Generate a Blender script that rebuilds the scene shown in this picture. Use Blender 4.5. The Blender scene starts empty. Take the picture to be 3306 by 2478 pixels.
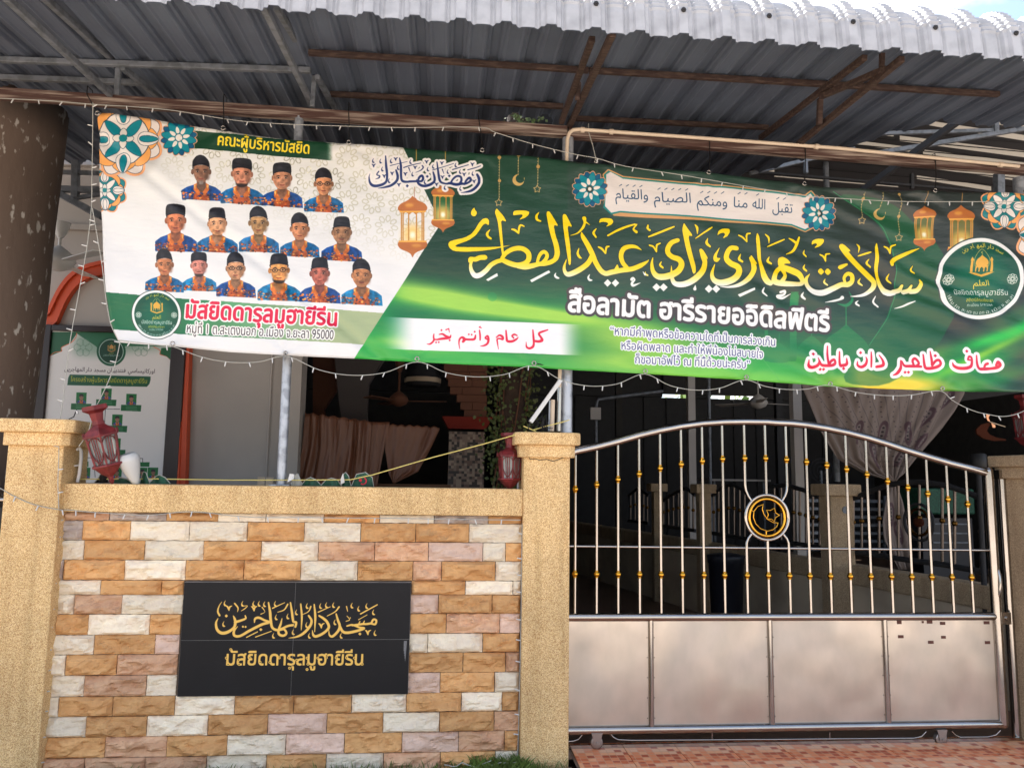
import bpy, bmesh, math, random
import numpy as np
from mathutils import Vector, Matrix, noise
random.seed(7)
rad = math.radians
SC = bpy.context.scene
COL = SC.collection

# ------------------------------------------------------------------ camera, world, sun, exposure
CAMZ, CAMY = 1.5, -4.2486
FPX, CXP, CYP = 2482.0, 1653.0, 1239.0            # focal length and centre in pixels of a 3306 px wide frame
_yaw, _pit, _rol = rad(5.2), rad(6.9), rad(0.81)
FW = np.array([math.sin(_yaw)*math.cos(_pit), math.cos(_yaw)*math.cos(_pit), math.sin(_pit)])
_r0 = np.array([math.cos(_yaw), -math.sin(_yaw), 0.0]); _u0 = np.cross(_r0, FW)
UPV = _u0*math.cos(_rol) - _r0*math.sin(_rol); RTV = _r0*math.cos(_rol) + _u0*math.sin(_rol)
CAMP = np.array([0.0, CAMY, CAMZ])
cam = bpy.data.cameras.new('camera'); co = bpy.data.objects.new('camera', cam); COL.objects.link(co)
cam.sensor_width = 36.0; cam.lens = FPX/3306.0*36.0; cam.clip_start = 0.05; cam.clip_end = 2000
co.matrix_world = Matrix(((RTV[0], UPV[0], -FW[0], CAMP[0]), (RTV[1], UPV[1], -FW[1], CAMP[1]), (RTV[2], UPV[2], -FW[2], CAMP[2]), (0, 0, 0, 1)))
SC.camera = co

SUN_EL, SUN_AZ = rad(58), rad(-38)                  # sun high behind the building, a little to the left
w = bpy.data.worlds.new('World'); SC.world = w; w.use_nodes = True
wn = w.node_tree.nodes; wl = w.node_tree.links; wn.clear()
wo = wn.new('ShaderNodeOutputWorld'); bg = wn.new('ShaderNodeBackground')
sky = wn.new('ShaderNodeTexSky'); sky.sky_type = 'NISHITA'; sky.sun_disc = False
sky.sun_elevation = SUN_EL; sky.sun_rotation = SUN_AZ; sky.dust_density = 2.5; sky.air_density = 1.0
tc = wn.new('ShaderNodeTexCoord'); mp = wn.new('ShaderNodeMapping'); mp.inputs['Scale'].default_value = (1.0, 1.0, 1.7)
nz = wn.new('ShaderNodeTexNoise'); nz.inputs['Scale'].default_value = 3.1; nz.inputs['Detail'].default_value = 7; nz.inputs['Roughness'].default_value = .55
cr = wn.new('ShaderNodeValToRGB'); cr.color_ramp.elements[0].position = .47; cr.color_ramp.elements[1].position = .68
mx = wn.new('ShaderNodeMix'); mx.data_type = 'RGBA'
wl.new(tc.outputs['Generated'], mp.inputs[0]); wl.new(mp.outputs[0], nz.inputs['Vector']); wl.new(nz.outputs[0], cr.inputs[0])
wl.new(cr.outputs[0], mx.inputs['Factor']); wl.new(sky.outputs[0], mx.inputs['A'])
mx.inputs['B'].default_value = (6.7, 6.35, 5.95, 1)       # sunlit cloud
wl.new(mx.outputs['Result'], bg.inputs[0]); bg.inputs[1].default_value = .12
wl.new(bg.outputs[0], wo.inputs[0])
sl = bpy.data.lights.new('sun', 'SUN'); sl.energy = 4.9; sl.angle = rad(.6); sl.color = (1, .95, .87)
so = bpy.data.objects.new('sun', sl); COL.objects.link(so)
_sd = Vector((math.sin(SUN_AZ)*math.cos(SUN_EL), math.cos(SUN_AZ)*math.cos(SUN_EL), math.sin(SUN_EL)))
so.rotation_euler = _sd.to_track_quat('Z', 'Y').to_euler()
SC.view_settings.view_transform = 'Standard'; SC.view_settings.look = 'None'; SC.view_settings.gamma = 1
SC.view_settings.use_curve_mapping = False; SC.view_settings.exposure = 1.68
SC.render.engine = 'CYCLES'; SC.cycles.max_bounces = 8; SC.cycles.diffuse_bounces = 4; SC.cycles.glossy_bounces = 4
SC.cycles.sample_clamp_indirect = 6

# ------------------------------------------------------------------ geometry helpers
def ray(x, y): return FW*FPX + RTV*(x-CXP) - UPV*(y-CYP)
def P(x, y, Y=0.0):                                  # point of the vertical plane Y seen at photo pixel x, y
    d = ray(x, y); t = (Y-CAMP[1])/d[1]; return Vector(CAMP+d*t)
def PZ(x, y, Z):
    d = ray(x, y); t = (Z-CAMP[2])/d[2]; return Vector(CAMP+d*t)
def PX(x, y, X):
    d = ray(x, y); t = (X-CAMP[0])/d[0]; return Vector(CAMP+d*t)

class MB:
    def __init__(s): s.v = []; s.f = []; s.sm = []; s.mi = []
    def add(s, vs, fs, smooth=False, mi=0):
        n = len(s.v); s.v += [tuple(v) for v in vs]; s.f += [tuple(i+n for i in f) for f in fs]
        s.sm += [smooth]*len(fs); s.mi += [mi]*len(fs); return s
    def hexa(s, p, mi=0):                            # 8 corners, bottom four then top four
        return s.add(p, [(3,2,1,0),(4,5,6,7),(0,1,5,4),(1,2,6,5),(2,3,7,6),(3,0,4,7)], False, mi)
    def box(s, x0, x1, y0, y1, z0, z1, mi=0):
        return s.hexa([(x0,y0,z0),(x1,y0,z0),(x1,y1,z0),(x0,y1,z0),(x0,y0,z1),(x1,y0,z1),(x1,y1,z1),(x0,y1,z1)], mi)
    def beam(s, a, b, wd, ht, up=(0,0,1)):
        a = Vector(a); b = Vector(b); d = (b-a).normalized(); u = Vector(up)
        if abs(d.dot(u)) > .98: u = Vector((0,1,0))
        sd = d.cross(u).normalized(); u = sd.cross(d).normalized()
        o = [(-1,-1),(1,-1),(1,1),(-1,1)]
        c = [a+sd*i*wd/2+u*j*ht/2 for i,j in o]+[b+sd*i*wd/2+u*j*ht/2 for i,j in o]
        return s.add(c, [(0,1,2,3),(7,6,5,4),(0,4,5,1),(1,5,6,2),(2,6,7,3),(3,7,4,0)])
    def tube(s, pts, r, n=10, cap=True, closed=False):
        pts = [Vector(p) for p in pts]; m = len(pts); rs = r if isinstance(r, (list, tuple)) else [r]*m
        vs = []; prev = None
        for i, p in enumerate(pts):
            if closed: d = pts[(i+1) % m]-pts[i-1]
            else: d = pts[min(i+1, m-1)]-pts[max(i-1, 0)]
            d.normalize()
            if prev is None:
                q = Vector((0,0,1)) if abs(d.z) < .9 else Vector((0,1,0))
                prev = (q-d*q.dot(d)).normalized()
            else: prev = (prev-d*prev.dot(d)).normalized()
            e = d.cross(prev)
            for k in range(n):
                a = 2*math.pi*k/n; vs.append(p+(prev*math.cos(a)+e*math.sin(a))*rs[i])
        fs = []
        for i in range(m if closed else m-1):
            j = (i+1) % m
            for k in range(n): fs.append((i*n+k, i*n+(k+1) % n, j*n+(k+1) % n, j*n+k))
        s.add(vs, fs, True)
        if cap and not closed:
            s.add(vs[:n], [tuple(range(n))[::-1]]); s.add(vs[-n:], [tuple(range(n))])
        return s
    def lathe(s, o, prof, n=12, axis=(0,0,1), rot=0.0, smooth=True):
        o = Vector(o); ax = Vector(axis).normalized(); q = Vector((1,0,0)) if abs(ax.x) < .9 else Vector((0,1,0))
        e1 = (q-ax*q.dot(ax)).normalized(); e2 = ax.cross(e1); vs = []
        for r, h in prof:
            for k in range(n):
                a = rot+2*math.pi*k/n; vs.append(o+ax*h+(e1*math.cos(a)+e2*math.sin(a))*max(r, 1e-5))
        fs = [(i*n+k, i*n+(k+1) % n, (i+1)*n+(k+1) % n, (i+1)*n+k) for i in range(len(prof)-1) for k in range(n)]
        s.add(vs, fs, smooth); s.add(vs[:n], [tuple(range(n))[::-1]]); s.add(vs[-n:], [tuple(range(n))]); return s
    def ball(s, c, r, n=10):
        return s.lathe(c, [(r*math.sin(math.pi*i/6), -r*math.cos(math.pi*i/6)) for i in range(7)], n)
    def prism(s, poly, y0, y1):                      # polygon in X, Z given depth in Y
        n = len(poly); vs = [(x, y0, z) for x, z in poly]+[(x, y1, z) for x, z in poly]
        return s.add(vs, [tuple(range(n)), tuple(range(2*n-1, n-1, -1))]+[((i+1) % n, i, n+i, n+(i+1) % n) for i in range(n)])
    def mesh(s, name):
        me = bpy.data.meshes.new(name); me.from_pydata(s.v, [], s.f)
        me.polygons.foreach_set('use_smooth', s.sm); me.polygons.foreach_set('material_index', s.mi); me.validate(); me.update(); return me

def fixn(me):
    bm = bmesh.new(); bm.from_mesh(me); bmesh.ops.recalc_face_normals(bm, faces=bm.faces); bm.to_mesh(me); bm.free()
def link(name, me, m, parent=None, fix=True):
    if isinstance(me, MB): me = me.mesh(name)
    if fix: fixn(me)
    if not me.materials:
        for k in (m if isinstance(m, (list, tuple)) else [m]): me.materials.append(k)
    o = bpy.data.objects.new(name, me); COL.objects.link(o)
    if parent is not None:
        o.parent = parent
        o.matrix_parent_inverse = Matrix.Translation(-parent.location) if parent.type == 'EMPTY' else Matrix()
    return o
def tag(o, label, cat=None, group=None):
    o['label'] = label
    if cat: o['category'] = cat
    if group: o['group'] = group
    return o
def thing(name, loc, label, cat, group=None):
    o = bpy.data.objects.new(name, None); COL.objects.link(o); o.location = Vector(loc); o.empty_display_size = .1
    return tag(o, label, cat, group)
def struct(name, me, m):
    o = link(name, me, m); o['kind'] = 'structure'; return o
def bevel(o, wd, seg=2):
    md = o.modifiers.new('bevel', 'BEVEL'); md.width = wd; md.segments = seg; md.limit_method = 'ANGLE'; return o

# ------------------------------------------------------------------ materials
def lin(c): return tuple(((x/12.92) if x <= .04045 else ((x+.055)/1.055)**2.4) for x in c)
def mat(name, col, rough=.6, metal=0.0, var=0.0, vscale=8.0, bump=0.0, bscale=60.0, col2=None, srgb=True, spec=.5, detail=5.0, vdist=None, cover=(.45,.6), aniso=(1,1,1)):
    m = bpy.data.materials.new(name); m.use_nodes = True; n = m.node_tree.nodes; l = m.node_tree.links
    b = n['Principled BSDF']; c = lin(col) if srgb else col
    b.inputs['Base Color'].default_value = (*c, 1); b.inputs['Roughness'].default_value = rough; b.inputs['Metallic'].default_value = metal
    b.inputs['Specular IOR Level'].default_value = spec
    t = n.new('ShaderNodeTexCoord'); mpn = n.new('ShaderNodeMapping'); mpn.inputs['Scale'].default_value = aniso; l.new(t.outputs['Object'], mpn.inputs[0])
    if var or col2:
        a = n.new('ShaderNodeTexNoise'); a.inputs['Scale'].default_value = vscale; a.inputs['Detail'].default_value = detail; l.new(mpn.outputs[0], a.inputs['Vector'])
        r = n.new('ShaderNodeValToRGB'); l.new(a.outputs[0], r.inputs[0]); e = r.color_ramp.elements
        if col2:
            c2 = lin(col2); e[0].position, e[1].position = cover; e[0].color = (*c, 1); e[1].color = (*c2, 1)
        else:
            e[0].position, e[1].position = .3, .7
            e[0].color = (*[max(0, x*(1-var)) for x in c], 1); e[1].color = (*[min(1, x*(1+var)) for x in c], 1)
        l.new(r.outputs[0], b.inputs['Base Color'])
    if bump:
        a = n.new('ShaderNodeTexNoise'); a.inputs['Scale'].default_value = bscale; a.inputs['Detail'].default_value = 4; l.new(mpn.outputs[0], a.inputs['Vector'])
        q = n.new('ShaderNodeBump'); q.inputs['Strength'].default_value = bump; q.inputs['Distance'].default_value = .01
        l.new(a.outputs[0], q.inputs['Height']); l.new(q.outputs[0], b.inputs['Normal'])
    return m
# ------------------------------------------------------------------ flat print, drawn with polygons into pictures made here
_FC = {}
def outlines(s):
    if s in _FC: return _FC[s]
    c = bpy.data.curves.new('t', 'FONT'); c.body = s; c.size = 1; o = bpy.data.objects.new('t', c); COL.objects.link(o)
    bpy.context.view_layer.update(); dg = bpy.context.evaluated_depsgraph_get(); cv = o.evaluated_get(dg).to_curve(dg)
    T = np.linspace(0, 1, 6)[:-1][:, None]; out = []
    for sp in cv.splines:
        b = sp.bezier_points; n = len(b); q = []
        for i in range(n):
            p0 = np.array(b[i].co[:2]); p1 = np.array(b[i].handle_right[:2]); p2 = np.array(b[(i+1) % n].handle_left[:2]); p3 = np.array(b[(i+1) % n].co[:2])
            q.append((1-T)**3*p0+3*(1-T)**2*T*p1+3*(1-T)*T**2*p2+T**3*p3)
        out.append(np.concatenate(q))
    o.evaluated_get(dg).to_curve_clear(); bpy.data.objects.remove(o); bpy.data.curves.remove(c)
    _FC[s] = out; return out
_AR = {}
def _ar():
    iso = {'\u0627': 0xFE8D, '\u0628': 0xFE8F, '\u0629': 0xFE93, '\u062A': 0xFE95, '\u062B': 0xFE99, '\u062C': 0xFE9D, '\u062D': 0xFEA1, '\u062E': 0xFEA5, '\u062F': 0xFEA9, '\u0630': 0xFEAB, '\u0631': 0xFEAD, '\u0632': 0xFEAF, '\u0633': 0xFEB1, '\u0634': 0xFEB5, '\u0635': 0xFEB9, '\u0636': 0xFEBD, '\u0637': 0xFEC1, '\u0638': 0xFEC5, '\u0639': 0xFEC9, '\u063A': 0xFECD, '\u0641': 0xFED1, '\u0642': 0xFED5, '\u0643': 0xFED9, '\u0644': 0xFEDD, '\u0645': 0xFEE1, '\u0646': 0xFEE5, '\u0647': 0xFEE9, '\u0648': 0xFEED, '\u064A': 0xFEF1, '\u0623': 0xFE83}
    two = '\u0627\u0629\u062F\u0630\u0631\u0632\u0648\u0623'
    for k, v in iso.items(): _AR[k] = (v, k not in two)
_ar()
def arabic(s):
    out = []
    for i, ch in enumerate(s):
        if ch not in _AR: out.append(ch); continue
        c, dual = _AR[ch]; pj = i > 0 and s[i-1] in _AR and _AR[s[i-1]][1]; nj = dual and i+1 < len(s) and s[i+1] in _AR
        out.append(chr(c+(3 if pj and nj else 1 if pj else 2 if nj else 0)))
    return ''.join(out[::-1])

class CV:
    def __init__(s, A, B, u0, u1, v0, v1, res, base):
        s.A, s.B, s.u0, s.u1, s.v0, s.v1, s.res = A, B, u0, u1, v0, v1, res
        s.W, s.H = int((u1-u0)*res), int((v1-v0)*res); s.a = np.empty((s.H, s.W, 3), np.float32); s.a[:] = base
        c = s.map([((1653), 900), (1753, 900)]); s.k = 1.0
        a, b = s.map([P_mid(s), (P_mid(s)[0]+10, P_mid(s)[1])]); s.k = float(np.hypot(*(b-a)))/10
    def map(s, pts):
        p = np.asarray(pts, float)[:, :2]
        d = FW*FPX+RTV*(p[:, :1]-CXP)-UPV*(p[:, 1:2]-CYP)
        t = (s.A+s.B*CAMP[0]-CAMP[1])/(d[:, 1]-s.B*d[:, 0])
        return np.stack([(CAMP[0]+d[:, 0]*t-s.u0)*s.res, (CAMP[2]+d[:, 2]*t-s.v0)*s.res], 1)
    def mask(s, polys, pad=2):
        allp = np.concatenate(polys); x0, y0 = np.floor(allp.min(0)).astype(int)-pad; x1, y1 = np.ceil(allp.max(0)).astype(int)+pad
        x0, y0 = max(x0, 0), max(y0, 0); x1, y1 = min(x1, s.W), min(y1, s.H)
        if x1 <= x0 or y1 <= y0: return None
        SX, SY = 4, 3; w_, h_ = (x1-x0)*SX, (y1-y0)*SY
        d = np.zeros((h_, w_+1), np.int16)
        E0 = np.concatenate(polys); E1 = np.concatenate([np.roll(p, -1, 0) for p in polys])
        ya, yb = (E0[:, 1]-y0)*SY, (E1[:, 1]-y0)*SY; xa, xb = (E0[:, 0]-x0)*SX, (E1[:, 0]-x0)*SX
        sg = np.where(yb > ya, 1, -1); lo, hi = np.minimum(ya, yb), np.maximum(ya, yb)
        r0 = np.clip(np.ceil(lo-.5).astype(int), 0, h_); r1 = np.clip(np.ceil(hi-.5).astype(int), 0, h_); n = np.maximum(r1-r0, 0)
        idx = np.repeat(np.arange(len(n)), n)
        if len(idx) == 0: return None
        row = np.arange(len(idx))-np.repeat(np.cumsum(n)-n, n)+r0[idx]
        tt = (row+.5-ya[idx])/(yb[idx]-ya[idx]); xx = xa[idx]+(xb[idx]-xa[idx])*tt
        ci = np.clip(np.ceil(xx-.5).astype(int), 0, w_)
        np.add.at(d, (row, ci), sg[idx].astype(np.int16))
        m = (np.cumsum(d, 1)[:, :w_] != 0).astype(np.float32).reshape(y1-y0, SY, x1-x0, SX).mean((1, 3))
        return m, x0, y0
    def put(s, m, x0, y0, col, al=1.0):
        h, w_ = m.shape; sub = s.a[y0:y0+h, x0:x0+w_]; mm = (m*al)[:, :, None]
        if callable(col):
            Y, X = np.mgrid[y0:y0+h, x0:x0+w_]; c = col(X.astype(np.float32), Y.astype(np.float32))
        else: c = np.array(col, np.float32)
        sub *= (1-mm); sub += mm*c
    def fill(s, polys, col, al=1.0, dil=0, blur=0, raw=False):
        if not raw: polys = [s.map(p) for p in polys]
        r = s.mask(polys, int(2+dil+blur*2.5))
        if r is None: return
        m, x0, y0 = r
        if dil: m = dilate(m, dil)
        if blur: m = blurf(m, blur)
        s.put(m, x0, y0, col, al)
    def stroke_polys(s, pts, raw=False, sm=True):
        p = np.array(pts, float); c = s.map(p) if not raw else p[:, :2]; wd = p[:, 2]*s.k/2 if not raw else p[:, 2]/2
        if sm and len(c) > 2: c, wd = catmull(c, wd, 5)
        out = []
        for i in range(len(c)-1):
            a, b = c[i], c[i+1]; dd = b-a; L = math.hypot(*dd)
            if L < 1e-6: continue
            nx, ny = -dd[1]/L, dd[0]/L; ra, rb = wd[i], wd[i+1]
            q = np.array([(a[0]+nx*ra, a[1]+ny*ra), (a[0]-nx*ra, a[1]-ny*ra), (b[0]-nx*rb, b[1]-ny*rb), (b[0]+nx*rb, b[1]+ny*rb)]); out.append(ccw(q))
        ang = np.linspace(0, 2*math.pi, 9)[:-1]
        for i in range(len(c)):
            if wd[i] > .6: out.append(np.stack([c[i, 0]+wd[i]*np.cos(ang), c[i, 1]+wd[i]*np.sin(ang)], 1))
        return out
    def stroke(s, pts, col, al=1.0, dil=0, blur=0, sm=True): s.fill(s.stroke_polys(pts, sm=sm), col, al, dil, blur, raw=True)
    def text_polys(s, txt, p0, p1, hp, base_shift=0):
        """glyphs from photo pixel p0 to p1 along the baseline; hp = height of the body in photo pixels for one em"""
        o = outlines(txt); allp = np.concatenate(o); x0, x1 = allp[:, 0].min(), allp[:, 0].max()
        a, b = s.map([p0, p1]); L = math.hypot(*(b-a)); e = (b-a)/L; n = np.array([-e[1], e[0]]); sx = L/(x1-x0); sy = hp*s.k
        return [a+np.outer((q[:, 0]-x0)*sx, e)+np.outer((q[:, 1]+base_shift)*sy, n) for q in o]
    def text(s, txt, p0, p1, hp, col, bold=0, outs=()):
        pl = s.text_polys(txt, p0, p1, hp)
        for dl, c in outs: s.fill(pl, c, dil=dl, raw=True)
        s.fill(pl, col, dil=bold, raw=True)
    def ell(s, cx, cy, rx, ry, n=28, rot=0):
        t = np.linspace(0, 2*math.pi, n+1)[:-1]; x = rx*np.cos(t); y = ry*np.sin(t); c, q = math.cos(rot), math.sin(rot)
        return np.stack([cx+x*c-y*q, cy+x*q+y*c], 1)
    def image(s, name):
        im = bpy.data.images.new(name, s.W, s.H, alpha=False); px = np.ones((s.H, s.W, 4), np.float32); px[:, :, :3] = np.clip(s.a, 0, 1)
        im.pixels.foreach_set(px.ravel()); im.update(); im.pack(); return im
def P_mid(s):
    X, Z = (s.u0+s.u1)/2, (s.v0+s.v1)/2; q = np.array([X, s.A+s.B*X, Z])-CAMP
    return (CXP+FPX*q.dot(RTV)/q.dot(FW), CYP-FPX*q.dot(UPV)/q.dot(FW))
def ccw(q):
    x, y = q[:, 0], q[:, 1]; a = np.sum(x*np.roll(y, -1)-np.roll(x, -1)*y); return q if a > 0 else q[::-1]
def catmull(c, wd, k):
    P_ = np.column_stack([c, wd]); P_ = np.vstack([2*P_[0]-P_[1], P_, 2*P_[-1]-P_[-2]]); out = []
    for i in range(1, len(P_)-2):
        for j in range(k):
            t = j/k; a, b, d, e = P_[i-1:i+3]
            out.append(.5*((2*b)+(-a+d)*t+(2*a-5*b+4*d-e)*t*t+(-a+3*b-3*d+e)*t**3))
    out.append(P_[-2]); o = np.array(out); return o[:, :2], np.maximum(o[:, 2], .2)
def chaikin(p, n=2):
    p = np.asarray(p, float)
    for _ in range(n):
        q = np.roll(p, -1, 0); p = np.stack([p*.8+q*.2, p*.2+q*.8], 1).reshape(-1, 2)
    return p
def dilate(m, r):
    h, w_ = m.shape; out = m.copy(); R = int(math.ceil(r)); cs = np.concatenate([np.zeros((h, 1), np.float32), np.cumsum(m, 1)], 1)
    ii = np.arange(w_)
    for dy in range(-R, R+1):
        if abs(dy) > r: continue
        hw = math.sqrt(max(r*r-dy*dy, 0)); k = int(hw)
        a = np.clip(ii-k, 0, w_); b = np.clip(ii+k+1, 0, w_); row = np.minimum(cs[:, b]-cs[:, a], 1)
        if dy >= 0: out[dy:] = np.maximum(out[dy:], row[:h-dy] if dy else row)
        else: out[:dy] = np.maximum(out[:dy], row[-dy:])
    return out
def blurf(m, r):
    k = max(1, int(r))
    for _ in range(2):
        for ax in (0, 1):
            n = m.shape[ax]; cs = np.cumsum(np.concatenate([np.zeros_like(np.take(m, [0], ax)), m], ax), ax); i = np.arange(n)
            a = np.clip(i-k, 0, n); b = np.clip(i+k+1, 0, n); m = (np.take(cs, b, ax)-np.take(cs, a, ax))/(2*k+1)
    return m.astype(np.float32)
def crop(x0, y0, k):
    def f(pts): return [(x0+p[0]*k, y0+p[1]*k)+((p[2]*k,) if len(p) > 2 else ()) for p in pts]
    return f
def dia(cx, cy, r): return [(cx-r, cy), (cx, cy-r), (cx+r, cy), (cx, cy+r)]
def vnoise(W, H, cell, seed, octv=4):
    rg = np.random.RandomState(seed); out = np.zeros((H, W), np.float32); amp = 1; tot = 0
    for o in range(octv):
        gx, gy = int(W/cell)+3, int(H/cell)+3; g = rg.rand(gy, gx).astype(np.float32)
        x = np.arange(W)/cell; y = np.arange(H)/cell; xi, yi = x.astype(int), y.astype(int); fx, fy = x-xi, y-yi; fx = fx*fx*(3-2*fx); fy = fy*fy*(3-2*fy)
        A = g[yi][:, xi]*(1-fx)+g[yi][:, xi+1]*fx; B = g[yi+1][:, xi]*(1-fx)+g[yi+1][:, xi+1]*fx
        out += amp*(A*(1-fy)[:, None]+B*fy[:, None]); tot += amp; amp *= .5; cell = max(cell/2, 1.5)
    return out/tot
# ------------------------------------------------------------------ the banner's print
GOLD = (.93, .68, .38)
def petal(cv, cx, cy, r0, r1, wd, a, col, ol=None):
    c, s_ = math.cos(a), math.sin(a); q = []
    for t in np.linspace(0, 2*math.pi, 17)[:-1]:
        u = (r0+r1)/2+(r1-r0)/2*math.cos(t); v = wd/2*math.sin(t)*(1.15-.3*math.cos(t)); q.append((cx+u*c-v*s_, cy+u*s_+v*c))
    if ol: cv.fill([q], ol, dil=1.6)
    cv.fill([q], col)
def rosette(cv, cx, cy, r):
    for i in range(16): petal(cv, cx, cy, r*.3, r, r*.4, math.pi*i/8+.2, GOLD if 0 else (.88, .66, .5), (.85, .62, .5))
    for i in range(8): petal(cv, cx, cy, r*.2, r*.97, r*.34, math.pi*(2*i+1)/8+.2, (.05, .35, .5), (.05, .22, .32))
    for i in range(8): petal(cv, cx, cy, r*.2, r*.95, r*.36, math.pi*i/4+.2, (.03, .52, .58), (.05, .25, .34))
    for i in range(8): petal(cv, cx, cy, r*.22, r*.6, r*.17, math.pi*i/4+.6, (.92, .88, .84))
    cv.fill([cv_circle(cx, cy, r*.1)], (.92, .88, .84))
def cv_circle(cx, cy, r, ry=None, n=32): return [(cx+r*math.cos(t), cy+(ry or r)*math.sin(t)) for t in np.linspace(0, 2*math.pi, n+1)[:-1]]
def mandala(cv, cx, cy, r, full):
    NV = (.1, .22, .3)
    for i in range(8): petal(cv, cx, cy, r*.55, r*1.02, r*.5, math.pi*i/4+.39, (.93, .66, .45), (.93, .62, .45))
    for i in range(8): petal(cv, cx, cy, r*.5, r*.96, r*.42, math.pi*i/4+.39, (.9, .86, .83) if full else (.05, .5, .52), NV)
    for i in range(8): petal(cv, cx, cy, r*.45, r*.86, r*.5, math.pi*i/4, (.95, .66, .36), NV)
    cv.fill([cv_circle(cx, cy, r*.66)], NV); cv.fill([cv_circle(cx, cy, r*.64)], (.88, .85, .82) if full else (.03, .5, .52))
    for i in range(4):
        a = math.pi*i/2
        petal(cv, cx, cy, r*.1, r*.64, r*.2, a+.78, (.02, .5, .55) if full else (.93, .9, .87), NV)
        petal(cv, cx, cy, r*.36, r*.88, r*.3, a, (.9, .87, .84) if full else (.93, .9, .87), NV)
        petal(cv, cx, cy, r*.4, r*.86, r*.14, a, (.02, .5, .55) if full else (.9, .87, .84), NV)
        petal(cv, cx, cy, r*.05, r*.26, r*.15, a, (.86, .84, .8), NV)
    cv.fill([cv_circle(cx, cy, r*.1)], (.02, .5, .52))
def vm(cx, cy, s): return [(cx-s*.55, cy-s*.4, s*.12), (cx-s*.25, cy-s*.25, s*.32), (cx, cy+s*.45, s*.12), (cx+s*.12, cy-s*.2, s*.3), (cx+s*.55, cy-s*.45, s*.12)]
def cm(cx, cy, s): return [(cx+s*.1, cy-s*.55, s*.08), (cx-s*.15, cy, s*.22), (cx, cy+s*.4, s*.38), (cx+s*.3, cy+s*.45, s*.12)]

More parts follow.
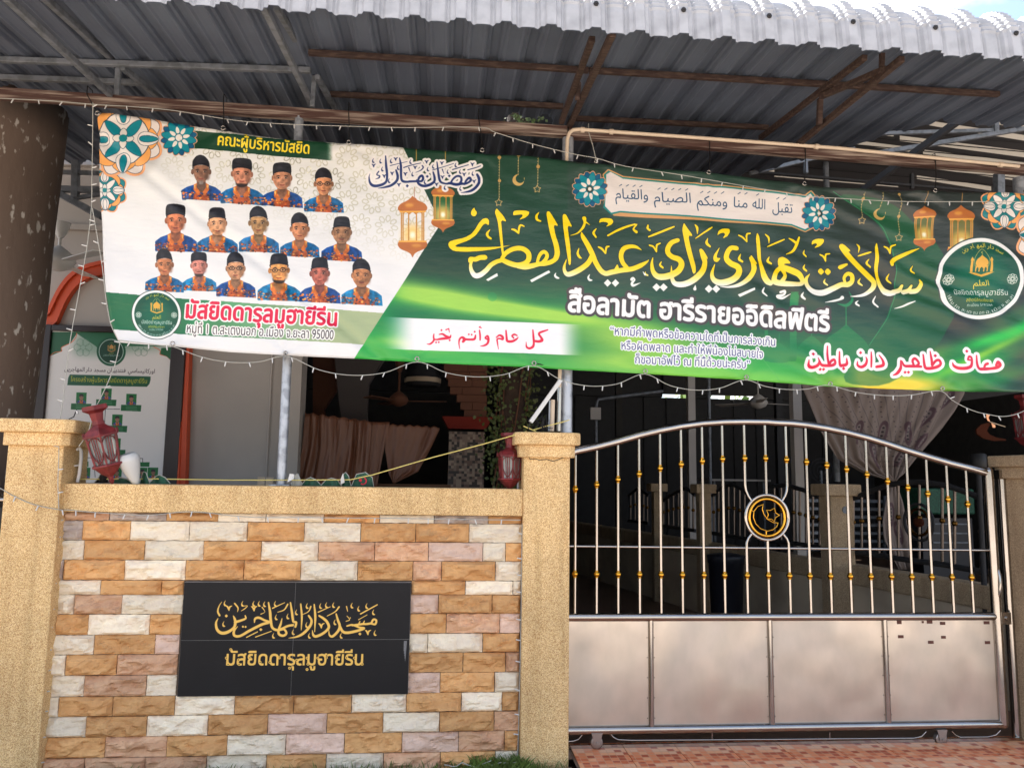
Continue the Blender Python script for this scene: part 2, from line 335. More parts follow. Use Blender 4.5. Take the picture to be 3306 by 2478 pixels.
def calligraphy(cv):
    A = crop(1400, 650, .33906); B = crop(2050, 700, .45208)
    polysA = [
     [(528,228),(528,178),(508,157),(470,163),(430,203),(400,258),(360,308),(300,345),(200,368),(150,385),(138,412),(150,447),(190,477),(300,484),(450,475),(560,458),(640,440),(750,412),(640,429),(500,436),(350,438),(220,437),(205,425),(240,407),(330,375),(400,325),(440,270),(470,222),(495,208)],
     [(598,66),(625,95),(665,140),(697,196),(642,178),(650,260),(662,400),(670,500),(655,535),(640,430),(625,300),(612,200),(598,150),(582,105)],
     [(388,56),(394,80),(410,95),(413,115),(400,137),(378,142),(358,127),(355,100),(368,76)],
     [(1075,120),(1083,92),(1105,92),(1140,150),(1190,240),(1142,224),(1160,330),(1190,420),(1202,500),(1185,560),(1150,590),(1130,560),(1152,500),(1140,420),(1110,320),(1090,220)],
     [(755,137),(760,95),(800,88),(870,88),(912,100),(905,130),(870,160),(810,180),(850,140),(840,126),(790,132)],
     [(1228,140),(1238,118),(1262,122),(1290,180),(1322,247),(1275,233),(1285,330),(1300,450),(1306,600),(1285,620),(1265,500),(1245,350),(1232,230)],
     [(1576,203),(1588,160),(1640,152),(1700,158),(1718,187),(1700,217),(1640,242),(1668,210),(1655,195),(1610,190)],
     [(1750,592),(1768,640),(1715,655)]]
    polysB = [
     [(97,148),(100,130),(280,62),(288,75)],
     [(347,43),(365,72),(415,140),(380,135),(400,220),(435,350),(434,400),(415,410),(395,330),(365,220),(345,130),(337,90)],
     [(455,237),(480,228),(527,303),(495,295)],
     [(425,165),(432,150),(545,72),(552,85)],
     [(582,140),(590,105),(625,87),(672,88),(676,112),(655,145),(620,160),(640,130),(628,118),(600,125)],
     [(825,272),(845,300),(870,348),(835,330),(810,325)],
     [(868,113),(885,150),(890,230),(900,330),(920,400),(950,450),(987,472),(970,497),(930,482),(900,440),(880,370),(868,270),(858,160)],
     [(932,228),(940,212),(1060,160),(1065,172)],
     [(1015,300),(1045,293),(1080,313),(1102,342),(1060,340),(1040,360),(1010,330)],
     [(1262,202),(1268,170),(1300,155),(1352,157),(1352,182),(1325,210),(1278,224),(1305,198),(1298,188),(1280,190)],
     [(1450,362),(1460,345),(1520,328),(1527,342),(1470,378)],
     [(1460,215),(1465,195),(1490,192),(1554,243),(1515,245),(1500,260)],
     [(1738,173),(1748,230),(1750,400),(1765,470),(1790,510),(1830,525),(1872,520),(1875,552),(1820,567),(1770,547),(1735,482),(1725,380),(1720,220)],
     [(1598,282),(1605,268),(1690,242),(1698,255)],
     [(1832,350),(1822,315),(1855,285),(1960,240),(2052,217),(1980,257),(1880,307),(1855,327),(1850,350)],
     dia(1325,392,28), dia(1378,392,28)]
    whiteA = [[(498,745),(605,683),(613,710),(520,757)], [(918,750),(1095,660),(1110,680),(935,770)], dia(1660,773,36), dia(1735,773,36)]
    whiteB = [dia(157,500,29), dia(208,500,29), dia(527,515,29), dia(580,515,29), [(735,555),(850,508),(852,525),(750,572)]]
    sA = [
     [(650,545,35),(690,490,42),(760,452,44),(840,448,46),(900,490,48),(905,550,48),(870,590,48),(800,608,50),(720,588,50),(650,556,44)],
     [(650,560,40),(600,575,40),(545,608,42),(500,658,44),(440,702,48),(392,705,48),(360,660,38),(352,605,28),(368,560,24)],
     [(345,575,30),(350,548,34),(395,555,44),(440,538,46),(488,535,48)],
     [(800,612,50),(870,624,52),(940,614,48),(1000,600,42),(1060,597,42),(1120,580,44),(1165,550,40)],
     [(985,590,26),(998,540,30),(1020,500,34),(1052,484,36),(1078,512,34),(1068,552,36),(1030,590,30)],
     [(745,265,14),(775,275,22),(808,302,18)], [(808,302,16),(815,250,20),(830,228,18),(862,240,12)],
     [(1003,105,6),(980,140,24),(985,175,24),(1018,190,16)], [(538,265,5),(510,305,24),(520,335,22),(545,352,20)],
     [(1300,330,5),(1370,305,14),(1422,250,24),(1440,200,24),(1436,160,42)], [(1440,190,22),(1488,222,5)],
     [(1408,298,10),(1420,340,40),(1465,420,50),(1508,505,50),(1540,580,48),(1590,655,48),(1640,685,46),(1700,672,48),(1790,655,46),(1850,648,46),(1910,636,46),(1980,605,42),(2035,572,20),(2053,552,4)],
     [(1505,525,44),(1470,590,48),(1410,640,50),(1340,680,50),(1280,700,46),(1250,680,36),(1240,630,26),(1262,558,6)],
     [(1985,461,4),(1930,432,32),(1870,428,40),(1812,450,46),(1785,510,46),(1800,580,44),(1850,640,40)],
     [(1550,258,8),(1523,300,24),(1545,342,18)], [(1380,453,8),(1368,500,22),(1385,535,24),(1405,547,10)],
     [(1660,325,16),(1760,270,22),(1860,230,20),(1925,212,16)], [(1940,213,14),(1908,258,18),(1935,285,30)],
     [(1568,438,16),(1600,455,22),(1635,497,16)], [(1635,497,14),(1645,440,20),(1670,430,14)],
     [(2020,665,5),(2022,690,18),(2042,700,18)], [(2053,220,5),(2045,250,20),(2065,270,18)]]
    sB = [[(97,50,4),(92,75,12),(112,90,12)], [(108,200,12),(135,210,14),(157,247,10)], [(157,247,10),(160,200,14),(185,185,10)],
     [(308,165,30),(268,180,34),(243,212,36),(238,250,38),(268,283,38),(318,303,42),(335,340,42),(308,388,44),(240,420,46),(172,424,44),(135,390,34),(124,335,22),(131,288,5)],
     [(193,316,4),(183,340,16),(203,360,14)],
     [(470,240,24),(490,290,36),(500,330,36),(480,390,42),(420,450,44),(350,480,42),(290,474,36),(268,430,26),(263,348,4)],
     [(425,62,8),(440,85,18),(442,127,4)], [(515,158,5),(508,190,20),(533,216,14)], [(598,226,4),(572,280,22),(580,308,32),(604,300,8)],
     [(722,228,34),(683,226,34),(656,258,36),(650,300,38),(683,335,40),(733,360,42),(742,400,44),(700,448,46),(620,472,46),(566,454,38),(549,408,26),(571,338,5)],
     [(750,270,5),(738,305,20),(762,325,14)],
     [(820,300,24),(838,340,36),(842,390,36),(812,440,36),(750,484,28),(680,500,16),(608,500,3)],
     [(737,135,10),(765,150,14),(795,182,10)], [(795,182,10),(795,130,14),(820,122,10)], [(925,130,8),(948,155,16),(950,195,4)],
     [(952,290,4),(943,320,20),(968,338,14)],
     [(1030,330,38),(1045,362,40),(1100,385,44),(1160,412,44),(1188,450,38),(1180,482,32),(1120,488,36),(1050,484,38),(990,468,38),(985,430,34),(1005,392,32),(1040,365,34)], [(1045,375,34),(1062,425,28),(1035,468,30)],
     [(1095,160,10),(1125,175,20),(1150,195,20)], [(1172,148,14),(1150,200,22),(1120,250,18),(1068,276,5)],
     [(1207,240,4),(1200,265,14),(1218,286,12)], [(1203,346,4),(1193,372,16),(1215,392,14)],
     [(1240,413,5),(1217,450,28),(1227,500,38),(1270,538,44),(1340,543,44),(1420,510,40),(1480,482,38),(1530,480,38),(1558,455,34),(1553,415,32),(1522,405,28),(1500,432,24),(1508,466,22)],
     [(1358,443,4),(1350,468,16),(1375,487,12)], [(1322,270,10),(1348,285,16),(1362,317,10)], [(1362,317,10),(1365,270,14),(1395,262,10)],
     [(1480,212,38),(1530,272,46),(1600,350,46),(1680,428,46),(1712,465,42),(1702,510,36),(1650,550,24),(1590,563,14),(1543,565,3)],
     [(1850,535,36),(1900,520,34),(1925,485,20)], [(1925,535,36),(1970,520,32),(1985,488,16)], [(1980,530,36),(2028,520,36),(2043,480,28),(2034,452,14)],
     [(1590,195,8),(1605,215,16),(1603,252,4)], [(1683,296,4),(1668,325,18),(1695,352,14)], [(1615,436,4),(1603,465,18),(1630,487,10)],
     [(1790,208,10),(1815,222,16),(1832,257,10)], [(1832,257,10),(1838,210,14),(1872,195,10)], [(1990,348,4),(1978,380,16),(2003,400,12)], [(1828,403,5),(1816,440,18),(1845,467,12)]]
    wA = [[(1162,686,6),(1153,710,18),(1170,728,22),(1190,735,12)], [(1485,697,6),(1472,725,18),(1485,748,22),(1507,750,12)], [(1890,740,30),(1902,728,22),(1918,745,14),(1893,775,24),(1905,797,24),(1972,773,4)]]
    wB = [[(432,488,4),(428,515,24)], [(920,508,8),(906,540,16),(935,568,10)], [(1035,540,16),(1062,535,18),(1060,557,16),(1015,570,24),(1050,582,18),(1103,555,4)], [(1190,545,4),(1180,570,18),(1205,592,12)],
     [(1728,563,6),(1713,605,16),(1745,638,14)], [(1602,595,4),(1583,615,16),(1605,632,14)], [(1867,650,4),(1920,636,12),(1960,618,14),(2006,601,6)], [(1353,613,3),(1420,600,14),(1465,588,16),(1485,575,28)], [(60,390,4),(75,410,14)]]
    pl = [cv.map(chaikin(A(p), 1)) for p in polysA]+[cv.map(chaikin(B(p), 1)) for p in polysB]
    pl = [ccw(p) for p in pl]
    for s_ in sA: pl += cv.stroke_polys(A(s_))
    for s_ in sB: pl += cv.stroke_polys(B(s_))
    PYm, PXm = cv.PY, cv.PX
    def g(X, Y):
        y, x = PYm[Y[0, 0].astype(int):Y[-1, 0].astype(int)+1, X[0, 0].astype(int):X[0, -1].astype(int)+1], PXm[Y[0, 0].astype(int):Y[-1, 0].astype(int)+1, X[0, 0].astype(int):X[0, -1].astype(int)+1]
        t = np.clip((y-(835+(x-1550)*.048))/52, 0, 1)[:, :, None]; return np.array((1., .86, .02))*(1-t)+np.array((.98, .98, .95))*t
    cv.fill(pl, (.02, .12, .08), al=.55, dil=2.4, raw=True); cv.fill(pl, g, raw=True)
    pw = [ccw(cv.map(A(p))) for p in whiteA]+[ccw(cv.map(B(p))) for p in whiteB]
    for s_ in wA: pw += cv.stroke_polys(A(s_))
    for s_ in wB: pw += cv.stroke_polys(B(s_))
    cv.fill(pw, (.97, .97, .95), raw=True)

def small_arabic(cv):
    C = crop(1300, 1000, .27125); RED = (.9, .08, .25)
    S = [[(1728,236,16),(1645,265,24),(1622,288,24),(1650,330,26),(1660,360,34),(1620,376,30),(1575,372,28)], [(1550,238,14),(1556,320,24),(1560,400,24),(1548,440,28),(1510,458,26),(1475,440,20),(1470,383,6)],
     [(1230,245,16),(1237,330,24),(1247,372,28),(1300,376,28),(1350,352,22),(1376,326,8)], [(1362,307,14),(1330,292,20),(1302,310,18),(1320,336,18)],
     [(1115,328,12),(1152,302,22),(1188,320,28),(1190,350,24),(1150,340,18),(1125,352,18),(1130,400,14),(1140,468,6)],
     [(985,325,18),(1012,308,20),(1022,350,26),(1010,398,24),(970,424,20),(925,430,6)], [(985,335,20),(1010,350,20)], [(915,240,14),(922,300,20),(922,358,16)], [(925,195,10),(915,205,14),(940,212,8)],
     [(680,462,6),(670,400,14),(677,350,20),(708,325,24),(735,350,38),(718,378,26)], [(740,348,24),(800,352,24),(855,345,26),(868,300,16)],
     [(548,222,10),(515,235,14)], [(548,222,14),(558,268,5)], [(435,290,12),(475,285,20),(515,310,24),(560,322,16)], [(410,352,18),(440,345,24),(500,338,28),(560,330,22),(574,300,12)],
     [(372,285,12),(368,320,18),(372,355,20),(350,385,20),(320,404,16),(288,402,5)], [(372,350,18),(410,350,18)]]
    D = [(858,258,14), (788,290,13), (822,293,13), (462,240,14), (560,360,14), (398,384,13), (430,382,13)]
    pl = []
    for s_ in S: pl += cv.stroke_polys(C(s_))
    for d in D: pl.append(ccw(cv.map(C(dia(*d)))))
    cv.fill(pl, RED, raw=True)
    C = crop(2550, 1080, .34177)
    S = [[(1935,290,24),(1950,262,30),(1972,290,34),(1945,312,32),(1890,322,26),(1850,325,30),(1790,328,30)], [(1826,312,22),(1838,285,26),(1858,276,26)], [(1750,200,14),(1757,280,26),(1772,322,30),(1800,328,28)],
     [(1665,235,18),(1680,210,22),(1702,222,22),(1705,262,26),(1690,302,28),(1640,322,32),(1570,320,30),(1530,298,24),(1520,268,8)], [(1665,240,18),(1695,245,16)],
     [(1325,158,10),(1332,220,22),(1340,290,24)], [(1340,292,22),(1370,250,24),(1402,244,26),(1415,282,28),(1372,310,30),(1290,318,30),(1270,280,26),(1262,188,14)],
     [(1240,302,22),(1175,298,28),(1130,297,28),(1085,292,24),(1063,248,12)], [(1170,290,22),(1160,245,24),(1185,225,26),(1218,270,24),(1190,300,22)],
     [(1053,243,12),(1052,310,26),(1022,362,28),(988,380,10)],
     [(653,248,8),(652,285,24),(690,302,28),(732,278,28),(745,235,20),(735,208,10)], [(783,160,12),(787,230,20),(787,300,16)], [(858,190,10),(890,240,22),(893,285,30),(835,300,26)],
     [(545,222,12),(545,275,28),(505,288,30),(482,280,26),(474,160,14)], [(358,108,12),(358,200,22),(360,285,24)], [(360,292,22),(388,252,24),(425,235,26),(433,270,28),(390,292,28),(330,294,28),(290,285,26),(275,248,12)],
     [(175,238,8),(182,290,24),(215,308,28),(258,290,28),(270,255,20),(262,223,10)]]
    D = [(1658,160,16), (1368,200,16), (1090,355,15), (1120,355,15), (683,166,16), (515,318,17), (285,328,15), (315,328,15), (215,185,17)]
    pl = []
    for s_ in S: pl += cv.stroke_polys(C(s_))
    for d in D: pl.append(ccw(cv.map(C(dia(*d)))))
    cv.fill(pl, (.98, .98, .98), dil=10, raw=True); cv.fill(pl, RED, raw=True)
    C = crop(1180, 480, .18987)
    S = [[(1900,430,40),(1930,500,46),(1928,580,44),(1870,660,46),(1780,715,40),(1620,745,6)], [(1690,590,36),(1715,530,34),(1770,482,40),(1792,525,40),(1750,565,34),(1690,590,36),(1640,585,44),(1540,602,50),(1440,582,44),(1390,592,34),(1350,590,30),(1275,560,38),(1245,450,38),(1215,215,18)],
     [(1450,590,36),(1480,520,30),(1550,460,36),(1618,468,38),(1632,530,38),(1600,590,36)], [(1150,395,26),(1172,480,38),(1168,560,38),(1090,620,46),(980,642,46),(900,600,40),(870,535,16)],
     [(890,560,30),(915,495,38),(960,462,38),(980,515,38),(950,560,38),(880,562,36),(750,567,38),(720,572,36),(640,562,42),(607,500,38),(602,300,38),(580,165,18)], [(520,375,30),(548,470,42),(530,552,42),(440,622,40),(330,650,30),(208,665,6)],
     [(342,130,18),(352,300,38),(367,450,38),(350,560,38),(260,612,44),(140,622,46),(76,572,38),(58,480,20),(75,420,5)], [(225,388,20),(190,440,18),(240,462,22),(228,492,24),(168,512,6)],
     [(420,298,12),(710,225,8)], [(650,330,18),(780,285,16),(940,243,12)], [(1140,360,14),(1500,238,10)], [(1480,345,18),(1750,268,14)], [(1740,352,16),(1955,285,16)], [(850,412,6),(940,370,16),(982,320,22),(965,290,24)], [(735,330,20),(765,412,6)], [(1305,340,20),(1335,422,6)]]
    pl = []
    for s_ in S: pl += cv.stroke_polys(C(s_))
    for d in [(1425, 455, 26), (1050, 475, 26), (710, 640, 28)]: pl.append(ccw(cv.map(C(dia(*d)))))
    for x, y in [(515,185),(455,430),(680,440),(845,325),(1040,220),(1300,235),(1310,480),(1820,260),(1680,430),(1850,550),(570,620),(1210,610),(320,470),(140,290)]: pl += cv.stroke_polys(C(vm(x, y, 62)))
    for x, y in [(130,205),(255,215),(435,215),(765,225),(285,350),(555,330),(1150,295),(1060,345),(1535,265),(1400,380),(1610,380),(1825,410),(400,545),(1010,570),(800,440),(1350,660),(1615,670)]: pl += cv.stroke_polys(C(cm(x, y, 70)))
    cv.fill(pl, (.93, .91, .9), dil=7.5, raw=True); cv.fill(pl, (.12, .2, .42), raw=True)

def bust(cv, cx, cy, sc, skin, hat=0, glasses=0, beard=0, blue=0, seed=0, lean=0.0):
    rg = random.Random(seed); k = sc
    def T(p): return [(cx+(x*(1.0+.14*min(1, max(0, (y-40)/20)))+lean*y)*k, cy+(y if y > -20 else -20+(y+20)*.84)*k) for x, y in p]
    sh = [(.06, .3, .6), (.05, .42, .66), (.03, .5, .72)][blue]; dk = tuple(c*.72 for c in skin); dd = tuple(c*.5 for c in skin); wg = [-2.8, 0, 2.5][seed % 3]
    cv.fill([T([(-62,98),(-61,68),(-46,55),(-18,44),(18,45),(46,57),(61,71),(64,106)])], sh)
    cv.fill([T([(-60,100),(-58,70),(-50,62),(-48,100)])], tuple(c*.7 for c in sh), blur=1)
    cv.fill([T([(-16,72),(0,80),(16,72),(24,84),(27,104),(-27,101),(-24,84)])], (.72, .33, .15))
    cv.fill([T([(-30,62),(-20,58),(-26,100),(-34,98)]), T([(30,62),(20,58),(26,100),(34,98)])], tuple(c*.6 for c in sh), al=.6, blur=2)
    for i in range(78):                                 # the printed flowers of the shirt
        a = rg.uniform(-60, 60); b = rg.uniform(76, 100) if abs(a) > 24 else rg.uniform(60, 102); r = rg.uniform(1.6, 4.6)
        c = rg.choice([(.85, .42, .16), (.74, .32, .14), (.93, .62, .3), (.5, .2, .1), (.3, .16, .16), (.85, .5, .22), tuple(q*.6 for q in sh)])
        cv.fill([T(cv_circle(a, b+a*.06, r, r*rg.uniform(.6, 1), 7))], c)
    for sgn in (-1, 1):
        cv.fill([T([(sgn*14,40),(sgn*26,47),(sgn*24,66),(sgn*10,84),(sgn*2,72)])], (.83, .44, .18)); cv.fill([T([(sgn*20,47),(sgn*25,50),(sgn*19,64)])], (.95, .75, .4))
    cv.fill([T([(-16,28),(16,28),(15,56),(2,76),(-2,76),(-15,56)])], dk); cv.fill([T([(-15,36),(15,36),(8,48),(-8,48)])], dd, al=.6, blur=2)
    for sgn in (-1, 1): cv.fill([T(cv_circle(sgn*31, 2, 5.5, 10, 12))], dk)
    face = [(-29,-22),(-30,0),(-27,18),(-18,34),(-8,41),(8,41),(18,34),(27,18),(30,0),(29,-22)]
    face = [(x+(wg if x > 0 else -wg)*(.5 if abs(y) > 30 else 1), y) for x, y in face]
    cv.fill([T(chaikin(face, 2))], skin)
    cv.fill([T(cv_circle(-9, 4, 12, 16, 14))], tuple(min(1, c*1.14) for c in skin), al=.55, blur=4); cv.fill([T(cv_circle(22, 8, 8, 24, 14))], dk, al=.85, blur=3)
    cv.fill([T([(-29,-18),(-25,-18),(-22,10),(-16,30),(-22,22),(-28,4)])], dk, al=.7, blur=2); cv.fill([T(cv_circle(0, 33, 10, 4, 12))], dk, al=.5, blur=2)
    cv.fill([T([(0,-4),(4,0),(6,12),(2,13)])], dk, al=.6, blur=1); cv.fill([T([(-13,14),(-11,22),(-14,28),(-16,22)])], dk, al=.6, blur=1); cv.fill([T([(13,14),(11,22),(14,28),(16,22)])], dk, al=.7, blur=1)
    cv.fill([T(cv_circle(0, -14, 22, 6, 14))], tuple(min(1, c*1.12) for c in skin), al=.5, blur=3)
    for sgn in (-1, 1):
        cv.fill([T([(sgn*5,-5),(sgn*11,-9),(sgn*21,-6),(sgn*20,-3),(sgn*11,-5)])], (.1, .07, .06), al=.85); cv.fill([T(cv_circle(sgn*13, 1, 8, 4.5, 12))], dk, al=.8, blur=1)
        cv.fill([T([(sgn*7,1),(sgn*13,-2),(sgn*19,1),(sgn*13,3)])], (.88, .84, .8), al=.7); cv.fill([T(cv_circle(sgn*13, .5, 2.8, 2.6, 10))], (.06, .04, .04))
    cv.fill([T([(-3,2),(3,2),(7,14),(0,17),(-7,14)])], dk, al=.35, blur=1); cv.fill([T([(-6,14),(0,17),(6,14),(0,18.5)])], dd, al=.8)
    cv.fill([T([(-11,25),(-4,23.5),(0,24.5),(4,23.5),(11,25),(5,28.5),(-5,28.5)])], (.55, .24, .2), al=.85); cv.fill([T([(-11,25.3),(0,26),(11,25.3),(0,26.8)])], (.25, .1, .08), al=.8)
    if beard == 1: cv.fill([T([(-22,26),(-16,34),(-7,34),(7,34),(16,34),(22,26),(18,39),(8,46),(-8,46),(-18,39)])], (.12, .1, .1), al=.85, blur=1)
    if beard == 2: cv.fill([T([(-8,33),(8,33),(7,46),(-7,46)])], (.55, .52, .5), al=.8, blur=1)
    if beard == 3: cv.fill([T([(-10,20),(10,20),(11,23),(-11,23)])], (.12, .09, .08), al=.6, blur=1)
    h = [[(-32,-14),(-31,-40),(-20,-60),(-4,-68),(12,-62),(26,-44),(32,-14),(14,-22),(0,-24),(-16,-22)], [(-33,-12),(-32,-44),(-26,-56),(0,-60),(26,-56),(32,-44),(33,-12),(14,-19),(0,-20),(-16,-19)], [(-31,-14),(-26,-54),(-14,-62),(14,-62),(26,-54),(31,-14),(14,-18),(0,-19),(-14,-18)]][hat]
    cv.fill([T([(-32,-16),(-30,-8),(-28,-8),(-27,-20)])], (.1, .08, .08)); cv.fill([T([(32,-16),(30,-8),(28,-8),(27,-20)])], (.1, .08, .08))
    cv.fill([T(chaikin(h, 1))], (.11, .105, .125)); cv.fill([T([(-20,-50),(-8,-58),(2,-40),(-4,-26),(-18,-28)])], (.2, .19, .22), al=.6, blur=3)
    X0, Y0 = cv.map([(cx-66*k, cy+104*k)])[0]; X1, Y1 = cv.map([(cx+66*k, cy-70*k)])[0]; xa, xb, ya, yb = int(X0), int(X1), int(Y0), int(Y1); sub = cv.a[ya:yb, xa:xb]
    if sub.shape[0] > 60:
        nn = vnoise(xb-xa, yb-ya, 9*k, seed+11, 3)[:, :, None]; gx = np.linspace(1.08, .84, xb-xa)[None, :, None]; bgm = (sub.sum(2, keepdims=True) < 2.35); sub[:] = np.where(bgm, sub*(.72+.56*nn)*gx, sub)
    if glasses:
        for sgn in (-1, 1):
            r = cv.stroke_polys([(cx+(sgn*13+9*math.cos(t)+lean*2)*k, cy+(1+6.5*math.sin(t))*k, 1.9*k) for t in np.linspace(0, 2*math.pi, 13)]); cv.fill(r, (.08, .07, .08), raw=True)
        cv.stroke([(cx-30*k, cy-2*k, 1.8*k), (cx-22*k, cy, 1.8*k)], (.08, .07, .08)); cv.stroke([(cx-4*k, cy, 1.8*k), (cx+4*k, cy, 1.8*k)], (.08, .07, .08)); cv.stroke([(cx+22*k, cy, 1.8*k), (cx+30*k, cy-2*k, 1.8*k)], (.08, .07, .08))

def mosque(cv, cx, cy, k, c):
    def T(p): return [(cx+x*k, cy+y*k) for x, y in p]
    cv.fill([T(chaikin([(-26,10),(-30,-8),(-24,-22),(-8,-34),(0,-42),(8,-34),(24,-22),(30,-8),(26,10)], 2))], c)
    cv.fill([T([(-28,8),(28,8),(28,36),(-28,36)])], c)
    for x in (-45, 45): cv.fill([T([(x-6,38),(x-5,-14),(x-8,-16),(x-6,-24),(x,-34),(x+6,-24),(x+8,-16),(x+5,-14),(x+6,38)])], c)
    cv.fill([T([(-60,38),(-30,40),(0,50),(30,40),(60,38),(30,52),(0,62),(-30,52)])], c)
    for x, w_ in ((-18, 5), (0, 8), (18, 5)): cv.fill([T([(x-w_,38),(x-w_,22),(x,14),(x+w_,22),(x+w_,38)])], (.03, .35, .25))
    cv.stroke([(cx-30*k, cy+10*k, 2*k), (cx-34*k, cy-28*k, 2*k), (cx, cy-70*k, 2*k), (cx+34*k, cy-28*k, 2*k), (cx+30*k, cy+10*k, 2*k)], (.9, .8, .4))
    cv.stroke([(cx+5*k, cy-60*k, 1*k), (cx-3*k, cy-54*k, 3*k), (cx+5*k, cy-48*k, 1*k)], (.95, .85, .4)); cv.stroke([(cx, cy-48*k, 2*k), (cx, cy-38*k, 2*k)], c)

def emblem(cv, cx, cy, r, ry):
    q = lambda f: cv_circle(cx, cy, r*f, ry*f, 64)
    cv.fill([q(1.03)], (.2, .28, .26)); cv.fill([q(1)], (.96, .96, .95)); cv.fill([q(.905)], (.03, .3, .22)); cv.fill([q(.62)], (.02, .45, .32), al=.6, blur=r*.2)
    k = r/135; Y = (1., .85, .25)
    mosque(cv, cx+2*k, cy-46*k, k*.66, (.9, .68, .25))
    for sx in (-1, 1):
        for i in range(8): a = math.pi*i/4; x, y = cx+sx*98*k+10*k*math.cos(a), cy+2*k+10*k*math.sin(a); cv.fill(cv.stroke_polys([(x+6*k*math.cos(t), y+6*k*math.sin(t), 1.8*k) for t in np.linspace(0, 2*math.pi, 9)]), (.92, .92, .88), raw=True)
    cv.text(arabic('\u0627\u0644\u0639\u0644\u0645'), (cx-22*k, cy+23*k), (cx+24*k, cy+23*k), 27*k, Y, bold=.6)
    cv.text('\u0e21\u0e31\u0e2a\u0e22\u0e34\u0e14\u0e14\u0e32\u0e23\u0e38\u0e25\u0e21\u0e39\u0e2e\u0e32\u0e22\u0e35\u0e23\u0e35\u0e19', (cx-82*k, cy+50*k), (cx+84*k, cy+53*k), 25*k, (.95, .95, .92), bold=.8)
    cv.text('\u0e2a\u0e16\u0e34\u0e15\u0e22\u0e4c\u0e20\u0e34\u0e23\u0e21\u0e22\u0e4c\u0e22\u0e30\u0e25\u0e32', (cx-46*k, cy+73*k), (cx+42*k, cy+74*k), 17*k, Y)
    cv.text('\u0e17\u0e30\u0e40\u0e1a\u0e35\u0e22\u0e19 519/2564', (cx-40*k, cy+88*k), (cx+36*k, cy+88*k), 13*k, (.93, .93, .9))
    def arc(words, rr, a0, a1, hp, col, inward):
        n = len(words); tot = sum(len(x_) for x_ in words)+(n-1)*.8; pos = 0
        for x_ in words:
            for ch in [x_]:
                f0 = pos/tot; f1 = (pos+len(ch))/tot; pos += len(ch)+.8; ta, tb = a0+(a1-a0)*f0, a0+(a1-a0)*f1
                cv.text(ch, (cx+rr*math.cos(ta), cy+rr*ry/r*math.sin(ta)), (cx+rr*math.cos(tb), cy+rr*ry/r*math.sin(tb)), hp, col)
    ar = arabic('\u0645\u0633\u062c\u062f \u062f\u0627\u0631 \u0627\u0644\u0645\u0647\u0627\u062c\u0631\u064a\u0646'); wds = ar.split(' ')
    wds = [wds[0][:3], wds[0][3:5], wds[0][5:]]+wds[1:]
    arc(wds, r*.77, math.pi+.98, 2*math.pi-.86, 22*k, Y, 0)
    arc(['184', '\u0e21.1', '\u0e15.', '\u0e2a\u0e30', '\u0e40\u0e15', '\u0e07\u0e19', '\u0e2d\u0e01', '\u0e2d.', '\u0e40\u0e21\u0e37', '\u0e2d\u0e07', '\u0e08.', '\u0e22\u0e30', '\u0e25\u0e32'], r*.88, math.pi-.52, .52, 15*k, (.93, .93, .9), 1)

def lantern(cv, cx, cy, k, glowc):
    def T(p): return [(cx+x*k, cy+y*k) for x, y in p]
    BR = (.72, .42, .2); HI = (.93, .68, .3)
    if glowc is not None: cv.fill([T([(-44,-52),(44,-52),(42,52),(-42,52)])], glowc)
    cv.fill([T(cv_circle(0, 30, 36, 40, 20))], (.98, .8, .4), al=.75, blur=12*k); cv.fill([T(cv_circle(0, 30, 10, 12, 14))], (1, 1, .9), blur=5*k)
    for x in (-40, -34, -14, 14, 34, 40): cv.fill([T([(x-2.2,-52),(x+2.2,-52),(x+2.2,54),(x-2.2,54)])], (.78, .55, .25))
    for x in (-24, 0, 24): cv.fill([T([(x-12,-54),(x+12,-54),(x+12,-44),(x+5,-50),(x,-54),(x-5,-50),(x-12,-44)])], (.75, .5, .22))
    cv.fill([T(chaikin([(-50,-56),(-54,-70),(-44,-84),(-20,-94),(-6,-104),(0,-112),(6,-104),(20,-94),(44,-84),(54,-70),(50,-56)], 2))], BR)
    cv.fill([T(cv_circle(-12, -78, 16, 7, 14))], HI, al=.7, blur=4*k); cv.fill([T([(-48,-58),(48,-58),(46,-52),(-46,-52)])], HI)
    cv.fill([T(chaikin([(-50,52),(50,52),(54,66),(44,80),(18,90),(6,98),(0,112),(-6,98),(-18,90),(-44,80),(-54,66)], 2))], BR); cv.fill([T([(-50,50),(50,50),(50,56),(-50,56)])], HI); cv.fill([T(cv_circle(14, 68, 18, 6, 14))], HI, al=.6, blur=4*k)
def hang(cv, x, y0, y1, kind, beads):
    cv.stroke([(x, y0, 2), (x-3, y1-10, 2)], (.6, .55, .35))
    for b, r in beads: cv.fill([cv_circle(x-1, b, r)], (.75, .6, .35))
    for b in range(int(y0)+6, int(y1)-12, 9): cv.fill([cv_circle(x-2, b, 1.8)], (.72, .62, .42))
    if kind == 's':
        pts = []
        for i in range(11): a = -math.pi/2+i*math.pi/5; r = 12 if i % 2 == 0 else 6.5; pts.append((x-4+r*math.cos(a), y1+r*math.sin(a), 2.4))
        cv.stroke(pts, (.72, .62, .4), sm=False)
    else:
        a = cv_circle(x-2, y1+6, 19); b = cv_circle(x+5, y1-1, 15)
        m = [(x-2+19*math.cos(t), y1+6+19*math.sin(t)) for t in np.linspace(-.35, math.pi*1.42, 24)]+[(x+4+14.5*math.cos(t), y1+1+14.5*math.sin(t)) for t in np.linspace(math.pi*1.36, -.28, 20)]
        cv.fill([m], (.8, .66, .38))

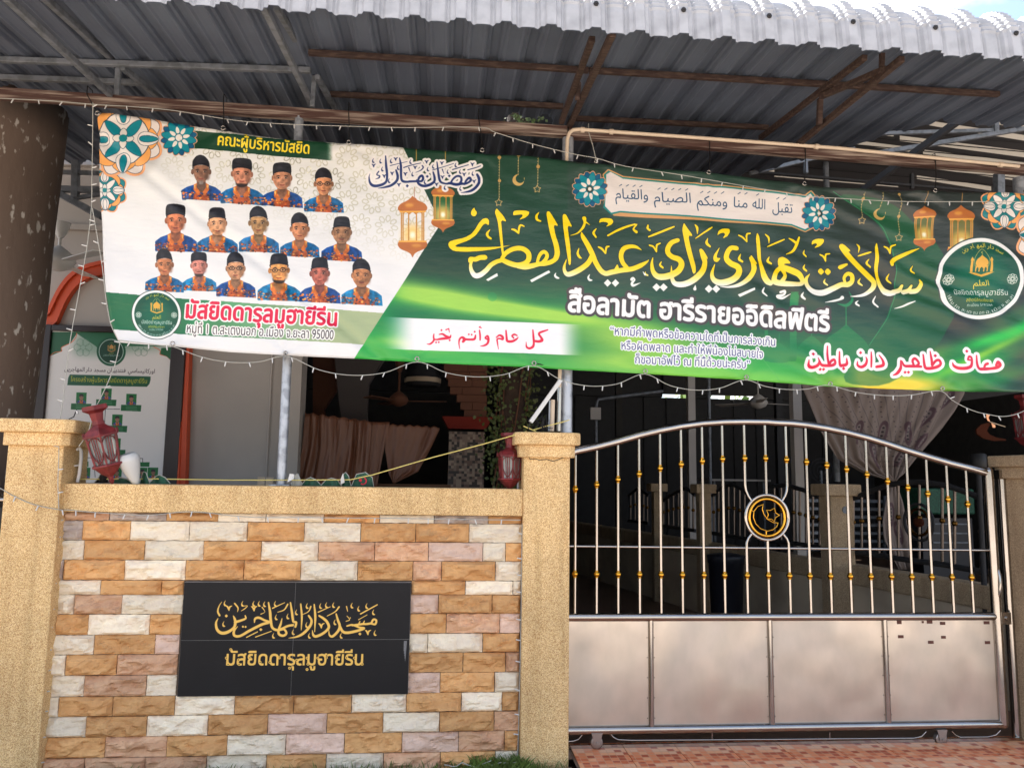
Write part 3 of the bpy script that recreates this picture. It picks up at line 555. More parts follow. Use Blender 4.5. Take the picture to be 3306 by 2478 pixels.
def make_banner():
    cv = CV(.019, .02, -2.05, 3.95, 1.98, 3.56, 560, (.925, .93, .935))
    Z, X = np.mgrid[0:cv.H, 0:cv.W].astype(np.float32); X = cv.u0+X/cv.res; Z = cv.v0+Z/cv.res; Yp = cv.A+cv.B*X
    q = [X-CAMP[0], Yp-CAMP[1], Z-CAMP[2]]; de = sum(q[i]*FW[i] for i in range(3))
    cv.PX = CXP+FPX*sum(q[i]*RTV[i] for i in range(3))/de; cv.PY = CYP-FPX*sum(q[i]*UPV[i] for i in range(3))/de
    PX_, PY_ = cv.PX, cv.PY
    def ss(x, a, b): t = np.clip((x-a)/(b-a), 0, 1); return t*t*(3-2*t)
    def bl(a, c, al): a *= (1-al[:, :, None]); a += al[:, :, None]*np.array(c, np.float32)
    def G(cx, cy, rx, ry, rot=0):
        c, s_ = math.cos(rot), math.sin(rot); dx, dy = PX_-cx, PY_-cy; return np.exp(-(((dx*c+dy*s_)/rx)**2+((-dx*s_+dy*c)/ry)**2))
    a = cv.a
    # left part: off-white with pale star tracery
    bl(a, (.86, .85, .81), ss(1100-PY_*1.0+PX_*.05, 250, 700)*.5)
    fade = None
    base = a.copy()
    for j in range(8):
        for i in range(11):
            cx, cy = 560+i*86+(j % 2)*43, 400+j*72+i*5.5
            if cx > 1420 or cy > 860 or (cx < 780 and cy > 700): continue
            for t in range(8):
                an = math.pi*t/4+.2; x, y = cx+25*math.cos(an), cy+25*math.sin(an); c, s_ = math.cos(an), math.sin(an)
                pp = [(-10, 0), (-3, -7), (8, -6), (12, 0), (8, 6), (-3, 7), (-10, 0)]
                cv.fill(cv.stroke_polys([(x+u*c-v*s_, y+u*s_+v*c, 3.4) for u, v in pp], sm=False), (.76, .75, .66), al=.75, raw=True)
    keep = ss(-PY_+.35*PX_, -430, -250)[:, :, None]; a[:] = base*(1-keep)+a*keep
    gb = ((PY_ > 944+(PX_-330)*.075) & (PY_ < 1062+(PX_-330)*.062)).astype(np.float32); t = ss(PX_, 500, 1150)[:, :, None]
    col = np.array((.1, .42, .26))*(1-t)+np.array((.66, .72, .55))*t; col = col*(1+.25*(np.minimum(1, G(760, 1000, 160, 60, .5)+G(640, 1040, 40, 30)))[:, :, None]); a[:] = a*(1-gb[:, :, None])+col*gb[:, :, None]
    # right part: greens
    R = np.empty_like(a); R[:] = (.09, .24, .165); bl(R, (.17, .31, .25), ss(PX_, 1480, 1560)*.5)
    bl(R, (.2, .27, .24), ss(PX_, 1828, 1836)*.55); bl(R, (.19, .2, .2), ss(PX_, 2250, 3000)*.75)  # first blend: backlight through the vinyl right of the seam, painted into the print
    bl(R, (0, .44, .27), ss(PY_-.06*(PX_-1500), 850, 1000)*.9*(1-.55*ss(PX_, 1800, 2300)))
    bl(R, (.1, .5, .28), ss(PY_-.05*(PX_-1500), 960, 1120)*.8*(1-ss(PX_, 2700, 3100)))
    bl(R, (0, .62, .25), .9*G(1700, 1010, 420, 20, .13)); bl(R, (.66, .86, .33), np.clip(1.25*G(1420, 962, 330, 36, .17)+1.1*G(1750, 1012, 300, 20, .13), 0, 1)*.95)
    bl(R, (.25, .72, .3), np.clip(G(1250, 1120, 300, 60, .1)+G(1600, 1180, 500, 40, .06), 0, 1)*.9)
    bl(R, (.06, .6, .27), .8*G(1200, 1000, 60, 120, .4)); bl(R, (.68, .85, .32), np.clip(1.1*G(2080, 1110, 240, 70, .25)+G(2150, 1185, 300, 30, .08), 0, 1)*.9)
    bl(R, (.72, .88, .4), .7*G(1330, 1110, 120, 16, .1)); bl(R, (.25, .72, .3), .8*G(2480, 1190, 360, 60, .06)); bl(R, (.5, .85, .3), .7*G(2500, 1225, 500, 22, .06))
    bl(R, (.19, .185, .19), np.clip(1.2*G(3120, 1010, 170, 110)+G(3300, 1200, 60, 120), 0, 1)*.85)
    st = np.sin((PY_+PX_*.52)*.09+3*np.sin(PX_*.011))*.5+.5
    bl(R, (.1, .75, .28), np.clip(G(3200, 1110, 260, 46, -.5)*1.2, 0, 1)*(.45+.55*st)); bl(R, (.12, .66, .25), np.clip(G(3080, 1210, 230, 60, -.1)*1.1, 0, 1)*(.6+.4*st)*.9); bl(R, (.6, .85, .2), .8*G(3160, 1150, 150, 12, -.45))
    bl(R, (1., .87, .25), np.clip(1.3*G(2890, 1240, 150, 28, .05)+.9*G(2800, 1215, 60, 26, .7), 0, 1)); bl(R, (.75, .85, .25), .6*G(2960, 1180, 90, 26, -.5))
    cx = np.where(PY_ < 722, 1295+(PY_-465)*(128/257), 1423-(PY_-722)*(278/436)); m = np.clip((PX_-cx)*.7+.5, 0, 1)[:, :, None]; a[:] = a*(1-m)+R*m
    G1 = (.13, .42, .28)
    for poly in ([(2695,615),(2880,650),(3010,760),(3090,900),(3080,1040),(2990,1160),(2860,1250),(2700,1235),(2812,1112),(2880,1000),(2900,880),(2870,760),(2810,690)],):
        cv.fill([chaikin(poly, 2)], (.1, .42, .24), al=.62, blur=1); cv.stroke([(x, y, 2.4) for x, y in [(2695,615),(2810,690),(2870,760),(2897,880),(2880,1000),(2812,1112)]], (.2, .6, .38), al=.8)
    def dome(pts, c, al): cv.fill([pts], c, al=al)
    for x0, x1, ya in ((2467, 2478, 1065), (2550, 2572, 945)): cv.fill([[(x0, ya), (x1, ya), (x1, 1165), (x0, 1165)]], (.13, .52, .3), al=.85)
    cv.fill([[(2548, 990), (2550, 955), (2563, 944), (2576, 957), (2576, 990)]], (.13, .55, .32), al=.85)
    for cx_, cy_, r in ((2515, 1140, 38), (2620, 1125, 46)):
        cv.fill([chaikin([(cx_-r, cy_+30), (cx_-r-2, cy_), (cx_-r*.6, cy_-r*.5), (cx_, cy_-r*.95), (cx_+r*.6, cy_-r*.5), (cx_+r+2, cy_), (cx_+r, cy_+30)], 2)], (.13, .52, .3), al=.75); cv.stroke([(cx_, cy_-r*.9, 2.5), (cx_, cy_-r-25, 2)], (.13, .52, .3))
    cv.fill([chaikin([(2650,1170),(2648,1130),(2668,1092),(2715,1062),(2733,1045),(2752,1062),(2795,1095),(2818,1130),(2816,1180)], 2)], (.13, .5, .29), al=.8); cv.stroke([(2733,1050,4),(2733,985,3)], (.13, .52, .3)); cv.stroke([(2745,940,2),(2755,965,8),(2735,985,10),(2705,980,2)], (.13, .52, .33))
    cv.stroke([(2420,1080,2),(2470,1165,3),(2520,1230,2)], (.35, .72, .35), al=.6); cv.fill([cv_circle(1590, 957, 15)], (.1, .6, .35), al=.35)
    # white strip behind the red words
    wm = ((PY_ > 1026+(PX_-1290)*.036) & (PY_ < 1128+(PX_-1290)*.032)).astype(np.float32)*ss(PX_, 1225, 1345)*(1-ss(PX_, 1800, 1890)); bl(a, (.96, .96, .97), wm)
    # dark header ribbon
    hm = ((PY_ > 425+(PX_-630)*.078) & (PY_ < 482+(PX_-630)*.078)).astype(np.float32)*ss(PX_, 600, 620)*(1-ss(PX_, 1050, 1076)); bl(a, (.07, .25, .16), hm)
    TH = '\u0e21\u0e31\u0e2a\u0e22\u0e34\u0e14\u0e14\u0e32\u0e23\u0e38\u0e25\u0e21\u0e39\u0e2e\u0e32\u0e22\u0e35\u0e23\u0e35\u0e19'
    cv.text('\u0e04\u0e13\u0e30\u0e1c\u0e39\u0e49\u0e1a\u0e23\u0e34\u0e2b\u0e32\u0e23\u0e21\u0e31\u0e2a\u0e22\u0e34\u0e14', (703, 470), (996, 494), 52, (1, .87, .2), bold=1.3)
    cv.text(TH, (598, 1024), (1086, 1054), 72, (.88, .09, .27), bold=2.0, outs=((6.5, (.97, .97, .96)),))
    cv.text('\u0e2b\u0e21\u0e39\u0e48\u0e17\u0e35\u0e48 1 \u0e15.\u0e2a\u0e30\u0e40\u0e15\u0e07\u0e19\u0e2d\u0e01 \u0e2d.\u0e40\u0e21\u0e37\u0e2d\u0e07 \u0e08.\u0e22\u0e30\u0e25\u0e32 95000', (600, 1072), (1078, 1098), 40, (.2, .18, .2), bold=.7, outs=((4, (.96, .96, .95)),))
    cv.text('\u0e2a\u0e37\u0e2d\u0e25\u0e32\u0e21\u0e31\u0e15 \u0e2e\u0e32\u0e23\u0e35\u0e23\u0e32\u0e22\u0e2d\u0e2d\u0e34\u0e14\u0e34\u0e25\u0e1f\u0e34\u0e15\u0e23\u0e35', (1836, 1003), (2676, 1070), 92, (.97, .97, .97), bold=3.2, outs=((12, (.27, .25, .26)),))
    BL = (.24, .27, .5)
    for s_, p0, p1 in (('\u201c\u0e2b\u0e32\u0e01\u0e21\u0e35\u0e04\u0e33\u0e1e\u0e39\u0e14\u0e2b\u0e23\u0e37\u0e2d\u0e02\u0e49\u0e2d\u0e04\u0e27\u0e32\u0e21\u0e43\u0e14\u0e17\u0e35\u0e48\u0e40\u0e1b\u0e47\u0e19\u0e01\u0e32\u0e23\u0e25\u0e48\u0e27\u0e07\u0e40\u0e01\u0e34\u0e19', (1972, 1078), (2502, 1117)),
                      ('\u0e2b\u0e23\u0e37\u0e2d\u0e1c\u0e34\u0e14\u0e1e\u0e25\u0e32\u0e14 \u0e41\u0e25\u0e30\u0e17\u0e33\u0e43\u0e2b\u0e49\u0e1e\u0e35\u0e48\u0e19\u0e49\u0e2d\u0e07\u0e44\u0e21\u0e48\u0e2a\u0e1a\u0e32\u0e22\u0e43\u0e08', (2008, 1126), (2464, 1156)),
                      ('\u0e01\u0e47\u0e02\u0e2d\u0e21\u0e32\u0e2d\u0e31\u0e1f\u0e44\u0e27\u0e49 \u0e13 \u0e17\u0e35\u0e48\u0e19\u0e35\u0e49\u0e14\u0e49\u0e27\u0e22\u0e19\u0e48\u0e30\u0e04\u0e23\u0e31\u0e1a\u201d', (2052, 1172), (2420, 1190))):
        cv.text(s_, p0, p1, 38, BL, bold=.6, outs=((4.2, (.95, .96, .97)),))
    # portraits
    SK = [(.5, .36, .29), (.72, .5, .42), (.7, .5, .4), (.74, .52, .38), (.74, .45, .32), (.8, .6, .47), (.66, .52, .36), (.72, .5, .37), (.62, .47, .37), (.68, .45, .32), (.75, .5, .48), (.72, .54, .42), (.86, .6, .36), (.66, .38, .34), (.68, .47, .33)]
    F = [(651,556,.9,0,0,2,0),(781,561,.97,1,0,1,1),(909,571,.93,1,0,0,0),(1044,591,.9,0,1,0,1),(568,712,.98,1,0,0,0),(702,722,.92,2,0,0,1),(835,720,.92,0,0,0,1),(967,737,.9,0,0,0,1),(1103,749,.93,2,0,3,0),(529,852,.86,0,0,0,1),(643,857,.8,1,0,1,2),(762,867,.9,0,1,0,0),(901,872,.98,2,1,1,2),(1033,883,.93,2,0,0,0),(1168,890,.93,0,0,3,2)]
    for i, (x, y, s_, h, gl, bd, bu) in enumerate(F[:4]+F[4:9]+F[9:]): bust(cv, x, y, s_, (min(1, SK[i][0]*1.14), min(1, SK[i][1]*1.1), SK[i][2]*1.02), h, gl, bd, bu, i)
    for y0 in ((640, 570), (783, 524), (946, 470)): pass
    # corner ornaments
    cv.fill([chaikin(cv_circle(412, 465, 118), 1)], (.6, .58, .55), al=.4, blur=9)
    rosette(cv, 578, 446, 60); mandala(cv, 342, 618, 72, False); mandala(cv, 401, 451, 128, True)
    cv.fill([[(x, y) for x, y in [(1962,600),(1950,565),(1965,550),(2012,572),(2600,634),(2618,620),(2645,648),(2640,725),(2600,745),(2555,728),(1985,690),(1955,655)]]], (.82, .6, .38), dil=5)
    cv.fill([[(1962,600),(1950,565),(1965,550),(2012,572),(2600,634),(2618,620),(2645,648),(2640,725),(2600,745),(2555,728),(2004,683),(1975,690),(1950,668)]], (.05, .5, .48), dil=1); cv.fill([[(1958,562),(1972,554),(2012,576),(2600,638),(2616,626),(2638,650),(2632,722),(2600,740),(2555,724),(2004,679),(1975,685),(1955,664)]], (.89, .86, .84))
    rosette(cv, 1905, 609, 58); rosette(cv, 2646, 688, 58)
    W = [('\u062a\u0642\u0628\u0644', 2493, 2558, 689), ('\u0627\u0644\u0644\u0647', 2427, 2469, 678), ('\u0645\u0646\u0627', 2367, 2411, 674), ('\u0648\u0645\u0646\u0643\u0645', 2249, 2347, 668), ('\u0627\u0644\u0635\u064a\u0627\u0645', 2112, 2230, 656), ('\u0648\u0627\u0644\u0642\u064a\u0627\u0645', 1988, 2093, 644)]
    for s_, x0, x1, y in W:
        cv.text(arabic(s_), (x0, y-4), (x1, y), 47, (.08, .25, .4), bold=.4)
        for k_ in range(int((x1-x0)/22)): xx = x0+12+k_*22; cv.stroke([(xx, y-44+k_, 1.8), (xx+8, y-49+k_, 2.6)], (.08, .25, .4))
    mandala(cv, 3240, 668, 78, False); mandala(cv, 3395, 760, 120, True)
    # lanterns, stars, writing
    cv.stroke([(1344,470,3),(1344,520,3)], (.62, .5, .25)); cv.stroke([(1338,605,1.6),(1338,642,1.6)], (.6, .35, .25)); cv.stroke([(1438,470,3),(1438,520,3)], (.62, .5, .25))
    cv.fill(cv.stroke_polys([(1337+7*math.cos(t), 647+7*math.sin(t), 3) for t in np.linspace(0, 2*math.pi, 12)]), (.72, .38, .25), raw=True)
    lantern(cv, 1332, 733, .9, None); lantern(cv, 1430, 672, .72, (.2, .4, .22)); lantern(cv, 2986, 737, .66, (.35, .4, .2)); lantern(cv, 3101, 756, .84, (.42, .42, .2))
    for x_ in (2994, 3108): cv.stroke([(x_, 610, 2), (x_-4, 655, 2)], (.75, .55, .3))
    hang(cv, 1614, 487, 655, 's', ((505, 6), (582, 5.5))); hang(cv, 1676, 492, 574, 'm', ((498, 6),)); hang(cv, 1739, 496, 609, 's', ((537, 6),))
    hang(cv, 2792, 622, 709, 's', ((640, 5),)); hang(cv, 2850, 620, 682, 'm', ()); hang(cv, 2910, 625, 765, 's', ((625, 5), (695, 5)))
    small_arabic(cv); calligraphy(cv)
    emblem(cv, 504, 1015, 78, 78); emblem(cv, 3162, 901, 137, 130)
    n = vnoise(cv.W, cv.H, 60, 3)[:, :, None]; a *= .93*(.985+.03*n)
    return cv
# ------------------------------------------------------------------ materials used below
def speckle(name, c1, c2, c3, scale, bump=.5):
    m = bpy.data.materials.new(name); m.use_nodes = True; n = m.node_tree.nodes; l = m.node_tree.links; b = n['Principled BSDF']; b.inputs['Roughness'].default_value = .8
    t = n.new('ShaderNodeTexCoord'); v = n.new('ShaderNodeTexVoronoi'); v.inputs['Scale'].default_value = scale; l.new(t.outputs['Object'], v.inputs['Vector'])
    r = n.new('ShaderNodeValToRGB'); e = r.color_ramp.elements; e[0].position = .12; e[0].color = (*lin(c1), 1); e[1].position = .9; e[1].color = (*lin(c3), 1); k = e.new(.5); k.color = (*lin(c2), 1)
    sep = n.new('ShaderNodeSeparateColor'); l.new(v.outputs['Color'], sep.inputs[0]); l.new(sep.outputs[0], r.inputs[0])
    a = n.new('ShaderNodeTexNoise'); a.inputs['Scale'].default_value = 2.2; a.inputs['Detail'].default_value = 6; l.new(t.outputs['Object'], a.inputs['Vector'])
    r2 = n.new('ShaderNodeValToRGB'); l.new(a.outputs[0], r2.inputs[0]); r2.color_ramp.elements[0].position = .35; r2.color_ramp.elements[0].color = (.86, .83, .80, 1); r2.color_ramp.elements[1].position = .62; r2.color_ramp.elements[1].color = (1.04, 1, .96, 1)
    x = n.new('ShaderNodeMix'); x.data_type = 'RGBA'; x.blend_type = 'MULTIPLY'; x.inputs['Factor'].default_value = 1; l.new(r.outputs[0], x.inputs['A']); l.new(r2.outputs[0], x.inputs['B'])
    mp3 = n.new('ShaderNodeMapping'); mp3.inputs['Scale'].default_value = (14, 14, 1.1); l.new(t.outputs['Object'], mp3.inputs[0]); a3 = n.new('ShaderNodeTexNoise'); a3.inputs['Scale'].default_value = 1; a3.inputs['Detail'].default_value = 7; l.new(mp3.outputs[0], a3.inputs['Vector']); r3 = n.new('ShaderNodeValToRGB'); l.new(a3.outputs[0], r3.inputs[0]); r3.color_ramp.elements[0].position = .33; r3.color_ramp.elements[0].color = (.85, .82, .79, 1); r3.color_ramp.elements[1].position = .5; r3.color_ramp.elements[1].color = (1, 1, 1, 1)
    x3 = n.new('ShaderNodeMix'); x3.data_type = 'RGBA'; x3.blend_type = 'MULTIPLY'; x3.inputs['Factor'].default_value = 1; l.new(x.outputs['Result'], x3.inputs['A']); l.new(r3.outputs[0], x3.inputs['B']); l.new(x3.outputs['Result'], b.inputs['Base Color'])
    q = n.new('ShaderNodeBump'); q.inputs['Strength'].default_value = bump; q.inputs['Distance'].default_value = .004; q.invert = True; l.new(v.outputs['Distance'], q.inputs['Height']); l.new(q.outputs[0], b.inputs['Normal'])
    return m
M = {}
M['pebble'] = speckle('washed_pebble', (.74, .56, .37), (.90, .77, .54), (.97, .88, .68), 330)
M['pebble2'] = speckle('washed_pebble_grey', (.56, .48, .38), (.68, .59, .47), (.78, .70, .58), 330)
M['mortar'] = mat('mortar', (.42, .36, .30), .95, var=.2, vscale=30)
STC = {'O': ((.86, .67, .45), (.78, .57, .36)), 'W': ((.95, .90, .80), (.89, .82, .73)), 'S': ((.85, .69, .55), (.77, .58, .45)), 'P': ((.90, .78, .70), (.82, .69, .61)), 'G': ((.78, .72, .67), (.66, .60, .57))}
SM = {}
for k, (c, c2) in STC.items():
    for j in range(3):
        f = (1.0, .95, 1.05)[j]; SM[k+str(j)] = mat('sandstone', tuple(min(1, x*f) for x in c), .88, vscale=11+5*j, bump=1.0, bscale=38, col2=tuple(x*f for x in c2), cover=(.35, .75), aniso=(1, 1, 1.6), detail=8)
M['steel'] = mat('polished_steel', (.66, .64, .62), .16, 1.0, var=.08, vscale=9)
M['panel'] = mat('dull_steel_sheet', (.78, .74, .70), .40, .88, vscale=5, col2=(.73, .70, .66), cover=(.36, .68), detail=9, bump=.04, bscale=6, aniso=(1.6, 1, 1))
M['steel_dim'] = mat('shaded_steel', (.42, .39, .37), .32, 1.0)  # darker copy of the gate steel, with the hall's shade put into its colour
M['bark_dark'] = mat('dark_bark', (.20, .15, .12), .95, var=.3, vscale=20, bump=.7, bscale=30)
M['brass_dim'] = mat('shaded_brass', (.42, .30, .14), .35, 1.0)  # gate brass darkened in colour to stand for the dimness indoors
def panelmat():
    m = bpy.data.materials['dull_steel_sheet']; n = m.node_tree.nodes; l = m.node_tree.links; b = n['Principled BSDF']; t = n.new('ShaderNodeTexCoord')
    a = n.new('ShaderNodeTexNoise'); a.inputs['Scale'].default_value = 2.4; a.inputs['Detail'].default_value = 8; a.inputs['Distortion'].default_value = .8; l.new(t.outputs['Object'], a.inputs['Vector']); r = n.new('ShaderNodeMapRange'); r.inputs['From Min'].default_value = .35; r.inputs['From Max'].default_value = .65; r.inputs['To Min'].default_value = .28; r.inputs['To Max'].default_value = .48; l.new(a.outputs[0], r.inputs['Value']); l.new(r.outputs[0], b.inputs['Roughness'])
    w_ = n.new('ShaderNodeTexNoise'); w_.inputs['Scale'].default_value = 1.7; w_.inputs['Detail'].default_value = 2; l.new(t.outputs['Object'], w_.inputs['Vector']); q = n.new('ShaderNodeBump'); q.inputs['Strength'].default_value = .34; q.inputs['Distance'].default_value = .05; l.new(w_.outputs[0], q.inputs['Height']); l.new(q.outputs[0], b.inputs['Normal'])
panelmat()
M['brass'] = mat('brass', (.83, .62, .22), .18, 1.0)
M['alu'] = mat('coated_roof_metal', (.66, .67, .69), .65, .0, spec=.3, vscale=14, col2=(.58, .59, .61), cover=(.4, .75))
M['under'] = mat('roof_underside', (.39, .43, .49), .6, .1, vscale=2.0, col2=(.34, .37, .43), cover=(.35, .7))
M['grey_iron'] = mat('grey_painted_iron', (.45, .47, .50), .55, .2, vscale=18, col2=(.37, .39, .41))
M['rust_iron'] = mat('flaking_brown_paint', (.22, .155, .135), .75, .1, vscale=60, col2=(.36, .29, .25), cover=(.45, .75), bump=.5, bscale=50, aniso=(.3, 1, 1), detail=9)
M['beam_paint'] = mat('weathered_beam_paint', (.28, .185, .155), .75, .1, vscale=34, col2=(.60, .54, .49), cover=(.45, .68), bump=.4, bscale=50, aniso=(.10, 1, 2.0), detail=9)
M['galv'] = mat('galvanised_pipe', (.68, .70, .73), .42, .6, vscale=20, col2=(.55, .57, .6))
M['pvc'] = mat('cream_pipe', (.80, .73, .64), .5)
M['white'] = mat('white_plastic', (.80, .80, .79), .45)
M['cord'] = mat('white_cord', (.66, .66, .63), .6)
M['black'] = mat('black_cord', (.04, .04, .045), .6)
M['granite'] = mat('black_granite', (.13, .13, .14), .35)
M['gold'] = mat('gold_paint', (.93, .72, .3), .4)
M['red_lamp'] = mat('faded_red_paint', (.47, .14, .15), .55, .0, vscale=20, col2=(.36, .09, .10), bump=.2)
M['glass'] = mat('cloudy_glass', (.72, .75, .74), .15); M['glass'].node_tree.nodes['Principled BSDF'].inputs['Transmission Weight'].default_value = .55
M['bulb'] = mat('bulb_glass', (.9, .92, .92), .2)
M['trunk'] = mat('grey_brown_bark', (.38, .32, .28), .9, vscale=22, col2=(.66, .64, .61), cover=(.60, .66), bump=.7, bscale=14, aniso=(1, 1, .45), detail=8)
M['plaster'] = mat('grey_plaster', (.66, .64, .62), .9, var=.06, vscale=2)
M['orange'] = mat('orange_moulding', (.80, .30, .13), .5)
M['darkwood'] = mat('dark_wood_frame', (.13, .075, .07), .4)
M['brown_cloth'] = mat('brown_cloth', (.43, .27, .19), .45, var=.12, vscale=3)
M['brick'] = mat('brown_brick', (.36, .22, .15), .85, var=.15, vscale=3)
M['darkred'] = mat('red_ledge', (.45, .12, .07), .5)
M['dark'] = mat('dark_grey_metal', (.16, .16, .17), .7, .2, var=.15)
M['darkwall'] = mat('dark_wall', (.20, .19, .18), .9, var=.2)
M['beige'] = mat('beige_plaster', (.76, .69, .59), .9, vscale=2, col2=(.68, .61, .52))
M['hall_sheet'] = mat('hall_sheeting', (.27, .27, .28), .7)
M['translucent'] = mat('dirty_translucent_sheet', (.86, .84, .80), .6)
_m = M['translucent']; _n = _m.node_tree.nodes; _t = _n.new('ShaderNodeBsdfTranslucent'); _t.inputs[0].default_value = (*lin((.62, .58, .52)), 1); _x = _n.new('ShaderNodeMixShader'); _x.inputs[0].default_value = .12; _m.node_tree.links.new(_n['Principled BSDF'].outputs[0], _x.inputs[1]); _m.node_tree.links.new(_t.outputs[0], _x.inputs[2]); _m.node_tree.links.new(_x.outputs[0], _n['Material Output'].inputs[0])
M['leaf'] = mat('leaf', (.25, .30, .12), .6, var=.4, vscale=30)
M['leaf'].node_tree.nodes['Principled BSDF'].inputs['Subsurface Weight'].default_value = .0
M['palm'] = mat('palm_leaf', (.42, .56, .22), .5, var=.3, vscale=3)
M['grass'] = mat('grass', (.34, .42, .16), .7, var=.4, vscale=6)
M['road'] = mat('concrete_road', (.74, .69, .64), .9, var=.1, vscale=1.2)
M['soil'] = mat('soil', (.45, .38, .30), .95, var=.25, vscale=12, bump=.6)
M['hall_floor'] = mat('hall_floor', (.48, .38, .32), .45, var=.2, vscale=1.5)
M['green_cloth'] = mat('green_bunting_cloth', (.05, .25, .18), .6, vscale=40, col2=(.10, .33, .24))
M['bin'] = mat('dark_blue_plastic', (.07, .08, .12), .45)
M['copper'] = mat('copper_paint', (.22, .10, .05), .85, .0, spec=.1)
M['ribbon'] = mat('peach_ribbon', (.93, .66, .47), .5)
M['yellow_string'] = mat('yellow_string', (.85, .78, .45), .6)

# ------------------------------------------------------------------ ground
mb = MB(); mb.add([(-60, -60, -.12), (60, -60, -.12), (60, 60, -.12), (-60, 60, -.12)], [(0, 1, 2, 3)]); struct('road', mb, M['road'])
mb = MB(); N = 40
for i in range(N+1):
    x = -14+i*(14.72/N)
    for j in range(7): y = -2.6+j*.42+0; mb.v.append((x, min(y, .06), -.115+.12*(j/6)+.012*noise.noise((x*3, y*3, 0))))
mb.f = [(i*7+j, (i+1)*7+j, (i+1)*7+j+1, i*7+j+1) for i in range(N) for j in range(6)]; mb.sm = [True]*len(mb.f); mb.mi = [0]*len(mb.f)
struct('ground', mb, M['soil'])
mb = MB(); mb.add([(-14, .06, -.004), (40, .06, -.004), (40, 40, -.004), (-14, 40, -.004)], [(0, 1, 2, 3)]); struct('hall_floor', mb, M['hall_floor'])
# printed ceramic tiles of the gateway
def tilemat():
    m = bpy.data.materials.new('mosaic_print_tile'); m.use_nodes = True; n = m.node_tree.nodes; l = m.node_tree.links; b = n['Principled BSDF']; b.inputs['Roughness'].default_value = .38
    t = n.new('ShaderNodeTexCoord'); mpn = n.new('ShaderNodeMapping'); mpn.inputs['Scale'].default_value = (24, 24, 24); mpn.inputs['Rotation'].default_value = (0, 0, rad(0)); l.new(t.outputs['Object'], mpn.inputs[0])
    fl = n.new('ShaderNodeVectorMath'); fl.operation = 'FLOOR'; l.new(mpn.outputs[0], fl.inputs[0]); wn_ = n.new('ShaderNodeTexWhiteNoise'); wn_.noise_dimensions = '2D'; l.new(fl.outputs[0], wn_.inputs['Vector'])
    r = n.new('ShaderNodeValToRGB'); r.color_ramp.interpolation = 'CONSTANT'; e = r.color_ramp.elements; e[0].position = 0; e[0].color = (*lin((.74, .34, .20)), 1); e[1].position = .28; e[1].color = (*lin((.93, .57, .38)), 1)
    for p_, c in ((.5, (.97, .69, .50)), (.68, (.85, .45, .27)), (.84, (.95, .73, .57))): k = e.new(p_); k.color = (*lin(c), 1)
    l.new(wn_.outputs['Value'], r.inputs[0])
    fr = n.new('ShaderNodeVectorMath'); fr.operation = 'FRACTION'; l.new(mpn.outputs[0], fr.inputs[0]); sx = n.new('ShaderNodeSeparateXYZ'); l.new(fr.outputs[0], sx.inputs[0])
    def gt(o, th):
        a = n.new('ShaderNodeMath'); a.operation = 'GREATER_THAN'; l.new(o, a.inputs[0]); a.inputs[1].default_value = th; return a.outputs[0]
    a = n.new('ShaderNodeMath'); a.operation = 'MAXIMUM'; l.new(gt(sx.outputs[0], .9), a.inputs[0]); l.new(gt(sx.outputs[1], .86), a.inputs[1])
    x = n.new('ShaderNodeMix'); x.data_type = 'RGBA'; l.new(a.outputs[0], x.inputs['Factor']); l.new(r.outputs[0], x.inputs['A']); x.inputs['B'].default_value = (*lin((.88, .66, .52)), 1); l.new(x.outputs['Result'], b.inputs['Base Color'])
    return m
M['tile'] = tilemat()
mb = MB(); mb.add([(.75, -1.3, -.003), (7, -1.3, -.003), (7, .3, -.003), (.75, .3, -.003)], [(0, 1, 2, 3)]); pav = struct('gateway_pavement', mb, M['mortar'])
mb = MB(); mb.add([(.75, -2.6, -.1), (7, -2.6, -.1), (7, -1.3, -.003), (.75, -1.3, -.003)], [(0, 1, 2, 3)]); struct('ramp', mb, M['road'])
mb = MB(); mb.box(-.148, .148, -.148, .148, -.006, .003); tme = mb.mesh('floor_tile'); fixn(tme); tme.materials.append(M['tile'])
for i in range(13):
    for j in range(5):
        o = bpy.data.objects.new('floor_tile', tme); COL.objects.link(o); o.parent = pav; o.location = (.915+i*.3+(0.0), .135-j*.3, random.uniform(-.0006, .0006)); o.rotation_euler = (0, 0, [0, PI/2, PI, -PI/2][random.randrange(4)] if 0 else 0)

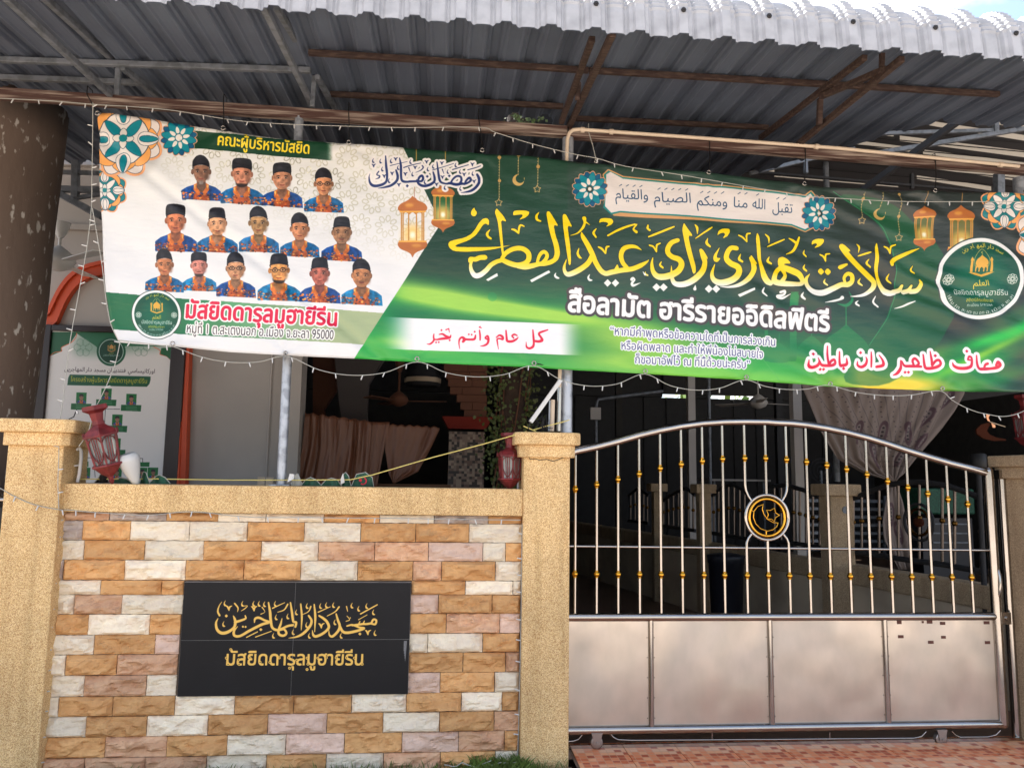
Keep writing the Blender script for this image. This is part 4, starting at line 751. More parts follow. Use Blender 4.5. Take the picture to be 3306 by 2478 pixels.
# ------------------------------------------------------------------ boundary wall with stone facing
Yst = .05
wall = thing('boundary_wall', (-.75, .1, 0), 'low boundary wall faced with split sandstone under a pebble coping, between two pillars', 'wall')
mb = MB(); mb.box(-1.962, .458, .062, .2, -.1, 1.29); link('wall_core', mb, M['mortar'], wall)
mb = MB(); mb.box(-1.962, .458, 0.012, .215, 1.288, 1.435); bevel(link('coping', mb, M['pebble'], wall), .006)
RZ = [95, 148, 268, 388, 512, 602, 722, 848, 970, 1097, 1226, 1348, 1475, 1603, 1732]
ROWS = ["385 S 665 G 1013 O 1330 W 1622 W 1975 O | 238 W 570 G 900 O 1105", "370 G 503 O 795 W 1155 W 1508 O 1855 W | 122 O 457 O 783 W 1105", "357 W 510 O 880 W 1240 O 1593 W 1940 S | 207 S 535 P 867 W 1005 O 1103",
 "352 G 383 O 758 W 1130 O 1485 O 1833 W | 103 O 440 S 615 O 943 W 1100", "340 W 613 O 985 O 1120 x | 430 O 760 W 1050 W 1098", "332 W 450 S 742 W 1115 x | 425 P 595 O 923 O 1096", "325 O 537 W 912 O 1100 x | 423 O 643 S 970 P 1092",
 "310 W 570 O 943 P 1092 x | 418 W 530 W 865 O 1090", "302 W 397 O 710 S 1080 x | 412 O 745 O 1005 S 1090", "297 W 510 S 890 W 1073 x | 408 P 605 O 938 W 1087", "290 W 355 O 685 O 1063 W 1428 O 1788 O | 65 W 398 O 735 W 983 O 1085",
 "270 W 522 O 893 W 1265 O 1630 P 1990 O | 257 W 600 O 935 S 1085", "262 O 637 S 1013 O 1383 W 1740 P | 20 O 372 P 717 S 997 O 1080", "255 S 510 S 880 S 1255 W 1620 O 1985 W | 258 S 605 O 942 W 1075"]
zs = [P(160, 1600+.5296*c, Yst).z for c in RZ]
def stone_mesh(wd, ht, seed, smooth_face):
    nx, nz_ = max(5, int(wd/.017)), 8; mb = MB(); amp = .026 if smooth_face else .040
    for k in range(nz_+1):
        for i in range(nx+1):
            u, v = i/nx, k/nz_; x = -wd/2+wd*u; z = -ht/2+ht*v
            b = min(u*wd, (1-u)*wd, v*ht, (1-v)*ht); ed = min(1, b/.014)
            h = noise.noise((x*7+seed*3.1, z*14, seed))*.75+noise.noise((x*24+seed, z*38, seed+5))*.4-abs(noise.noise((x*8+seed, z*12+x*5, seed+9)))*1.3+.45+.35*(1 if noise.noise((x*6+seed, z*11, seed+2)) > 0 else 0)
            if i not in (0, nx): x += .005*noise.noise((i, k, seed))
            y = -.009-ed*(.004+amp*max(-.15, h))+(.004*noise.noise((i*.7, k*.9, seed)) if b == 0 else 0)
            if b == 0: x += .0016*noise.noise((i*1.3, k*1.7, seed+1)); z += .0022*noise.noise((i*1.1, k*1.3, seed+4))
            mb.v.append((x, y, z))
    fs = [(k*(nx+1)+i, k*(nx+1)+i+1, (k+1)*(nx+1)+i+1, (k+1)*(nx+1)+i) for k in range(nz_) for i in range(nx)]
    mb.f += fs; mb.sm += [False]*len(fs); mb.mi += [0]*len(fs); n0 = len(mb.v)
    ring = [i for i in range(nx+1)]+[(k*(nx+1)+nx) for k in range(1, nz_+1)]+[nz_*(nx+1)+i for i in range(nx-1, -1, -1)]+[k*(nx+1) for k in range(nz_-1, 0, -1)]
    for r in ring: v = mb.v[r]; mb.v.append((v[0], .012, v[2]))
    L = len(ring); f2 = [(ring[i], n0+i, n0+(i+1) % L, ring[(i+1) % L]) for i in range(L)]; mb.f += f2; mb.sm += [False]*L; mb.mi += [0]*L
    return mb.mesh('stone')
ns = 0
for ri, row in enumerate(ROWS):
    z1, z0 = zs[ri], zs[ri+1]; ym = 1600+.5296*(RZ[ri]+RZ[ri+1])/2; half = 0; toks = row.split(); xs = []; cur = None; segs = []
    px = lambda c: P((0 if half == 0 else 1100)+.5296*float(c), ym, Yst).x
    prev = None; colr = None
    for tkn in toks:
        if tkn == '|': half = 1; continue
        if tkn in 'OWSPGx': colr = tkn; continue
        x = px(tkn)
        if prev is not None and colr and colr != 'x': segs.append((prev, x, colr))
        prev = x
    if '|' in toks and 'x' not in toks: pass
    for x0, x1, c in segs:
        if x1-x0 < .012: continue
        zt = min(z1, 1.286); gx = .0018; gz = .0018; ns += 1
        me = stone_mesh(x1-x0-2*gx, zt-z0-2*gz, ns*1.37, c in 'WP'); o = link('stone', me, SM[c+str(random.randrange(3))], wall, fix=True)
        o.location = ((x0+x1)/2, .062+random.uniform(-.004, .003), (zt+z0)/2); o.matrix_parent_inverse = Matrix.Translation(-wall.location)
# strips lengthwise so that no gap is left between the last measured stone and the pillar

# black granite name board made of four slabs
cs = CV(.035, 0, -1.36, -.10, .33, .95, 700, (.095, .092, .10))
sn = vnoise(cs.W, cs.H, 90, 5)[:, :, None]; cs.a *= .9+.25*sn
for i in range(60):
    r_ = random.Random(i); x, y = r_.uniform(575, 1310), r_.uniform(1885, 2245); cs.stroke([(x, y, .8), (x+r_.uniform(-8, 50), y+r_.uniform(-3, 5)+(r_.uniform(0, 50) if i % 3 == 0 else 0), .8)], (.4, .39, .4), al=.18, sm=False)
for i in range(5): x = 1305+i*2; cs.stroke([(x, 2068, 1.6), (x-1-i, 2100+8*i, 1.2)], (.75, .75, .75), al=.7, sm=False)
C_ = crop(640, 1880, .28933)
S_ = [[(222,398,8),(200,450,24),(212,520,30),(260,560,34),(330,550,34),(400,500,30),(415,440,30),(405,395,24),(392,368,8)], [(265,213,5),(235,260,12),(220,320,20),(240,365,22)], [(412,440,30),(480,420,26),(530,398,22),(525,365,12)],
 [(440,488,8),(400,540,26),(408,590,28),(470,592,28),(560,542,30),(640,500,30),(720,462,30),(792,440,28),(740,418,24),(680,390,26),(638,400,26),(628,442,12)],
 [(785,222,16),(802,320,28),(810,420,30),(828,500,28),(880,527,28),(940,510,26),(1000,482,26),(1060,472,26)], [(936,398,8),(922,460,24),(900,520,26),(902,572,28),(950,590,28),(985,562,26),(960,520,22),(915,530,16)], [(1030,222,16),(1047,330,26),(1062,430,26),(1095,442,24),(1085,490,26)],
 [(540,608,12),(662,547,12)], [(640,605,12),(817,540,10)], [(1145,238,16),(1157,380,22),(1150,528,8)], [(1233,368,22),(1265,420,26),(1250,480,30),(1180,560,30),(1100,602,22),(1008,617,5)], [(1295,243,16),(1307,380,26),(1300,548,8)],
 [(1350,368,20),(1400,400,28),(1440,440,30),(1457,500,30),(1400,560,30),(1320,597,30),(1285,582,26),(1273,528,6)], [(1540,348,16),(1560,420,26),(1580,480,28),(1560,540,30),(1500,597,28),(1465,582,20),(1458,528,6)],
 [(1580,480,26),(1610,540,30),(1660,557,30),(1750,542,30),(1850,510,28),(1800,498,24),(1720,470,22),(1660,482,18)], [(1720,475,22),(1790,466,24),(1840,460,24),(1880,460,24),(1930,452,26)], [(1790,466,22),(1805,430,10)], [(1840,460,22),(1855,425,10)], [(1930,455,24),(1955,410,24),(1987,420,24),(1975,462,24),(1930,455,22)],
 [(830,285,14),(967,222,8)], [(888,328,8),(960,302,14),(1000,240,18)], [(1340,328,14),(1475,268,8)], [(1438,372,8),(1530,322,14),(1572,270,20)], [(1812,348,16),(1998,246,14)], [(1148,362,6),(1230,322,12),(1257,265,18)], [(1790,412,10),(1885,358,8)], [(408,232,18),(445,280,16),(440,325,6)], [(1655,265,14),(1668,320,8)], [(480,315,6),(520,290,12),(550,258,8),(500,262,8)], [(700,350,12),(745,325,6),(715,275,14)], [(1650,430,10),(1690,412,10),(1660,370,8)]]
pl = []
for s_ in S_: pl += cs.stroke_polys(C_(s_))
for x, y, r in ((315, 370, 19), (500, 490, 14), (530, 492, 14), (700, 522, 19), (1805, 570, 19), (1697, 392, 9)): pl.append(ccw(cs.map(C_(dia(x, y, r)))))
for x, y in ((345, 285), (625, 290), (1375, 480), (1895, 555)): pl += cs.stroke_polys(C_(vm(x, y, 60)))
for x, y in ((300,230),(495,235),(740,240),(620,235),(680,235),(285,460),(870,385),(1000,375),(1060,550),(1210,470),(840,590),(1240,590),(1595,590),(1715,255),(1790,290),(1880,260),(1955,330),(1972,560),(1215,260),(1095,330),(1525,440),(1430,250),(1365,260),(860,235),(1510,250)): pl += cs.stroke_polys(C_(cm(x, y, 55)))
GD = lambda X, Y: np.array((.95, .76, .36), np.float32)+0*X[:, :, None]
cs.fill(pl, (.95, .76, .38), raw=True)
cs.text('\u0e21\u0e31\u0e2a\u0e22\u0e34\u0e14\u0e14\u0e32\u0e23\u0e38\u0e25\u0e21\u0e39\u0e2e\u0e32\u0e22\u0e35\u0e23\u0e35\u0e19', (731, 2145), (1171, 2145), 62, (.95, .76, .38), bold=1.9)
for i in range(19):                                  # little loops at the letter heads
    x = 737+i*23.2
for x, y in ((315,838),(450,858),(578,835),(692,885),(800,885),(905,835),(1010,835),(1100,862),(1215,838),(1335,838),(1430,835),(1540,835),(1655,835),(1745,838),(335,908),(458,908),(1225,905),(1830,905),(1020,950),(1215,965),(365,745)):
    q = C_([(x, y)])[0]; cs.fill([cv_circle(q[0], q[1], 4.6)], (.95, .76, .38)); cs.fill([cv_circle(q[0], q[1], 1.8)], (.14, .14, .15))
def print_mat(name, cv, rough=.5, bump=0.0, bs=8, aniso=(1, 1, 1), spec=.5, sheen=0):
    m = bpy.data.materials.new(name); m.use_nodes = True; n = m.node_tree.nodes; l = m.node_tree.links; b = n['Principled BSDF']; b.inputs['Roughness'].default_value = rough; b.inputs['Specular IOR Level'].default_value = spec
    uv = n.new('ShaderNodeUVMap'); im = n.new('ShaderNodeTexImage'); im.image = cv.image(name); im.extension = 'EXTEND'; l.new(uv.outputs[0], im.inputs[0]); l.new(im.outputs[0], b.inputs['Base Color'])
    if bump:
        t = n.new('ShaderNodeTexCoord'); mpn = n.new('ShaderNodeMapping'); mpn.inputs['Scale'].default_value = aniso; l.new(t.outputs['Object'], mpn.inputs[0])
        a = n.new('ShaderNodeTexNoise'); a.inputs['Scale'].default_value = bs; a.inputs['Detail'].default_value = 4; l.new(mpn.outputs[0], a.inputs['Vector']); q = n.new('ShaderNodeBump'); q.inputs['Strength'].default_value = bump; q.inputs['Distance'].default_value = .02; l.new(a.outputs[0], q.inputs['Height']); l.new(q.outputs[0], b.inputs['Normal'])
    return m
def set_uv(o, cv, off=(0, 0, 0)):
    me = o.data; uv = me.uv_layers.new(name='UVMap'); vs = np.array([v.co[:] for v in me.vertices]); li = np.array([l_.vertex_index for l_ in me.loops])
    u = (vs[li, 0]+off[0]-cv.u0)/(cv.u1-cv.u0); v = (vs[li, 2]+off[2]-cv.v0)/(cv.v1-cv.v0); uv.data.foreach_set('uv', np.column_stack([u, v]).ravel())
M['sign'] = print_mat('gold_lettering_on_granite', cs, .55, spec=.25)
sx0, sx1, sz0, sz1 = -1.326, -.142, .350, .928; sxm = P(947, 2060, .035).x; szm = P(950, 2064, .035).z
sign = thing('name_board', ((sx0+sx1)/2, .035, sz0), 'black granite name board with gold Arabic and Thai lettering set into the stone wall', 'sign')
for a0, a1 in ((sx0, sxm), (sxm, sx1)):
    for b0, b1 in ((sz0, szm), (szm, sz1)):
        mb = MB(); mb.box(a0+.0006, a1-.0006, .032, .064, b0+.0006, b1-.0006); o = link('granite_slab', mb, M['sign'], sign); set_uv(o, cs)
mb = MB(); mb.box(sx0, sx1, .0328, .063, sz0, sz1); link('joint_filler', mb, mat('pale_joint', (.62, .61, .6), .9), sign)

# ------------------------------------------------------------------ pillars
def pillar(x0, x1, y0, y1, z, label, m='pebble', dz=0, crack=False):
    t = thing('gate_pillar', ((x0+x1)/2, (y0+y1)/2, 0), label, 'pillar'); mb = MB(); mb.box(x0, x1, y0, y1, -.12, z-.135+dz); bevel(link('shaft', mb, M[m], t), .006)
    def cap(x0, x1, y0, y1, z0, z1, c):
        mb = MB(); p = [(x0+c, y0), (x1-c, y0), (x1, y0+c), (x1, y1-c), (x1-c, y1), (x0+c, y1), (x0, y1-c), (x0, y0+c)]
        n = 8; mb.add([(x, y, z0) for x, y in p]+[(x, y, z1) for x, y in p], [tuple(range(7, -1, -1)), tuple(range(8, 16))]+[(i, (i+1) % n, n+(i+1) % n, n+i) for i in range(n)]); return mb
    bevel(link('cap_lower', cap(x0-.028, x1+.028, y0-.028, y1+.028, z-.137, z-.069, .03), M[m], t), .005)
    bevel(link('cap_upper', cap(x0-.055, x1+.055, y0-.055, y1+.055, z-.069, z, .035), M[m], t), .008)
    return t
pillar(-2.235, -1.958, -.03, .26, 1.765, 'leftmost pebble-finished gate pillar with a tilted red lantern beside its cap')
pm = pillar(.458, .717, 0, .26, 1.748, 'middle pebble-finished pillar with upright pipes and tubes standing on its cap')
mb = MB(); pts = [P(x, y, -.002) for x, y in ((1702,1468),(1712,1482),(1730,1480),(1742,1485),(1765,1482),(1785,1488),(1800,1484),(1825,1474),(1838,1472))]; mb.tube(pts, .0022, 5); link('crack', mb, M['black'], pm)
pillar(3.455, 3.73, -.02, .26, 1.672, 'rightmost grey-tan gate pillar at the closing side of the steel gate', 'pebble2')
# ------------------------------------------------------------------ sliding steel gate
GY = .2
def K(l, x0, y0, k): return [(x0+a*k, y0+b*k) for a, b in l]
gate = thing('steel_gate', (2.0, GY, 0), 'polished steel sliding gate with arched top, brass balls and crescent-and-star medallion', 'gate')
crest_px = K([(245,868),(300,846),(480,808),(680,757),(870,703),(1050,660),(1240,623),(1430,597),(1620,584),(1810,581),(2000,583)], 1750, 1150, .3618)+K([(0,585),(150,592),(290,607),(470,637),(650,675),(830,722),(1010,778),(1190,838),(1370,892),(1550,945),(1730,990),(1890,1035)], 2500, 1150, .3644)
crest = [P(x, y, GY) for x, y in crest_px]
mb = MB(); mb.tube(crest, .0235, 14); link('top_rail', mb, M['steel'], gate)
def crest_z(x):
    for a, b in zip(crest, crest[1:]):
        if a.x <= x <= b.x: return a.z+(b.z-a.z)*(x-a.x)/(b.x-a.x)
    return crest[0].z
zm = .715; zb = .10; zr = P(2500, 1768, GY).z
xl, xr = .735, P(3218, 1985, GY).x
for nm, z, r in (('middle_rail', zm, .024), ('bottom_rail', zb, .024)): mb = MB(); mb.tube([(xl, GY, z), (xr, GY, z-.0)], r, 14); link(nm, mb, M['steel'], gate)
mb = MB(); mb.tube([(xl, GY+.004, zr+.003), (xr, GY+.004, zr-.006)], .008, 8); link('thin_rail', mb, M['steel'], gate)
mb = MB(); mb.tube([(xr, GY, zb), (xr, GY, crest[-1].z+.01)], .029, 14); mb.ball((xr, GY, crest[-1].z+.01), .029, 12); mb.ball((xr, GY, zb), .029, 12); link('end_post', mb, M['steel'], gate)
bx = K([(293,1150),(487,1150),(680,1150),(873,1150),(1065,1150),(1257,1150),(1450,1150),(1635,1150),(1823,1150),(2020,1150)], 1750, 1550, .3617)+K([(143,1155),(325,1155),(508,1155),(685,1155),(868,1155),(1052,1155),(1232,1155),(1410,1155),(1590,1155),(1765,1155)], 2500, 1550, .3644)
bt = K([(300,1183),(488,1143),(677,1097),(865,1048),(1053,998),(1243,962),(1432,934),(1621,915),(1805,908),(1998,909)], 1750, 1150, .3618)+K([(118,914),(298,934),(475,964),(651,999),(831,1046),(1017,1106),(1192,1162),(1369,1216),(1544,1265),(1722,1308)], 2500, 1150, .3644)
mc = P(2476, 1669, GY); R1 = .131; R2 = .108
bp = MB(); bp.lathe((0, 0, 0), [(.008, -.021), (.012, -.021), (.012, -.017), (.009, -.016), (.014, -.012), (.018, -.005), (.0185, 0), (.018, .005), (.014, .012), (.009, .016), (.012, .017), (.012, .021), (.008, .021)], 12); ballme = bp.mesh('brass_ball'); fixn(ballme); ballme.materials.append(M['brass'])
def brass(x, z):
    o = bpy.data.objects.new('brass_ball', ballme); COL.objects.link(o); o.parent = gate; o.location = Vector((x, GY, z))-gate.location
zlow = P(2476, 1857, GY).z
for i in range(20):
    x = P(*bx[i], GY).x; zt = P(*bt[i], GY).z; top = crest_z(x)-.015
    if i in (8, 10):
        s_ = -1 if i == 8 else 1; xx = mc.x+s_*.129
        mb = MB(); mb.tube([(xx, GY, top), (xx, GY, mc.z+.19), (xx-s_*.004, GY, mc.z+.155), (xx-s_*.016, GY, mc.z+.125), (xx-s_*.034, GY, mc.z+.098)], .0085, 9); link('baluster', mb, M['steel'], gate)
        mb = MB(); mb.tube([(xx-s_*.034, GY, mc.z-.096), (xx-s_*.012, GY, mc.z-.122), (xx-s_*.001, GY, mc.z-.15), (xx, GY, mc.z-.19), (xx, GY, zm)], .0085, 9); link('baluster', mb, M['steel'], gate)
        x = xx
    elif i == 9:
        x = mc.x
        mb = MB(); mb.tube([(x, GY, top), (x, GY, mc.z+R1)], .0085, 9); link('baluster', mb, M['steel'], gate)
        mb = MB(); mb.tube([(x, GY, mc.z-R1), (x, GY, zm)], .0085, 9); link('baluster', mb, M['steel'], gate)
    else: mb = MB(); mb.tube([(x, GY, zm), (x, GY, top)], .0085, 9); link('baluster', mb, M['steel'], gate)
    brass(x, zt); brass(x, zlow+(i-9.5)*-.0007)
ring = lambda c, r, n=40: [(c.x+r*math.cos(2*math.pi*k/n), c.y, c.z+r*math.sin(2*math.pi*k/n)) for k in range(n)]
mb = MB(); mb.tube(ring(mc, R1), .0105, 9, closed=True); link('medallion_ring', mb, M['steel'], gate)
med = MB(); med.tube(ring(mc, R2), .0085, 9, closed=True); med = link('medallion', med, M['brass'], gate)
q = K([(1975,212),(1925,232),(1890,275),(1886,330),(1905,385),(1950,430),(2010,452),(2060,440),(2095,410),(2107,378),(2060,375),(2010,345),(1978,300),(1965,255)], 1750, 1550, .3617)
mb = MB(); mb.tube([P(x, y, GY-.002) for x, y in q], .0032, 6, closed=True); mb.tube([P(1750+1862*.3617, 1550+262*.3617, GY), P(1750+1892*.3617, 1550+280*.3617, GY)], .003, 6); mb.tube([P(1750+2000*.3617, 1550+452*.3617, GY), P(1750+2002*.3617, 1550+495*.3617, GY)], .004, 6); link('crescent', mb, M['brass'], med)
q = K([(2002,262),(2035,268),(2075,245),(2082,288),(2120,310),(2083,330),(2072,365),(2045,345),(2003,342),(2020,305)], 1750, 1550, .3617)
mb = MB(); mb.tube([P(x, y, GY-.002) for x, y in q], .0032, 6, closed=True); link('star', mb, M['brass'], med)
mulx = [P(2102, 2150, GY).x, P(2488, 2150, GY).x, P(2861, 2150, GY).x]
for x in mulx: mb = MB(); mb.tube([(x, GY, zb), (x, GY, zm)], .016, 12); link('panel_post', mb, M['steel'], gate)
ed = [xl-.05]+mulx+[xr]
for a, b in zip(ed, ed[1:]):
    mb = MB(); mb.box(a+.012, b-.012, GY+.002, GY+.005, zb+.01, zm-.01); link('steel_sheet', mb, M['panel'], gate)
mb = MB()
for a, b in zip(ed, ed[1:]):
    for x in (a+.02, b-.022):
        for k in range(6): mb.ball((x, GY, zb+.06+k*.11), .0028, 6)
link('rivets', mb, M['dark'], gate)['kind'] = 'stuff'
tp = mat('brown_tape', (.36, .21, .17), .7)
for x, y, w_, h_ in ((2904,2008,14,11),(2980,2007,6,7),(3002,2007,17,10),(3044,2011,16,10),(3186,2009,18,10),(2909,2054,17,10),(3006,2072,17,10),(3047,2056,14,9),(3189,2073,16,10)):
    a = P(x-w_/2, y+h_/2, GY-.001); b = P(x+w_/2, y-h_/2, GY-.001); mb = MB(); mb.box(a.x, b.x, GY-.0002, GY+.0015, a.z, b.z); link('tape_scrap', mb, tp, gate)
def wheel(px_, py_):
    c = P(px_, py_, GY); mb = MB(); mb.lathe((c.x, GY-.017, c.z), [(.012, 0), (.030, 0), (.036, .003), (.030, .010), (.030, .022), (.036, .030), (.030, .034), (.012, .034)], 20, (0, 1, 0)); wl_ = link('roller', mb, mat('worn_steel', (.62, .59, .57), .35, .8), gate)
    mb = MB(); mb.box(c.x-.032, c.x+.032, GY-.024, GY+.024, c.z+.048, c.z+.054); mb.prism([(c.x-.03, c.z+.05), (c.x+.03, c.z+.05), (c.x+.016, c.z-.008), (c.x-.016, c.z-.008)], GY-.026, GY-.022); mb.lathe((c.x, GY-.034, c.z), [(.006, 0), (.006, .012)], 8, (0, 1, 0)); link('bracket', mb, bpy.data.materials['worn_steel'], gate)
wheel(1925, 2393); wheel(3035, 2381)
mb = MB()
for l in ([(1830,2392),(1850,2391),(1868,2385),(1880,2370)], [(1968,2365),(1980,2378),(1995,2386),(2040,2388),(2500,2385),(2950,2381),(2975,2376),(2990,2360)], [(3072,2358),(3084,2371),(3100,2378),(3190,2377),(3215,2371),(3230,2356)]): mb.tube([P(x, y, GY) for x, y in l], .0042, 7)
for x in (2299, 2679): mb.tube([P(x, 2362, GY), P(x, 2386, GY)], .0035, 6)
link('lower_rod', mb, M['steel'], gate)
mb = MB(); a = P(3217, 1820, GY); pts = [P(x, y, GY-.035*math.sin(math.pi*i/6)) for i, (x, y) in enumerate(((3212,1818),(3222,1835),(3228,1860),(3230,1885),(3228,1910),(3222,1930),(3216,1945)))]; mb.tube(pts, .009, 8); link('handle', mb, M['steel'], gate)
mb = MB(); a = P(3238, 1992, GY); mb.box(a.x-.03, a.x+.03, GY-.03, GY-.024, a.z-.035, a.z+.035); mb.lathe((a.x+.005, GY-.04, a.z), [(.012, 0), (.012, .02)], 10, (0, 1, 0)); link('latch', mb, M['steel'], gate)
gp = thing('guide_post', (3.41, GY+.02, 0), 'round steel guide post standing between the gate end and the right pillar', 'post')
mb = MB(); xg = P(3243, 1700, GY+.03).x; mb.tube([(xg, GY+.03, 0), (xg, GY+.03, 1.55)], .028, 14); mb.box(xg-.04, xg+.025, GY-.005, GY+.065, 1.53, 1.585); link('post', mb, M['steel'], gp)
mb = MB(); mb.box(xg+.03, xg+.044, GY-.05, GY+.09, 0, .72); link('stop_plate', mb, M['rust_iron'], gp)
tr = thing('ground_rail', (2, GY, 0), 'thin steel rail set in the tiles under the gate rollers', 'rail'); mb = MB(); mb.box(.72, 3.45, GY-.006, GY+.006, 0, .022); link('rail', mb, M['steel'], tr)

# ------------------------------------------------------------------ posts, beam and pipe that carry banner and awning
PYY = .15
def post(x, z0, z1, r, label, Y=PYY, nm='canopy_post', m='galv'):
    t = thing(nm, (x, Y, z0), label, 'post'); mb = MB(); mb.tube([(x, Y, z0), (x, Y, z1)], r, 16); link('tube', mb, M[m], t)
    mb = MB(); mb.box(x-.055, x+.055, Y-.055, Y+.055, z0, z0+.006); link('base_plate', mb, M[m], t); return t
post(P(918, 1350, PYY).x, 1.436, 3.58, .026, 'galvanised post rising from the wall coping to the banner edge')
xp = P(1829, 1300, PYY).x
post(xp, 1.749, 3.54, .034, 'galvanised post standing on the cap of the middle pillar')
post(P(3290, 590, .2).x, 1.673, 3.46, .036, 'galvanised post under the right end of the rusty beam', .2)
bmT = thing('header_beam', (.5, PYY, 3.6), 'long brown rusty beam running above the banner', 'beam')
pb = [P(-200, 290, PYY), P(0, 304, PYY), P(700, 346, PYY), P(1830, 427, PYY)]; pb2 = [P(1834, 432, PYY), P(2700, 493, PYY), P(3300, 548, PYY)]
mb = MB(); mb.beam(pb[0], pb[3], .05, .062); bevel(link('beam', mb, M['beam_paint'], bmT), .003); mb = MB(); mb.beam(pb2[0], P(3300, 549, PYY), .05, .058); bevel(link('beam', mb, M['beam_paint'], bmT), .003)
pp = thing('water_pipe', (xp-.04, .09, 3.5), 'cream plastic pipe bending out beside the middle post along the beam', 'pipe')
q = [(1826,800),(1828,600),(1830,498),(1832,450),(1838,430),(1850,420),(1870,418),(2200,441),(2700,478),(3290,537)]; mb = MB(); mb.tube([P(x, y, .095 if i > 1 else .098) for i, (x, y) in enumerate(q)], .0112, 10); link('tube', mb, M['pvc'], pp)
mb = MB()
for x, y in ((1875, 419), (1968, 425), (2630, 473), (3225, 531)):
    a = P(x, y, .095); b = P(x+12, y+1, .095); mb.tube([a, b], .017, 10)
link('couplings', mb, M['pvc'], pp)

# ------------------------------------------------------------------ banner
cb = make_banner()
M['banner'] = print_mat('printed_vinyl', cb, .4, bump=.5, bs=3.2, aniso=(1.2, 1, 3.4), spec=.45)
TOP = [(316,366),(500,388),(720,424),(925,447),(1125,462),(1340,479),(1552,492),(1700,501),(1920,527),(2120,545),(2283,560),(2430,579),(2590,596),(2800,612),(3010,618),(3306,626),(3420,633)]
BOT = [(386,1106),(470,1112),(563,1117),(740,1135),(925,1148),(1130,1158),(1347,1168),(1540,1178),(1722,1186),(1900,1196),(2080,1206),(2240,1216),(2404,1226),(2540,1236),(2673,1246),(2850,1254),(3033,1262),(3180,1265),(3420,1268)]
LEFT = [(316,366),(322,450),(326,600),(334,800),(345,950),(358,1040),(386,1106)]
def BP(x, y):
    a = cb.map([(x, y)])[0]; X = cb.u0+a[0]/cb.res; return Vector((X, cb.A+cb.B*X, cb.v0+a[1]/cb.res))
def lerpl(l, t, ax=0):
    for a, b in zip(l, l[1:]):
        if a[ax] <= t <= b[ax]: f = (t-a[ax])/(b[ax]-a[ax]); return a[0]+(b[0]-a[0])*f, a[1]+(b[1]-a[1])*f
    return l[-1] if t > l[-1][ax] else l[0]
GT = [(322,373),(725,420),(1128,466),(1556,491),(1922,526),(2283,562),(2590,598),(3010,620),(3300,624)]; GB = [(563,1112),(925,1143),(1347,1160),(1722,1174),(2080,1200),(2404,1219),(2673,1240),(3033,1255)]
gt3 = [BP(*g) for g in GT]; gb3 = [BP(*g) for g in GB]
NX, NZ = 330, 70; mb = MB(); uvs = []
for i in range(NX+1):
    s_ = i/NX
    for k in range(NZ+1):
        t = k/NZ; lx, ly = lerpl(LEFT, 366+t*740, 1)
        x = lx+(3420-lx)*s_; yt = lerpl(TOP, x)[1]; yb_ = lerpl(BOT, max(x, 386))[1]
        y = yt+(yb_-yt)*t if x > 400 else (ly*(1-s_*40)+(yt+(yb_-yt)*t)*s_*40 if s_*40 < 1 else yt+(yb_-yt)*t)
        p = BP(x, y); uvs.append(((p.x-cb.u0)/(cb.u1-cb.u0), (p.z-cb.v0)/(cb.v1-cb.v0)))
        n = noise.noise((p.x*1.3, 0, p.z*1.1+3))*.028+noise.noise((p.x*3+p.z*2.0, 1, p.z*3.4))*.016
        if p.x > 1.2: n += min(1, (p.x-1.2))*.017*math.sin((p.z*1.0+p.x*.42)*38+3*noise.noise((p.x*2, 5, p.z*3)))*noise.noise((p.x*1.5, 9, p.z*1.7))*1.6
        for g in gt3:                               # folds fanning down from the eyelets
            dx, dz = p.x-g.x, g.z-p.z; r = math.hypot(dx, dz)
            if r < .5: an = math.atan2(dx, dz); n += .008*math.sin(an*7+g.x*5)*math.exp(-r*7)*min(1, r*25)
        for g in gb3:
            dx, dz = p.x-g.x, p.z-g.z; r = math.hypot(dx, dz)
            if r < .4: an = math.atan2(dx, dz); n += .007*math.sin(an*8+g.x*3)*math.exp(-r*8)*min(1, r*25)
        dl = abs((p.x+1.15)*.75+(p.z-2.75))            # one long diagonal crease on the white part
        if p.x < -.3: n += -.010*math.exp(-(dl/.03)**2)+.006*math.exp(-((dl-.06)/.04)**2)
        mb.v.append((p.x, p.y-n, p.z))
H1 = NZ+1
fs = [(i*H1+k, (i+1)*H1+k, (i+1)*H1+k+1, i*H1+k+1) for i in range(NX) for k in range(NZ)]; mb.f = [f[::-1] for f in fs]; mb.sm = [True]*len(fs); mb.mi = [0]*len(fs)
bn = thing('banner', (.9, .03, 2.2), 'long green and white printed greeting banner hung between the rusty beam and the posts', 'banner')
sheet = link('vinyl_sheet', mb, M['banner'], bn, fix=False)
uv = sheet.data.uv_layers.new(name='UVMap'); ua = np.array(uvs, np.float32); li = np.array([l_.vertex_index for l_ in sheet.data.loops]); uv.data.foreach_set('uv', ua[li].ravel())
sd = sheet.modifiers.new('thick', 'SOLIDIFY'); sd.thickness = .0012; sd.offset = 0
em = MB(); em.tube([(.011*math.cos(a), 0, .011*math.sin(a)) for a in np.linspace(0, 2*math.pi, 15)[:-1]], .0035, 6, closed=True); eme = em.mesh('eyelet'); fixn(eme); eme.materials.append(M['steel'])
for g in gt3+gb3: o = bpy.data.objects.new('eyelet', eme); COL.objects.link(o); o.parent = bn; o.location = g+Vector((0, -.028, 0))-bn.location
